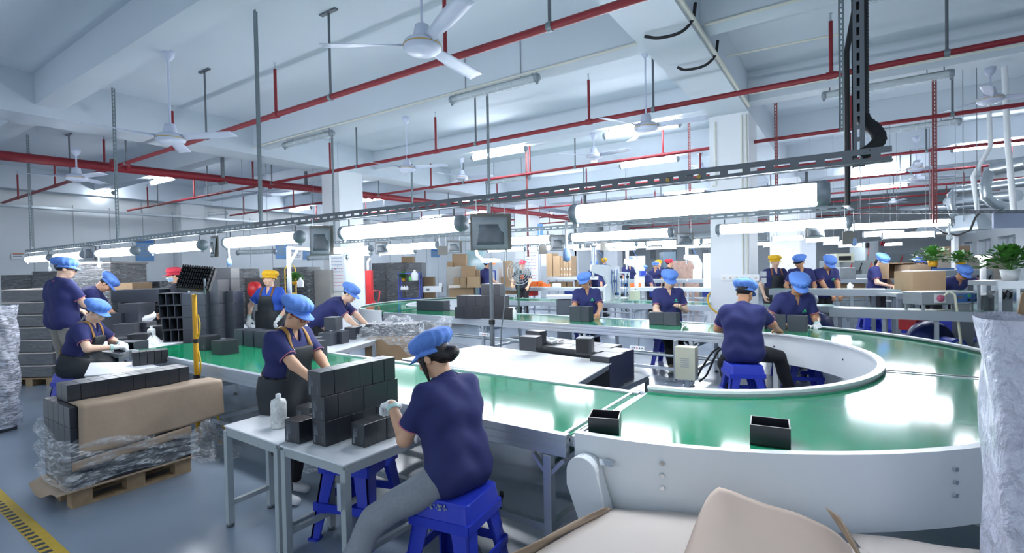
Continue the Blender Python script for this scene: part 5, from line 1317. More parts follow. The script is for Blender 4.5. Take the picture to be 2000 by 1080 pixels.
# C-shaped presses
def cpress(label, px, py, d, s=1., flip=1):
    p = WY(px, py, d); t = thing('c_frame_press', label, 'press', p, YR)
    P = [(0, 0), (.22, 0), (.24, .5), (.1, .78), (-.28, .8), (-.3, .66), (-.18, .6), (-.02, .55), (.06, .36), (0, .3)]
    P = [(x*s*flip, z*s) for x, z in P]; k = len(P); vs = [(x, 0, z) for x, z in P]+[(x, .22*s, z) for x, z in P]
    fs = [tuple(range(k)), tuple(range(2*k-1, k-1, -1))]+[(i, i+k, (i+1) % k+k, (i+1) % k) for i in range(k)]
    part('frame', MB().add(vs, fs), M_white, t, bevel=.006)
    part('air_cylinder', MB().tube([(-.22*s*flip, .11, .78*s), (-.22*s*flip, .11, 1.2*s)], .05*s, 12), M_alu, t); part('cylinder_cap', MB().box((-.22*s*flip, .11, 1.21*s), (.13*s, .13*s, .03)), M_dkgrey, t)
    part('ram', MB().tube([(-.24*s*flip, .11, .5*s), (-.24*s*flip, .11, .66*s)], .03*s, 10), M_chrome, t)
    part('base_plate', MB().box((-.05*flip, .1, -.02), (.5*s, .4*s, .04)), M_white, t)
    part('air_hose', MB().tube([(-.17*s*flip, .1, 1.15*s), (-.05*flip*s, .05, 1.0*s), (.1*s*flip, .02, .7*s)], .009, 6), M_screen, t); return t
cpress('white C-frame press nearest, in front of two blue capped workers', 1182, 587.5, 11.9, 1.15)
cpress('white C-frame press in the middle, with an orange block', 1243, 561, 14.2, 1.05)
cpress('white C-frame press closest to the big column', 1358, 545, 16.1, .95)
blk('orange_block', 'orange block at the foot of the middle press', 'block', 1229, 1237, 553, -14.1, .1, M_orange, 561)
blk('orange_block', 'small orange block beside the middle press', 'block', 1247, 1250, 553, -14.05, .08, M_orange, 561)
def rackm(label, px0, px1, pyt, pyb, d):
    c, w, h = frame(px0, px1, pyt, d, pyb); t = thing('valve_rack', label, 'machine', c, YR)
    for sx in (-1, 1):
        for y in (0, .35): part('post', MB().box((sx*w/2, y, h/2), (.045, .045, h)), M_white, t)
    for z in (.05, .4, .7, .98): part('shelf', MB().box((0, .17, h*z), (w, .38, .03)), M_white, t)
    rnd = random.Random(px0)
    for k in range(9): part('valve', MB().box((rnd.uniform(-.4, .4)*w, -.02, h*rnd.choice((.12, .46, .5, .76))+.05), (.06, .06, .06)), rnd.choice([M_black, M_grey, M_screen, M_alu]), t)
    for k in range(3): part('air_hose', MB().tube([(w*(-.3+.3*k), -.03, h*.9), (w*(-.4+.3*k), -.08, h*.55), (w*(-.2+.2*k), -.03, h*.15)], .008, 5), M_screen, t)
    return t
rackm('white machine frame with valves and blue hoses, left one', 1191, 1208, 520, 586, -12.0)
rackm('white machine frame with valves, right of the hosed one', 1210, 1228, 532, 586, -12.1)
blk('cream_carton', 'cream carton beside the machine frames', 'carton', 1229, 1242, 568, -12.0, .3, M_cream, 586)
bench('pale bench under the machine frames behind the middle belt', 1040, 1405, 579, 10.6, .6, m_top=mat('pale_green_top', '#b9cfcb', .25), legs=5) if 0 else None
bench('grey bench with green mat behind the middle press', 1195, 1400, 546, -15.9, .7, m_top=M_tabgrey, m_leg=M_grey, legs=4, shelf=.5)
bench('white bench in front of the grey one near the big column', 1243, 1400, 562, -14.0, .6, legs=4)
for k in range(3): blk('blue_bin', 'blue plastic bin under the far benches, %s along' % ORD[k], 'bin', [1101, 1268, 1372][k], [1124, 1285, 1390][k], [566, 567, 568][k], -14.15, .3, M_bluepl, 580, group='blue bins under the far benches')
blk('blue_bin', 'blue bin standing on the bench beside the bending apron worker', 'bin', 1251, 1262, 529, 14.5, .3, M_bluepl, 538)
blk('pinkish_carton', 'large stack of pinkish board beside the third press', 'carton', 1322, 1365, 509, 17.5, .6, mat('pinkish_board', '#c4a595', .7, noise=.2, nscale=9))
blk('white_machine', 'white printer-like machine on the far line', 'machine', 1232, 1260, 500, 18.9, .6, M_white)
blk('grey_machine', 'white control cabinet beside the red lever by the big column', 'machine', 1387, 1402, 494, 13.4, .5, M_white)
blk('blue_machine', 'grey-blue machine head behind the red capped man', 'machine', 1295, 1320, 492, 20.5, .5, mat('bluegrey_machine', '#5f7688', .4))
for k in range(5): blk('dark_opening', 'dark tall window opening in the far wall, %s from the corner' % ORD[k], 'panel', [1229, 1270, 1313, 1345, 1371][k], [1238, 1279, 1320, 1352, 1381][k], 488, -29.88, .1, M_dkgrey, 506, group='dark openings in the far wall')
# ---------------- right: grey benches and sealing machine
M_steel = mat('brushed_steel', '#a9afb3', .3, .7, noise=.08, nscale=8)
M_greent = mat('worn_green_top', '#7fa79b', .25, noise=.08, nscale=6)
bench('grey steel bench with green top, where four workers stand', 1502, 1760, 566, -11.2, .6, m_top=M_greent, m_leg=M_grey, legs=4, skirt=.02)
for k, (a, b) in enumerate(((1580, 1606), (1610, 1640), (1650, 1700), (1702, 1726))): blk('white_paper', 'white paper sheet on the green-topped bench, %s along' % ORD[k], 'paper', a, b, 564.2, -11.3, .2, M_paper, 565.6, group='papers on the green bench')
jug('clear bottle on the green-topped bench', 1660, 565, 9.6, M_whitepl, .6)
bench('grey steel bench further back behind the four workers', 1560, 1770, 545, -14.8, .6, m_top=M_steel, m_leg=M_grey, legs=4, shelf=.55)
bench('rear grey workbench with drum cartons below', 1560, 1760, 537, -16.6, .5, m_top=M_tabgrey, m_leg=M_grey, legs=3)
for k in range(4): blk('brown_carton', 'brown drum carton under the rear benches, %s along' % ORD[k], 'carton', 1632+k*24, 1652+k*24, 552, -14.95, .4, M_carton, 580, group='drum cartons under the rear benches')
tD, zD = bench('long grey conveyor bench carrying the sealing machine', 1620, 1962, 603, 7.6, .55, m_top=M_greent, m_leg=M_grey, legs=4, d1=6.4, th=.05, skirt=.03)
bench('low continuation of the grey conveyor behind the big column', 1496, 1636, 597, 8.6, .5, m_top=M_greent, m_leg=M_grey, legs=3, d1=8.2)
# sealing machine
c, w, h = frame(1800, 1905, 559, 6.9, 600)
t = thing('sealing_machine', 'grey steel sealing machine with gauge and blue control panel', 'machine', (c.x, c.y, zD+.001), YR)
hh = h
part('casing', MB().box((0, .17, hh*.62), (w, .34, hh*.62)), M_steel, t, bevel=.01)
for sx in (-.45, .45):
    for sy in (.02, .32): part('leg', MB().box((sx*w, sy, hh*.16), (.025, .025, hh*.34)), M_steel, t)
pn = part('control_panel', MB().box((w*.28, -.008, hh*.62), (w*.32, .015, hh*.42)), M_screen, t)
part('display', MB().box((w*.2, -.018, hh*.66), (w*.1, .008, hh*.16)), M_dkgrey, pn); part('button', MB().tube([(w*.36, -.016, hh*.72), (w*.36, -.028, hh*.72)], .02, 10), mat('green_button', '#2fae5a', .3), pn); part('knob', MB().tube([(w*.36, -.016, hh*.52), (w*.36, -.04, hh*.52)], .018, 10), M_black, pn)
part('window', MB().box((-w*.17, -.006, hh*.62), (w*.2, .012, hh*.42)), M_whitepl, t); part('gauge', MB().lathe([(0, 0), (.045, 0), (.045, .02), (0, .022)], (-w*.17, -.012, hh*.62), 16, R=Matrix.Rotation(math.pi/2, 3, 'X')), M_pink, t)
part('power_hose', MB().tube([(-w*.1, -.02, hh*.75), (-w*.06, -.06, hh*.95), (.0, -.1, hh*.8), (.01, -.12, .0), (.04, -.14, -.4), (.02, -.12, -.8)], .016, 8), M_cream, t)
# blower, crate under it
p = D(1838, 700, 7.2)
t = thing('blower', 'navy centrifugal blower standing under the sealing bench', 'blower', (p.x, p.y, 0), YR)
part('volute', MB().lathe([(0, -.12), (.28, -.12), (.33, -.06), (.33, .06), (.28, .12), (0, .12)], (0, .2, .42), 24, R=Matrix.Rotation(math.pi/2, 3, 'X')), M_navyfan, t); part('motor', MB().tube([(.05, .1, .42), (.05, -.22, .42)], .13, 18), M_bluepl, t); part('motor_end', MB().tube([(.05, -.22, .42), (.05, -.24, .42)], .09, 16), M_grey, t); part('stand', MB().box((.03, -.05, .15), (.3, .3, .3)), M_bluepl, t); part('outlet', MB().box((-.28, .2, .3), (.18, .2, .5)), M_navyfan, t)
blk('red_crate', 'red plastic crate beside the blower under the bench', 'crate', 1789, 1812, 612, 7.6, .35, M_redpl, 648)
blk('blue_crate', 'blue plastic crate right of the blower under the bench', 'crate', 1868, 1908, 616, 7.5, .35, M_stool, 655)
p = D(1590, 640, 8.2)
t = thing('blower', 'navy round blower partly behind the man at the belt bend', 'blower', (p.x+.05, p.y, 0), YR)
part('volute', MB().lathe([(0, -.12), (.26, -.12), (.3, -.05), (.3, .05), (.26, .12), (0, .12)], (0, .1, .55), 24, R=Matrix.Rotation(math.pi/2, 3, 'X')), M_navyfan, t); part('stand', MB().box((0, .1, .15), (.3, .3, .3)), M_navyfan, t)
for k, (px, py) in enumerate(((1704, 572), (1702, 604))):
    stool(D(px, 650, 10.6-.0*k).xy.to_3d()+Vector((.0+.5*k, 0, 0)), .3+k, ['blue plastic stool behind the green-topped bench, beside the standing woman', 'blue plastic stool further along behind the green-topped bench'][k], 1.2)
# cartons
def carton_open(label, px0, px1, pyt, pyb, d, dep, rz=0.):
    c, w, h = frame(px0, px1, pyt, d, pyb); t = thing('brown_carton', label, 'carton', c+EF*dep/2, YR+rz); e = .008
    mb = MB(); mb.box((0, 0, e/2), (w, dep, e)); mb.box((-w/2, 0, h/2), (e, dep, h)); mb.box((w/2, 0, h/2), (e, dep, h)); mb.box((0, dep/2, h/2), (w, e, h)); part('carton_body', mb, M_carton, t); part('carton_top', MB().box((0, 0, h), (w, dep, e)), M_carton, t); return t
t_, zb = bench('grey table carrying the large brown carton', 1750, 1860, 573, 8.6, .7, m_top=M_tabgrey, m_leg=M_grey, legs=2)
o = blk('brown_carton', 'large closed brown carton beside the sealing machine', 'carton', 1788, 1848, 530, 8.75, .5, M_carton, 573, rz=-.1, bevel=.005)
carton_open('open-mouthed brown carton left of the plant', 1736, 1786, 514, 545, 10.6, .5)
blk('brown_carton', 'low brown carton under the person peering over', 'carton', 1776, 1818, 517, 10.4, .4, mat('brown_carton2', '#8f7b66', .75), 530)
plant('potted plant behind the large carton', 1822, 521, 9.4, .85)
plant('potted plant in the middle, left of the bright lamp', 1876, 523, 9.2, .7)
plant('big bright potted plant at the view edge', 1973, 548, 6.6, 1.05, M_whitepl)
bench('light counter under the potted plants', 1800, 1935, 529, 9.8, .5, m_top=M_white, m_leg=M_grey, legs=2)
blk('blue_strip', 'blue edge strip on the light counter', 'strip', 1822, 1864, 524, 9.75, .02, M_screen, 527)
t, _z = bench('small metal stand under the big plant', 1945, 2005, 549, 6.5, .4, m_top=M_steel, m_leg=M_chrome, legs=2)
# bright work lamp on white post
p = D(1920, 560, 7.6); t = thing('work_lamp', 'bright white lamp on a white post between the plants', 'lamp', (p.x, p.y, 0), 0)
zl = D(1918, 502, 7.6).z
part('post', MB().tube([(0, 0, 0), (0, 0, zl-.03)], .038, 12), M_whitepl, t); part('lamp_disc', MB().lathe([(0, -.03), (.08, -.025), (.1, 0), (.08, .025), (0, .03)], (0, 0, zl), 18), mat('bright_lamp', '#ffffff', .3, emit=9), t)
# grey machines
def machine(label, px0, px1, pyt, d, dep, m, pyb=None, extras=True):
    c, w, h = frame(px0, px1, pyt, d, pyb); t = thing('grey_machine', label, 'machine', c+EF*dep/2, YR)
    part('casing', MB().box((0, 0, h/2), (w, dep, h)), m, t, bevel=.01)
    if extras:
        part('panel', MB().box((-w*.2, -dep/2-.005, h*.7), (w*.3, .01, h*.25)), M_dkgrey, t); part('rail', MB().box((0, -dep/2-.02, h*.4), (w, .04, h*.06)), M_steel, t)
        for k in range(4): part('lever', MB().tube([(w*(-.3+.2*k), -dep/2, h*.8), (w*(-.28+.2*k), -dep/2-.08, h*.95)], .015, 6), M_black if k % 2 else M_redpl, t)
    return t
mg = mat('machine_grey', '#7c878c', .45); mg2 = mat('machine_pale', '#9ca8ab', .4)
machine('grey control machine with gauges behind the hunched man', 1878, 1940, 530, 10.6, .7, mg)
machine('long grey press with red levers behind the standing woman', 1640, 1735, 508, 15, 1.0, mg2)
machine('grey machine with a tall column in the rear', 1690, 1716, 473, 17, .8, mg2)
machine('wide grey machine where the bareheaded man works', 1735, 1850, 492, 17.5, 1.0, mg)
machine('dark machine frame beside the tall column', 1716, 1728, 470, 16.5, .5, M_dkgrey, 520)
machine('steel hopper box behind the man bending at the bench', 1640, 1672, 523, 12.4, .4, M_steel, 545, False)
blk('dark_monitor', 'dark monitor on the tall grey machine', 'monitor', 1692, 1708, 474, 16.93, .06, M_black, 484)
blk('cream_machine', 'cream curved cover over a dark opening in the rear', 'machine', 1634, 1668, 495, 14.5, .5, M_cream, 512)
blk('dark_opening', 'dark roller opening under the cream cover', 'machine', 1640, 1662, 500, 14.45, .1, M_black, 508)
blk('brown_stack', 'stack of flat brown boards by the window wall', 'board stack', 1868, 1895, 480, 13, .6, mat('brown_boards', '#8a7560', .8, noise=.2, nscale=20))
blk('board_pile', 'long pile of pale flattened cartons under the windows', 'board pile', 1888, 1975, 499, 11.5, .8, mat('greybrown_board', '#a39b92', .8, noise=.1, nscale=9))
single('white_post', MB().box((D(1865, 500, 11).x, D(1865, 500, 11).y, 1.2), (.09, .09, 2.4), YR), M_whitepl, 'white square post in front of the brown board stack', 'post')
p = D(1975, 600, 5.0)
t = thing('printing_unit', 'grey printing unit with rollers beneath the big plant', 'machine', D(1935, 585, 6.9).xy.to_3d(), YR)
part('casing', MB().box((.2, .25, .6), (.6, .5, 1.1)), mg, t, bevel=.01); part('roller', MB().tube([(-.05, -.04, 1.16), (.5, -.04, 1.2)], .05, 10), M_steel, t)
for k in range(5): part('cable_loop', MB().tube([(.05+k*.08, -.05, 1.1), (.02+k*.09, -.12, 1.22), (.12+k*.08, -.1, 1.14)], .012, 6), M_black, t)
# ducts and hoods at the ceiling right
def duct(label, pts, r, m=M_duct, flex=False, name='air_duct'):
    P = [D(*q) for q in pts]; mb = MB()
    if flex:
        # resample with ribs
        Q = []; 
        for a, b in zip(P, P[1:]):
            n = max(2, int((b-a).length/.05))
            Q += [a+(b-a)*k/n for k in range(n)]
        Q.append(P[-1]); mb.tube(Q, [r*(1.0 if k % 2 else .86) for k in range(len(Q))], 12)
    else: mb.tube(P, r, 14)
    return single(name, mb, m, label, 'duct', 'silver air ducts')
duct('silver air duct along the ceiling, nearest the flexible hose', [(1938, 330, 9), (2004, 318, 8.6)], .12)
duct('flexible silver hose bending down from the nearest duct', [(1945, 328, 9), (1930, 340, 9), (1924, 362, 9), (1926, 385, 9), (1940, 398, 9), (1960, 402, 9), (1962, 412, 9)], .09, flex=True)
duct('silver air duct further back along the ceiling', [(1866, 372, 11.5), (2004, 355, 10.5)], .1)
duct('flexible silver hose hanging from the further duct', [(1870, 370, 11.5), (1858, 382, 11.5), (1857, 400, 11.5), (1864, 422, 11.5)], .09, flex=True)
duct('lower silver air duct deep in the hall', [(1850, 395, 15), (1990, 382, 13)], .14)
duct('deepest silver air duct above the machines', [(1760, 412, 19), (1960, 395, 16)], .14)
duct('white pipe zigzagging down from the ceiling', [(1930, 180, 9), (1935, 285, 9), (1900, 345, 9), (1910, 415, 9)], .035, M_whitepl, name='white_pipe')
duct('vertical white pipe with yellow collar at the right', [(1962, 130, 8), (1968, 275, 8), (1980, 412, 8)], .04, M_whitepl, name='white_pipe')
def hood(label, px0, px1, pyt, pyb, d, dep):
    c, w, h = frame(px0, px1, pyt, d, pyb); t = thing('extraction_hood', label, 'hood', c, YR)
    vs = [(-w/2, 0, 0), (w/2, 0, 0), (w/2, dep, 0), (-w/2, dep, 0), (-w*.3, dep*.2, h), (w*.3, dep*.2, h), (w*.3, dep*.8, h), (-w*.3, dep*.8, h)]
    part('hood_shell', MB().add(vs, [(3, 2, 1, 0), (4, 5, 6, 7), (0, 1, 5, 4), (1, 2, 6, 5), (2, 3, 7, 6), (3, 0, 4, 7)]), M_duct, t)
    part('rim', MB().box((0, dep/2, -.02), (w*1.02, dep*1.02, .05)), M_duct, t)
    for sx in (-.4, .4): part('hanging_wire', MB().tube([(w*sx, dep/2, h*.5), (w*sx, dep/2, CZ-c.z)], .006, 5), M_grey, t)
    return t
hood('grey extraction hood under the flexible hoses', 1840, 1905, 424, 452, 10.8, .8)
hood('second extraction hood at the view edge', 1910, 1945, 416, 442, 8.2, .6)
c, w, h = frame(1939, 2010, 413, 7.4, 445); single('pale_panel', MB().box((c.x, c.y, c.z+h/2), (w, .03, h), YR), mat('pale_lilac_panel', '#a9b4cf', .5), 'pale lilac panel hanging from the grey rail', 'panel')
single('black_cable', MB().tube([D(*q) for q in ((1800, 441, 8.2), (1825, 443, 8.1), (1845, 455, 8), (1870, 460, 7.9), (1895, 450, 7.8), (1905, 425, 7.7), (1915, 414, 7.6))], .016, 6), M_rubber, 'black cable sagging between the tube lights and the hood', 'cable')
blk('white_electrical_box', 'white electrical box on the column side', 'electrical box', 1489, 1497, 530, 9.1, .08, M_whitepl, 540)
blk('white_electrical_box', 'lower white electrical box on the column side', 'electrical box', 1490, 1497, 543, 9.1, .08, M_whitepl, 553)
for k in range(6):
    o = blk('wall_socket', 'white socket in the row on the big column, %s along' % ORD[k], 'socket', 1408+k*12.4, 1419.8+k*12.4, 536, -9.25, .05, M_whitepl, 548, group='row of sockets on the big column')
    c_ = o.dimensions
    part('socket_plate', MB().lathe([(0, 0), (.022, 0), (.018, .006), (0, .007)], (0, -.025, .045), 10, R=Matrix.Rotation(math.pi/2, 3, 'X')), M_pale, o)
blk('blue_notice', 'blue and white notice on the rear column', 'notice', 1049, 1061, 437, -17.25, .02, M_paperb, 470)
# ================================================================ PEOPLE
def sdf_mesh(f, lo, hi, h):
    B = 8; lo = np.array(lo, float); hi = np.array(hi, float)
    nb = np.ceil((hi-lo)/(h*B)).astype(int)+1; n = nb*B
    bi = np.stack(np.meshgrid(*[np.arange(k) for k in nb], indexing='ij'), -1).reshape(-1, 3)
    cd_ = f(lo+(bi*B+(B-1)/2)*h); keep = np.abs(cd_) < B*h*1.25+.012
    V = np.where(cd_ < 0, -1., 1.).astype(np.float32).reshape(nb)
    V = V.repeat(B, 0).repeat(B, 1).repeat(B, 2)
    o = np.stack(np.meshgrid(*[np.arange(B)]*3, indexing='ij'), -1).reshape(-1, 3)
    kb = bi[keep]
    if len(kb) == 0: return np.zeros((0, 3)), np.zeros((0, 4), int)
    I = (kb[:, None, :]*B+o[None]).reshape(-1, 3)
    V[I[:, 0], I[:, 1], I[:, 2]] = f(lo+I*h)
    S = V < 0; m = n-1
    c = np.zeros(m, np.int8)
    for x in (0, 1):
        for y in (0, 1):
            for z in (0, 1): c += S[x:x+m[0], y:y+m[1], z:z+m[2]]
    act = np.argwhere((c > 0) & (c < 8)); idx = -np.ones(m, int); idx[tuple(act.T)] = np.arange(len(act))
    acc = np.zeros((len(act), 3)); cnt = np.zeros(len(act))
    cor = [np.array(q) for q in ((0, 0, 0), (1, 0, 0), (0, 1, 0), (1, 1, 0), (0, 0, 1), (1, 0, 1), (0, 1, 1), (1, 1, 1))]
    cv = [V[tuple((act+q).T)] for q in cor]
    for a, b in ((0, 1), (2, 3), (4, 5), (6, 7), (0, 2), (1, 3), (4, 6), (5, 7), (0, 4), (1, 5), (2, 6), (3, 7)):
        x = (cv[a] < 0) != (cv[b] < 0); t = cv[a][x]/(cv[a][x]-cv[b][x])
        acc[x] += cor[a]+t[:, None]*(cor[b]-cor[a]); cnt[x] += 1
    P = lo+(act+acc/cnt[:, None])*h
    Q = []
    for ax in range(3):
        u, v = (ax+1) % 3, (ax+2) % 3
        sl0 = [slice(1, None)]*3; sl0[ax] = slice(0, -1); sl1 = [slice(1, None)]*3; sl1[ax] = slice(1, None)
        d = S[tuple(sl0)] != S[tuple(sl1)]; e = np.argwhere(d)
        if len(e) == 0: continue
        neg = S[tuple(sl0)][tuple(e.T)]
        e = e.copy()
        for q in range(3):
            if q != ax: e[:, q] += 1
        ok = (e[:, u] < m[u]) & (e[:, v] < m[v]) & (e[:, ax] < m[ax]); e = e[ok]; neg = neg[ok]
        eu = np.zeros(3, int); eu[u] = 1; ev = np.zeros(3, int); ev[v] = 1
        q4 = np.stack([idx[tuple((e-eu-ev).T)], idx[tuple((e-ev).T)], idx[tuple(e.T)], idx[tuple((e-eu).T)]], 1)
        q4[~neg] = q4[~neg][:, ::-1]; Q.append(q4[(q4 >= 0).all(1)])
    return P, np.concatenate(Q)
def smin(a, b, k):
    h = np.clip(.5+.5*(b-a)/k, 0, 1); return b*(1-h)+a*h-k*h*(1-h)
def cap_(a, b, r1, r2):
    a = np.array(a, float); b = np.array(b, float); ba = b-a; L = ba@ba
    def f(P):
        q = P-a; t = np.clip(q@ba/L, 0, 1); return np.linalg.norm(q-t[:, None]*ba, axis=1)-(r1+(r2-r1)*t)
    return f
def ell_(c, r, R=None):
    c = np.array(c, float); r = np.array(r, float); R = np.eye(3) if R is None else np.array(R)
    def f(P):
        q = (P-c)@R; k0 = np.linalg.norm(q/r, axis=1); k1 = np.linalg.norm(q/r**2, axis=1)+1e-9; return k0*(k0-1)/k1
    return f
def uni(fs, k=.03):
    def f(P):
        d = fs[0](P)
        for g in fs[1:]: d = smin(d, g(P), k)
        return d
    return f
def off(f, o): return lambda P: f(P)-o
def nrm(v): v = np.array(v, float); return v/np.linalg.norm(v)
def rot(ax, a):
    return np.array(Matrix.Rotation(a, 3, ax))
def ik(S, T, l1, l2, pole):
    S = np.array(S, float); T = np.array(T, float); d = T-S; L = np.linalg.norm(d); u = d/L; L = min(L, (l1+l2)*.995)
    T = S+u*L; a = (l1*l1-l2*l2+L*L)/(2*L); h = math.sqrt(max(0, l1*l1-a*a)); p = np.array(pole, float); p = p-u*(p@u); p = nrm(p)
    return S+u*a+p*h, T
SKIN = [mat('skin_warm', '#d9ab8c', .5), mat('skin_tan', '#c4926f', .5), mat('skin_fair', '#e6bfa5', .5)]
M_navy = mat('navy_polo', '#252c64', .8, noise=.08, nscale=18, bump=.12, bscale=14)
M_royal = mat('royal_polo', '#2a55b8', .8, noise=.05, nscale=18, bump=.1, bscale=14)
M_blackT = mat('black_tshirt', '#1d2130', .85)
M_trim = mat('pink_trim', '#c8788a', .8)
M_trimw = mat('white_trim', '#e8e4ea', .8)
M_cap = mat('blue_work_cap', '#6390e2', .75, bump=.5, bscale=20)
M_capy = mat('yellow_cap', '#eebb22', .7, bump=.25, bscale=30)
M_capr = mat('red_cap', '#d23a4e', .7)
M_hair = mat('black_hair', '#1a1718', .45, bump=.3, bscale=90)
M_trblk = mat('black_trousers', '#1d1e24', .8)
M_trkhaki = mat('khaki_trousers', '#8d8b84', .8, noise=.1, nscale=8, bump=.4, bscale=9)
M_trgrey = mat('grey_sweatpants', '#8b929b', .85, noise=.08, nscale=60, bump=.25, bscale=12)
M_apron = mat('dark_apron', '#252a31', .6, noise=.05, nscale=9, bump=.1, bscale=8)
M_strap = mat('tan_strap', '#a57838', .6)
M_strapb = mat('brown_strap', '#86552f', .6)
M_glove = mat('white_glove', '#eef2f3', .85, bump=.2, bscale=80)
M_cuff = mat('mint_cuff', '#bfe3dc', .8)
M_shoe = mat('white_shoe', '#d8dade', .6); M_shoed = mat('dark_shoe', '#2b2a2e', .5); M_shoet = mat('tan_shoe', '#8e8677', .6)
M_lip = mat('lips', '#b06a62', .5); M_eyew = mat('eye_white', '#e9e6e2', .3); M_iris = mat('eye_dark', '#1a1412', .3)
M_emb = mat('green_emblem', '#3fc98a', .6)
M_mask = mat('blue_mask', '#a9cbe0', .7); M_specr = mat('red_spectacle_frame', '#a8321f', .3); M_lens = mat('spectacle_lens', '#f2f6f8', .05, alpha=.15)
def npart(name, P, Q, mats, parent, label=None, mi=None):
    me = bpy.data.meshes.new(name); me.from_pydata(P.tolist(), [], Q.tolist())
    for m in (mats if isinstance(mats, (list, tuple)) else [mats]): me.materials.append(m)
    if len(Q):
        me.polygons.foreach_set('use_smooth', [True]*len(Q))
        if mi is not None: me.polygons.foreach_set('material_index', mi.astype(np.int32))
    me.update(); o = bpy.data.objects.new(name, me); COL.objects.link(o); o.parent = parent
    if label: o['label'] = label
    return o
def grad(f, p, e=.002):
    E = np.eye(3)*e; return np.array([(f((p+E[i])[None])[0]-f((p-E[i])[None])[0]) for i in range(3)])/(2*e)
def stick(f, p, o=.004):
    p = np.array(p, float)
    for _ in range(8):
        g = grad(f, p); p = p-g*(f(p[None])[0]-o)/max(.2, g@g)
    return p
def march(f, p, d, o=.0):
    p = np.array(p, float); d = nrm(d)
    for _ in range(60):
        s = f(p[None])[0]-o
        if s < .0005: break
        p = p+d*s*.8
    return p
def hand_prims(w, dr, pn, side, curl=.5, spread=.08, thumb=.6):
    """w wrist, dr finger direction, pn direction out of the back of the hand, side +1: thumb on +cross side"""
    x = nrm(dr); z = nrm(np.array(pn)-x*(np.array(pn)@x)); y = np.cross(z, x)*side
    pr = []
    for i, (o, ln) in enumerate(((.030, .066), (.010, .074), (-.010, .070), (-.029, .056))):
        k = w+x*(.088-abs(i-1.3)*.006)+y*o
        pr.append((cap_(w+x*.012+y*o*.55, k, .0155, .0125), .012))
        a = spread*(1.3-i)*.8; d = nrm(x*math.cos(a)+y*math.sin(a)); p = k; ang = 0
        for s, fr in ((.45, 1.), (.32, 1.15), (.23, .8)):
            ang += curl*fr*(.85+.1*i); dd = d*math.cos(ang)-z*math.sin(ang); q = p+dd*ln*s*1.08; pr.append((cap_(p, q, .0098, .0085), .004)); p = q
    b = w+x*.028+y*.030-z*.006; d = nrm(x*.6+y*.75-z*.35*thumb); q = b+d*.042; pr.append((cap_(b, q, .0145, .011), .012)); d2 = nrm(x*.85+y*.25-z*.5*thumb); r = q+d2*.034; pr.append((cap_(q, r, .011, .0085), .005))
    return pr
def blend(pr):
    def f(P):
        d = pr[0][0](P)
        for g, k in pr[1:]: d = smin(d, g(P), k)
        return d
    return f
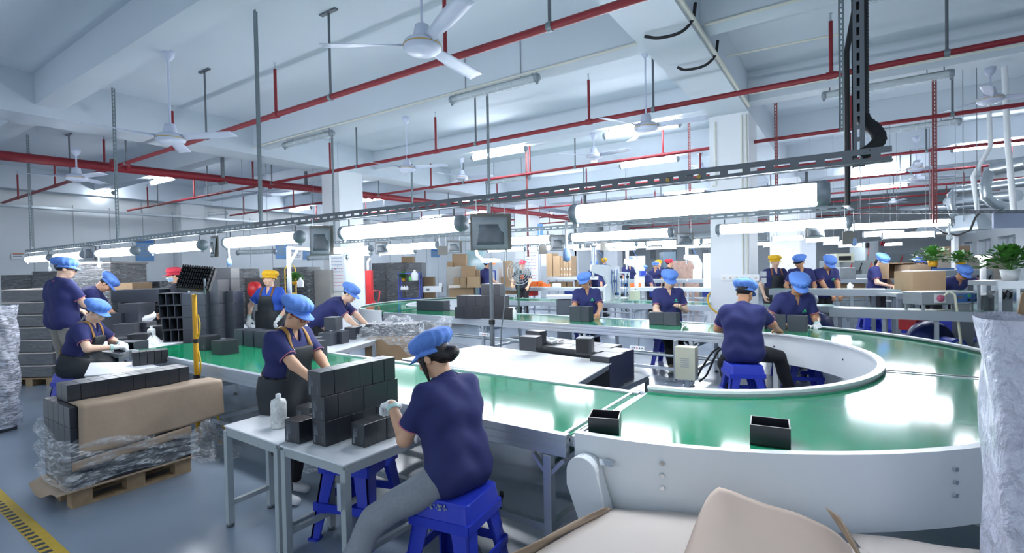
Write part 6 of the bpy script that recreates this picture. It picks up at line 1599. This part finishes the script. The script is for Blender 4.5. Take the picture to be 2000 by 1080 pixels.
def person(label, loc, ang, s=1., hz=.92, lean=0., side=0., twist=0., head=(0, 0, 0), hands=None, poles=None, feet=None, kpoles=None, skin=0, shirt=None, trim=None, pants=None, cap='blue', gloves=(0, 0),
           apron=None, hair='short', shoes=None, res=.009, z0=0., face=True, emblem=True, hd=None, curl=(.5, .5), extra=(), female=False, handdir=None, palm=None, legs=True, slim=1., group='workers'):
    T = thing('person', label, 'person', (loc[0], loc[1], z0), math.radians(YAW-ang), group); T.scale = (s, s, s)
    sk = SKIN[skin]; shirt = shirt or M_navy; pants = pants or M_trblk; shoes = shoes or M_shoed
    Pv = np.array([0, 0, hz]); Rt = rot('Z', -twist)@rot('Y', side)@rot('X', -lean)
    R_, Fw, Up = Rt[:, 0], Rt[:, 1], Rt[:, 2]
    up2 = nrm(Up*.6+np.array([0, 0, .4]))
    Nk = Pv+Up*.47
    hy, hp, hr = head; Rh = rot('Z', -hy)@rot('Y', hr)@rot('X', -hp)
    HC = Nk+nrm(Up*.4+np.array([0, 0, .6])+Rh[:, 1]*.25)*.055+Rh[:, 2]*.10+Rh[:, 1]*.012
    if hd is not None: HC = HC+np.array(hd)
    H = lambda v: HC+Rh@np.array(v, float)
    sw = .158*slim
    Sh = [Nk-Up*.055-R_*sw, Nk-Up*.055+R_*sw]
    hands = hands or [(-.2, .05, hz-.12), (.2, .05, hz-.12)]; poles = poles or [(-.5, -.6, -.4), (.5, -.6, -.4)]
    El, Wr = [], []
    for i in (0, 1):
        e, w = ik(Sh[i], hands[i], .275, .245, poles[i]); El.append(e); Wr.append(w)
    feet = feet or [(-.1, .02, .08), (.1, .02, .08)]; kpoles = kpoles or [(0, 1, 0)]*2
    Hp = [Pv-R_*.085-Up*.01, Pv+R_*.085-Up*.01]; Kn, An = [], []
    for i in (0, 1):
        k, a = ik(Hp[i], feet[i], .42, .415, kpoles[i]); Kn.append(k); An.append(a)
    # ---- torso
    ch = Pv+Up*.31; wa = Pv+Up*.13; w_ = slim
    torso = [cap_(ch-R_*.085*w_, ch+R_*.085*w_, .108*w_, .108*w_), cap_(ch+Up*.07-R_*.105*w_, ch+Up*.07+R_*.105*w_, .078, .078), cap_(wa-R_*.06*w_, wa+R_*.06*w_, .104*w_, .104*w_),
             cap_(Pv-R_*.075*w_, Pv+R_*.075*w_, .112*w_, .112*w_), cap_(Sh[0], Sh[1], .052, .052), cap_(ch, Nk-Up*.02, .1, .06)]
    if female: torso.append(cap_(ch-R_*.06+Fw*.05-Up*.02, ch+R_*.06+Fw*.05-Up*.02, .072, .072))
    if lean > .5: torso.append(cap_(Pv+Up*.1-Fw*.03, Nk-Up*.1-Fw*.03, .1, .09))
    fT = uni(torso, .05)
    arms = [[cap_(Sh[i], El[i], .052*w_, .042*w_), cap_(El[i], Wr[i], .041*w_, .027)] for i in (0, 1)]
    lg = [[cap_(Hp[i], Kn[i], .088*w_, .058), cap_(Kn[i], An[i], .055, .036)] for i in (0, 1)]
    neck = cap_(Nk-Up*.05, H((0, -.015, -.05)), .056, .052)
    hp_ = [(ell_(H((0, -.012, .03)), (.074, .093, .084), Rh), 0), (ell_(H((0, .022, -.025)), (.062, .070, .085), Rh), .02), (ell_(H((0, .045, -.078)), (.036, .036, .032), Rh), .025),
           (cap_(H((0, .088, .004)), H((0, .107, -.028)), .006, .0115), .010), (ell_(H((.011, .094, -.034)), (.009, .01, .008), Rh), .006), (ell_(H((-.011, .094, -.034)), (.009, .01, .008), Rh), .006),
           (cap_(H((-.03, .078, .022)), H((.03, .078, .022)), .008, .008), .012), (cap_(H((-.013, .086, -.056)), H((.013, .086, -.056)), .006, .006), .008),
           (ell_(H((.074, -.008, -.012)), (.01, .02, .03), Rh), .006), (ell_(H((-.074, -.008, -.012)), (.01, .02, .03), Rh), .006), (ell_(H((.036, .062, -.03)), (.022, .02, .02), Rh), .02), (ell_(H((-.036, .062, -.03)), (.022, .02, .02), Rh), .02)]
    fH = blend(hp_)
    fB = [off(fT, -.006)]+[a for A in arms for a in A]+([off(l, -.008) for L in lg for l in L] if legs else [])+[neck]
    fBody0 = uni(fB, .022)
    fBody = lambda P: smin(fBody0(P), fH(P), .018)
    pts = np.array([Pv, Nk, HC]+Sh+El+Wr+(Kn+An if legs else [])); lo = pts.min(0)-.16; hi = pts.max(0)+.17
    P, Q = sdf_mesh(fBody, lo, hi, res)
    hp2 = []
    for i in (0, 1):
        dr = (Wr[i]-El[i]) if handdir is None or handdir[i] is None else np.array(handdir[i], float)
        pn = np.array((0, 0, 1.)) if palm is None or palm[i] is None else np.array(palm[i], float)
        if abs(nrm(dr)@nrm(pn)) > .9: pn = R_*(-1 if i == 0 else 1)
        pr = hand_prims(Wr[i], dr, pn, (-1 if i == 0 else 1)*1., curl[i]); fh = blend(pr+[(cap_(El[i]*.12+Wr[i]*.88, Wr[i]+nrm(dr)*.02, .029, .025), .015)])
        rh = min(res, .0045) if res < .011 else res*.7
        a, b = sdf_mesh(off(fh, .003 if gloves[i] else .0), Wr[i]-.23, Wr[i]+.23, rh)
        if gloves[i]:
            g = npart('glove', a, b, M_glove, T)
            c0 = Wr[i]-nrm(Wr[i]-El[i])*.045; c1 = Wr[i]-nrm(Wr[i]-El[i])*.015
            part('cuff', MB().tube([c0, c1], [.037, .035], 14), M_cuff, g)
        elif len(a):
            Q = np.concatenate([Q, b+len(P)]); P = np.concatenate([P, a])
    npart('body', P, Q, sk, T)
    # ---- shirt
    cut = [Sh[i]+(El[i]-Sh[i])*.72 for i in (0, 1)]; ud = [nrm(El[i]-Sh[i]) for i in (0, 1)]
    slv = []
    for i in (0, 1):
        g = cap_(Sh[i], El[i], .066*w_, .062*w_)
        slv.append(lambda P, g=g, c=cut[i], d=ud[i]: np.maximum(g(P), (P-c)@d))
    hem = hz-.13 if lean < .5 and apron is None else None
    drape = [cap_(ch+sg*R_*.062*w_, Pv+sg*R_*.07*w_, .118*w_, .120*w_) for sg in (-1, 1)]
    def fold(P):
        q = P@Rt; return .0035*np.sin(q[:, 2]*38+np.sin(q[:, 0]*21)*1.6+q[:, 1]*17)+.002*np.sin(q[:, 0]*46+q[:, 2]*23)
    def fS(P):
        q_ = (P-Pv)@Up; d = fT(P)-.017-.005*np.clip((.16-q_)/.16, 0, 1)
        for g in drape: d = smin(d, g(P), .04)
        for g in slv: d = smin(d, g(P), .03)
        d = d+fold(P)
        d = np.maximum(d, -((P-Pv)@Up+.12))
        vn = np.linalg.norm(P-(Nk+Up*.035), axis=1)-.066; d = np.maximum(d, -vn)
        v2 = cap_(Nk+Fw*.075-Up*.00, Nk+Fw*.105-Up*.11, .034, .008)(P); return np.maximum(d, -v2)
    P, Q = sdf_mesh(fS, pts[:7].min(0)-.2, pts[:7].max(0)+.2, res)
    cc = P[Q].mean(1); mi = np.zeros(len(Q), int)
    for i in (0, 1):
        t = (cc-cut[i])@ud[i]; near = np.linalg.norm(cc-cut[i], axis=1) < .11; mi[(t > -max(.008, res*.9)) & (t < -.0015) & near] = 1
    sh_ = npart('polo_shirt', P, Q, shirt, T)
    for i in (0, 1):
        a_ = nrm(np.cross(ud[i], [.3, .2, 1.])); b_ = np.cross(ud[i], a_); c_ = cut[i]-ud[i]*.006
        fs_ = slv[i]; ring = []
        for k in range(25):
            d_ = a_*math.cos(k*math.pi/12)+b_*math.sin(k*math.pi/12); ring.append(march(lambda P: cap_(Sh[i], El[i], .066*w_, .062*w_)(P)+fold(P), c_+d_*.12, -d_, .0))
        part('sleeve_trim', MB().tube(ring, .0042, 6, cap=False), trim or M_trim, sh_)
    # collar
    mb = MB()
    def col(u, v):
        a = math.radians(28+304*u); fr = -math.cos(a)  # 1 at the back
        r = .060+.028*v; zz = (.030+.018*fr)*(1-v)-.012*v-.02*(1-fr)*.5*v
        p = Nk+R_*(math.sin(a)*r*1.02)+Fw*(math.cos(a)*r*1.05+.012)+Up*(zz+.006-.02*(1-fr)*.5); return tuple(p)
    mb.grid(col, 28, 5); n0 = len(mb.f)
    for i in range(n0):
        if i % 4 == 3: mb.m[i] = 1
    part('collar', mb, [shirt, trim or M_trim], T, solid=.004)
    # ---- trousers and shoes
    if legs:
        def ftr(P):
            d = uni([cap_(Pv-R_*.075*w_, Pv+R_*.075*w_, .12*w_, .12*w_)]+[cap_(Hp[i], Kn[i], .1*w_, .072) for i in (0, 1)], .03)(P)
            for i in (0, 1):
                sh = cap_(Kn[i], An[i], .07, .06)(P); ax = nrm(An[i]-Kn[i]); d = smin(d, np.maximum(sh, (P-An[i])@ax+.015), .02)
            d = d+.004*np.sin(P[:, 2]*33+P[:, 0]*20+np.sin(P[:, 1]*25))
            cu = np.maximum(-((P-Pv)@Up+.03), np.linalg.norm(P-Pv, axis=1)-.19); return np.maximum(d, -cu)
        q = np.array([Pv]+Hp+Kn+An); P, Q = sdf_mesh(ftr, q.min(0)-.17, q.max(0)+.17, max(res, .009)); npart('trousers', P, Q, pants, T)
        for i in (0, 1):
            fd = np.array(kpoles[i], float)*np.array([1, 1, 0]); fd = nrm(fd+np.array([0, .3, 0])) if np.linalg.norm(fd) > .1 else np.array([0, 1., 0])
            a = An[i]; b = a-np.array([0, 0, a[2]-min(a[2], .05)]) if a[2] < .15 else a-np.array([0, 0, .045])
            f = uni([cap_(a, b+fd*-.02, .042, .042), cap_(b-fd*.03-np.array([0, 0, .0]), b+fd*.13-np.array([0, 0, .012]), .042, .034)], .03)
            g = lambda P, f=f, zz=b[2]-.045: np.maximum(f(P), zz-P[:, 2]+.002)
            P, Q = sdf_mesh(g, b-.22, b+.26, max(res, .009)); npart('shoe', P, Q, shoes, T)
    # ---- apron
    if apron:
        sit = apron.get('sit', False)
        fl = [fT]+drape
        if legs:
            for i in (0, 1): fl += [cap_(Hp[i], Kn[i], .1, .072)]
            fl.append(cap_(Hp[0]+(Kn[0]-Hp[0])*.3, Hp[1]+(Kn[1]-Hp[1])*.3, .1, .1)); fl.append(cap_(Hp[0]+(Kn[0]-Hp[0])*.8, Hp[1]+(Kn[1]-Hp[1])*.8, .075, .075))
            if not sit: fl.append(cap_(Kn[0]+np.array([0, .02, -.1]), Kn[1]+np.array([0, .02, -.1]), .07, .07))
        fa = uni(fl, .06); top = apron.get('top', .36)
        def fap(P):
            q = P-Pv; x = q@R_; y = q@Fw; z = q@Up
            wd = np.where(z > .12, .125-.10*np.clip(z-.12, 0, .3)*1.0, .24)
            d = fa(P)-.036+.003*np.sin(P[:, 2]*20+P[:, 0]*14)
            d = np.maximum(d, np.abs(x)-wd); d = np.maximum(d, z-top); d = np.maximum(d, -(y-np.where(z > .12, .03, -.07)))
            return np.maximum(d, (apron.get('low', hz-.48))-P[:, 2])
        q = np.array([Pv, Nk]+Kn); P, Q = sdf_mesh(fap, q.min(0)-.22, q.max(0)+.2, res); ap = npart('apron', P, Q, M_apron, T)
        for sx in (-1, 1):
            path = [Pv+Up*(top-.01)+R_*sx*.095+Fw*.16, Nk-Up*.06+R_*sx*.095+Fw*.1, Nk+R_*sx*.085+Fw*.02+Up*.02, Nk-Up*.05+R_*sx*.08-Fw*.1, Pv+Up*.30+R_*sx*.03-Fw*.16, Pv+Up*.16-R_*sx*.07-Fw*.16, Pv+Up*.08-R_*sx*.17-Fw*.05]
            pp = []
            for a, b in zip(path, path[1:]):
                for k in range(5): pp.append(stick(fS, a+(b-a)*k/5, .005))
            mb = MB(); vs = []
            for k, p in enumerate(pp):
                t = nrm(pp[min(k+1, len(pp)-1)]-pp[max(k-1, 0)]); g = nrm(grad(fS, p)); w = nrm(np.cross(t, g)); vs += [p-w*.016, p+w*.016]
            mb.add(vs, [(2*k, 2*k+1, 2*k+3, 2*k+2) for k in range(len(pp)-1)], 0, True)
            st = part('strap', mb, apron.get('strap', M_strap), T, solid=.004)
            part('stud', MB().ell(pp[0], (.009, .009, .009), 8, 6), M_chrome, st)
    if emblem:
        p = march(fS, Pv+Up*.33-R_*.075+Fw*.35, -Fw, .003); n = nrm(grad(fS, p)); u = nrm(Up-n*(Up@n)); r = np.cross(u, n)
        if not apron:
            mb = MB(); mb.add([p+u*.014*math.cos(k*.785)+r*.014*math.sin(k*.785)+n*.003 for k in range(8)], [tuple(range(7, -1, -1))])
            for k in range(5): mb.add([stick(fS, p-u*.026+r*(-.028+k*.0125), .003)+v for v in (u*.005, r*.009+u*.005, r*.009-u*.005, -u*.005)], [(0, 1, 2, 3)])
            part('chest_emblem', mb, M_emb, T)
    # ---- head details
    fHead = lambda P: smin(fH(P), neck(P), .018)
    hairf = ell_(H((0, -.017, .034)), (.083, .101, .088), Rh)
    loc_ = lambda P: (P-HC)@Rh
    if hair != 'none':
        low = {'short': -.05, 'long': -.09, 'bun': -.06, 'bob': -.1}[hair]
        ex = []
        if hair == 'bun': ex = [ell_(H((0.012, -.122, -.035)), (.043, .036, .036), Rh), cap_(H((-.07, .03, .0)), H((-.066, .05, -.13)), .017, .006), cap_(H((.07, .03, .0)), H((.066, .05, -.12)), .015, .006), cap_(H((0, -.07, -.02)), H((0, -.1, -.04)), .06, .04)]
        if hair == 'bob': ex = [cap_(H((0, -.06, -.03)), H((0, -.06, -.09)), .07, .055)]
        if hair == 'long': ex = [cap_(H((0, -.08, -.03)), H((0, -.105, -.14)), .045, .03)]
        def fhair(P):
            q = loc_(P); d = hairf(P)
            d = np.maximum(d, low-q[:, 2]); d = np.maximum(d, np.minimum(q[:, 1]-.045, q[:, 1]+.01-(q[:, 2]-.0)*.9+.02) if 0 else q[:, 1]-.02-np.clip(q[:, 2]-.01, 0, .05)*1.3)
            for g in ex: d = smin(d, g(P), .012)
            return d
        P, Q = sdf_mesh(fhair, HC-.2, HC+.18, max(.006, res*.7)); npart('hair', P, Q, M_hair, T)
    if cap in ('blue', 'yellow', 'red', 'visor'):
        cm = {'blue': M_cap, 'visor': M_cap, 'yellow': M_capy, 'red': M_capr}[cap]; mb = MB(); Rc = Rh@rot('X', .10)
        puff = 1. if cap != 'red' else .82
        def crown(u, v):
            a = 2*math.pi*u; th = v*math.pi*.5
            r = (.089+.036*puff*math.sin(min(1, v*1.9)*math.pi)**.8*(1-.3*v) if v < .55 else 0)
            if v < .55: r = .089+.036*puff*math.sin(v/.55*math.pi*.5); z = .045+.05*(v/.55)**1.2
            else: t = (v-.55)/.45; r = (.125*puff if puff == 1 else .118)*math.cos(t*math.pi/2)**.75; z = .095+.05*math.sin(t*math.pi/2)
            if v < .55: r = min(r, .125*puff if puff == 1 else .118)
            pl = (1-v)*.085*math.cos(16*a+2*math.sin(3*a))+.02*math.sin(5*a+v*4); r *= 1+pl*(1 if puff == 1 else .15)
            bx = .95*r*math.sin(a); by = 1.06*r*math.cos(a)-.018*min(1, v*2); return tuple(HC+Rc@np.array((bx, by-.006, z+.012*math.sin(3*a+1)*v*(1-v)*2-.014*(1-math.cos(a))*.5*(v < .6)*(1-v))))
        mb.grid(crown, 64, 14, wrap=True)
        c = part('work_cap', mb, cm, T)
        mb = MB(); mb.grid(lambda u, v: tuple(HC+Rc@np.array((.088*math.sin(2*math.pi*u), .097*math.cos(2*math.pi*u)-.008, .022+.03*v-.014*(1-math.cos(2*math.pi*u))*.5))), 40, 3, wrap=True); part('cap_band', mb, cm, c, solid=.004)
        if cap != 'yellow':
            mb = MB()
            def brim(u, v):
                a = (u-.5)*math.radians(150); e = math.cos(a*1.15); L = .062*max(0, e)**.7*v
                return tuple(HC+Rc@np.array((.088*math.sin(a)*(1+.25*v*abs(e)), .095*math.cos(a)-.006+L, .03-.022*v*max(0, e)-.012*abs(math.sin(a))*v)))
            mb.grid(brim, 24, 6); part('brim', mb, cm if cap != 'visor' else M_black, c, solid=.005)
        else:
            mb = MB(); mb.grid(lambda u, v: tuple(HC+Rc@np.array(((.09+.018*v+.006*v*math.cos(60*u))*math.sin(2*math.pi*u), (.099+.018*v+.006*v*math.cos(60*u))*math.cos(2*math.pi*u)-.008, .03-.022*v+.004*math.sin(110*u)))), 90, 3, wrap=True); part('frill', mb, cm, c, solid=.003)
    if face:
        eyes = extra if False else None
        for sx in (-1, 1):
            p = march(fH, H((sx*.031, .16, .006)), -Rh[:, 1]); R3 = Matrix(Rh.tolist())
            mb = MB(); mb.ell(p-Rh[:, 1]*.0035, (.0135, .006, .0055), 12, 8, 0, R3); ey = part('eye', mb, M_eyew, T)
            part('iris', MB().ell(p+Rh[:, 1]*.0005-Rh[:, 2]*.0018, (.0055, .004, .0046), 10, 8, 0, R3), M_iris, ey)
            ln = [march(fH, H((sx*(.019+k*.0065), .16, .0115-abs(k-2)*.0017)), -Rh[:, 1], .0012) for k in range(5)]; part('eyelid_line', MB().tube(ln, .0017, 6), M_iris, ey)
            bw = [march(fH, H((sx*(.016+k*.009), .16, .026+.003*math.sin(k*.9))), -Rh[:, 1], .001) for k in range(5)]; part('eyebrow', MB().tube(bw, [.002, .003, .003, .0025, .0012], 6), M_hair, T)
        lp = [march(fH, H((-.021+k*.007, .16, -.056-.001*abs(k-3))), -Rh[:, 1], .0005) for k in range(7)]
        part('mouth', MB().tube(lp, [.001, .0032, .0042, .004, .0042, .0032, .001], 8), M_lip, T)
    if 'specs' in extra:
        g = None; mb = MB()
        for sx in (-1, 1):
            c_ = np.array((sx*.033, .108, .002)); ring = [H(c_+np.array((.028*math.cos(k*math.pi/10), -.012*abs(math.cos(k*math.pi/10))*(.4 if sx*math.cos(k*math.pi/10) < 0 else 1), .021*math.sin(k*math.pi/10)))) for k in range(21)]; mb.tube(ring, .004, 6)
            mb.tube([H((sx*.06, .097, .006)), H((sx*.078, .05, .006)), H((sx*.08, -.005, .004))], .0038, 6)
        mb.tube([H((-.008, .11, .006)), H((.008, .11, .006))], .0038, 6)
        g = part('spectacles', mb, M_specr if 'redspecs' in extra else M_black, T)
        mb = MB()
        for sx in (-1, 1): mb.add([H((sx*.033+.024*math.cos(k*.5236), .1065-.006, .002+.017*math.sin(k*.5236))) for k in range(12)], [tuple(range(12))])
        part('lens', mb, M_lens, g)
    if 'mask' in extra:
        P, Q = sdf_mesh(lambda P: np.maximum(fH(P)-.005, np.maximum(loc_(P)[:, 2]+.022, np.maximum(-loc_(P)[:, 2]-.095, .02-loc_(P)[:, 1]))), HC-.16, HC+.16, .006); npart('face_mask', P, Q, M_mask, T)
    if 'wristband' in extra:
        part('wristband', MB().tube([Wr[1]*.86+El[1]*.14, Wr[1]*.89+El[1]*.11], .033, 14), M_grey, T)
    if 'earbud' in extra: part('earbud', MB().ell(H((-.08, .008, -.012)), (.009, .009, .012), 8, 6), M_whitepl, T)
    return T, dict(f=fS, HC=HC)
def seat_feet(y=.35, dx=.12, z=.09, dy=0): return [(-dx, y, z), (dx, y+dy, z)]
R = math.radians
RN, RM_, RF = .0075, .010, .016
# P1 standing man, back to us
p = D(120, 600, 7.0)
person('man standing with his back turned, khaki trousers, blue work cap', p, 22, 1.14, head=(.5, .25, 0), hands=[(-.1, .26, 1.0), (.1, .3, 1.0)], poles=[(-1, -.35, -.5), (1, -.35, -.5)], pants=M_trkhaki, hair='short', skin=2, extra=('specs',), res=RM_, slim=1.02)
# P2 seated apron woman
p = Vector((-7.70, 2.10, 0))
stool(( p.x, p.y, 0), .4, 'blue plastic stool under the seated apron woman', 1.0)
person('seated woman in apron and blue cap reaching into a tray on the long table', p, 78, 1.03, hz=.6, lean=.32, head=(0.1, .55, 0), hands=[(-.1, .42, .78), (.12, .46, .77)], poles=[(-1, -.3, -.5), (1, -.3, -.6)], feet=[(-.14, .3, .08), (.14, .25, .08)], gloves=(1, 1), apron=dict(sit=True, low=.4, strap=M_strap), hair='short', skin=2, extra=('earbud', 'wristband'), res=RM_, female=True, slim=1.02)
# P3 bending behind
p = D(133, 640, 7.9)
person('person bending over boxes behind the standing man, blue cap down', p, 60, 1.12, lean=.75, head=(0, 1.0, 0), hands=[(-.15, .6, .75), (.15, .6, .75)], hair='short', res=RM_, face=False, emblem=False)
# P4 red cap, mask
p = D(360, 600, 9.0)
person('worker in red cap and face mask behind the tray stack, arm stretched out', p, -125, 1.06, lean=.2, head=(-.1, .15, 0), hands=[(-.15, .3, .95), (.25, .52, 1.08)], poles=[(-1, -.5, -.4), (1, -.2, -.6)], cap='red', extra=('mask',), shirt=M_blackT, hair='short', res=RM_, emblem=False)
# P5 yellow cap woman
p = D(530, 640, 8.1)
person('woman in yellow cap, bright blue polo and dark apron standing by the line', p, 186, 1.0, head=(.02, -.02, 0), hands=[(-.2, .12, .92), (.27, .16, .93)], poles=[(-1, -.4, -.3), (1, -.4, -.3)], cap='yellow', shirt=M_royal, trim=M_trimw, gloves=(1, 1), apron=dict(strap=M_strapb), hair='short', skin=2, res=.0085, female=True, slim=1.0)
# P6 apron woman with red glasses
person('woman in apron, blue cap and red spectacles sorting boxes, standing', (-3.43, 2.13), 112, .885, lean=.13, head=(-.12, .5, 0), hands=[(-.1, .42, .98), (.1, .47, .97)], poles=[(-1, -.7, -.3), (1, -.7, -.5)], feet=[(-.1, -.04, .08), (.1, .06, .08)], gloves=(1, 1), apron=dict(strap=M_strap, low=.42), hair='short', skin=0, extra=('specs', 'redspecs'), shoes=M_shoe, res=RN, female=True, curl=(.6, .6))
# P7 bending woman
p = D(618, 660, 7.6)
person('woman bending forward over the film-covered carton, blue cap', p, 92, 1.06, hz=.86, lean=1.0, head=(.05, .65, 0), hands=[(-.12, .75, .72), (.16, .72, .72)], poles=[(-1, -.3, -.2), (1, -.3, -.2)], hair='short', skin=2, res=.0085, emblem=False, female=True)
# P8 seated woman foreground
sx, sy = -1.72, 2.04
so = stool((sx+.0, sy-.03, 0), .15, 'blue plastic stool under the woman in grey sweatpants', 1.05, 1.0)
mb = MB(); rr_ = random.Random(3)
for k in range(26):
    x = -.07+rr_.random()*.12; z = .462+rr_.random()*.022; y = -(.160+.012*(.48-z)/.08)-.0012
    mb.box((x, y, z), (.003+rr_.random()*.008, .001, .003+rr_.random()*.01))
part('worn_lettering', mb, M_print, so)
person('woman seated from behind in grey sweatpants, hair in a bun, gloved hand on a box', (sx, sy), -52, .97, hz=.62, lean=.20, head=(-.25, .5, -.05), hands=[(-.13, .40, .93), (.15, .34, .74)], poles=[(-.35, -.6, -1), (1, -.5, -.5)], feet=[(-.62, .28, .09), (.04, -.05, .1)], kpoles=[(-.55, .7, .55), (.4, 1, .2)], gloves=(1, 1), hair='bun', skin=0, pants=M_trgrey, shoes=M_shoe, res=RN, female=True, emblem=False, curl=(.45, .5), handdir=[(.35, .9, -.25), None])
# other stools around the foreground tables
stool((-2.62, 2.12, 0), .3, 'blue plastic stool under the foreground tables, nearer the bottle', 1.05, 1.12)
stool((-2.45, 1.9, 0), .1, 'blue plastic stool half hidden behind the table legs', 1.0, 1.0) if 0 else None
stool(D(966, 690, 6.9).xy.to_3d(), .3, 'blue plastic stool behind the white packing table by the lamp stand', 1.05)
# P9 man behind middle conveyor
p = WY(1146, 600, 8.55)
stool(p.xy.to_3d(), .1, 'blue plastic stool under the frowning seated man', 1.1)
person('frowning seated man with a dark box pair before him, head turned aside', p, 183, 1.1, hz=.64, lean=.1, head=(.45, .4, .1), hands=[(-.14, .4, .74), (.16, .4, .74)], hair='short', skin=1, res=RM_, feet=seat_feet(.3))
p = WY(1304, 600, 8.4)
stool(p.xy.to_3d(), .0, 'blue plastic stool under the woman pinching a part', 1.1)
person('woman in blue cap holding a tiny part between her raised fingers', p, 181, 1.12, hz=.64, lean=.06, head=(.0, .5, 0), hands=[(-.1, .3, .86), (.14, .36, .72)], hair='short', skin=2, res=RM_, feet=seat_feet(.62, .13), shoes=M_shoet, female=True, handdir=[(.5, .5, .5), None])
# P11
p = WY(1452, 700, 6.3)
stool((p.x-.0, p.y-.05, 0), .45, 'blue plastic stool under the man seated inside the belt bend', 1.12, 1.02)
person('man seated from behind inside the belt bend, head turned to his work', p, 18, 1.1, hz=.58, lean=.14, head=(.55, .45, 0), hands=[(-.1, .42, .72), (.40, .44, .76)], poles=[(-1, -.4, -.5), (.8, -.7, -.8)], hair='short', skin=1, feet=[(-.1, .05, .1), (.5, .38, .1)], kpoles=[(-.2, 1, .2), (.8, .8, .5)], res=RM_, shoes=M_shoed, emblem=False)
stool(WX(1585, 738, -.25).xy.to_3d() if 0 else (-.5, 7.45, 0), .3, 'blue plastic stool tucked under the curved belt, seen below the inner panel', 1.05)
# P12
p = WY(1538, 600, 8.45)
stool(p.xy.to_3d(), .1, 'blue plastic stool behind the belt bend', 1.1)
person('man leaning over two dark boxes at the belt bend, cap brim low', p, 182, 1.15, hz=.6, lean=.42, head=(.05, .75, .05), hands=[(-.14, .42, .68), (.22, .36, .68)], hair='short', skin=1, gloves=(1, 0), res=RM_, feet=seat_feet(.25), slim=1.05)
# right rear benches
def far(label, px, d, ang, py_head, s=1.05, **kw):
    p = D(px, 560, d); kw.setdefault('res', .013)
    t, i = person(label, p, ang, s, **kw)
    # stand on a low platform height that brings the head to its line of sight
    return t
far('apron worker in yellow cap with hand on hip behind the grey bench', 1513, 11, 184, 493, 1.08, cap='yellow', apron=dict(strap=M_strapb), hands=[(-.19, .1, 1.0), (.24, .1, .86)], poles=[(-1, -.25, -.05), (1, -.5, -.2)], head=(.05, .1, 0), hair='short', skin=2)
far('man in black-brimmed blue cap looking aside behind the grey bench, one glove', 1562, 10.6, 190, 497, 1.08, cap='visor', head=(.75, .35, 0), hands=[(-.2, .2, .88), (.22, .2, .9)], gloves=(1, 0), hair='short', skin=1, lean=.12)
far('man bending at the grey bench with both hands on a paper', 1606, 10.8, 181, 501, 1.08, lean=.28, head=(0, .75, 0), hands=[(-.08, .42, .9), (.08, .42, .9)], hair='short', skin=1, slim=1.08)
far('woman in blue cap standing by the grey bench, hands joined before her', 1712, 11, 155, 494, 1.08, head=(.1, .65, 0), lean=.05, hands=[(-.02, .3, 1.02), (.04, .3, 1.02)], poles=[(-1, -.6, -.3), (1, -.6, -.3)], hair='bob', skin=2, female=True)
far('person in spectacles peering over the open carton, only face and cap in view', 1796, 12.2, 182, 502, 1.02, extra=('specs',), hair='short', cap='blue')
far('man hunched over the sealing machine, arm along its top, blue cap', 1838, 9.6, 176, 525, 1.02, lean=.8, head=(.1, .7, 0), hands=[(-.5, .32, .98), (.2, .4, .95)], poles=[(-1, .2, .3), (1, -.5, 0)], hair='short', skin=1, extra=('specs',))
far('bareheaded man with his back turned at the far grey machine', 1820, 16, 5, 480, 1.1, cap='none', hair='short', emblem=False, face=False, res=.016)
# middle background
far('worker in blue cap standing sideways behind the lamp stand', 950, 16.6, 60, 523, 1.15, head=(.2, .2, 0), hands=[(-.15, .3, .95), (.17, .3, .98)], gloves=(0, 1), hair='short', emblem=False)
far('worker in red cap behind the pedestal fan', 1021, 16.0, 190, 515, 1.12, cap='red', shirt=M_blackT, hands=[(-.2, .3, .95), (.25, .3, 1.0)], hair='short', emblem=False)
far('worker in blue cap behind the white press, taller of the two', 1162, 18.3, 150, 508, 1.1, res=.018, hair='short', emblem=False)
far('worker in blue cap at the white press, nearer of the two', 1178, 16.5, 120, 517, 1.0, res=.016, hair='short', emblem=False, head=(0, .3, 0))
far('worker in blue cap at the second white press', 1229, 18.0, 170, 503, 1.15, res=.016, hair='short', emblem=False, head=(0, .4, 0))
far('apron worker bending over a bench between the white presses', 1273, 15.2, -95, 518, 1.0, lean=.4, head=(0, .4, 0), apron=dict(strap=M_strap), res=.016, hair='short', emblem=False)
far('worker in blue cap partly hidden behind the bending apron worker', 1281, 18.5, -150, 512, 1.05, res=.018, hair='short', emblem=False)
far('man in red cap turned sideways at the far line', 1307, 17.2, 130, 503, 1.1, cap='red', shirt=M_blackT, head=(-.5, 0, 0), res=.016, hair='short', emblem=False)
far('small distant worker in yellow cap beside the red capped man', 1287, 20, 170, 504, 1.1, cap='yellow', res=.02, hair='short', emblem=False, face=False)
far('small distant worker in yellow cap by the grey wall', 1181, 23, 20, 502, 1.2, cap='yellow', shirt=M_blackT, res=.02, hair='short', emblem=False, face=False)
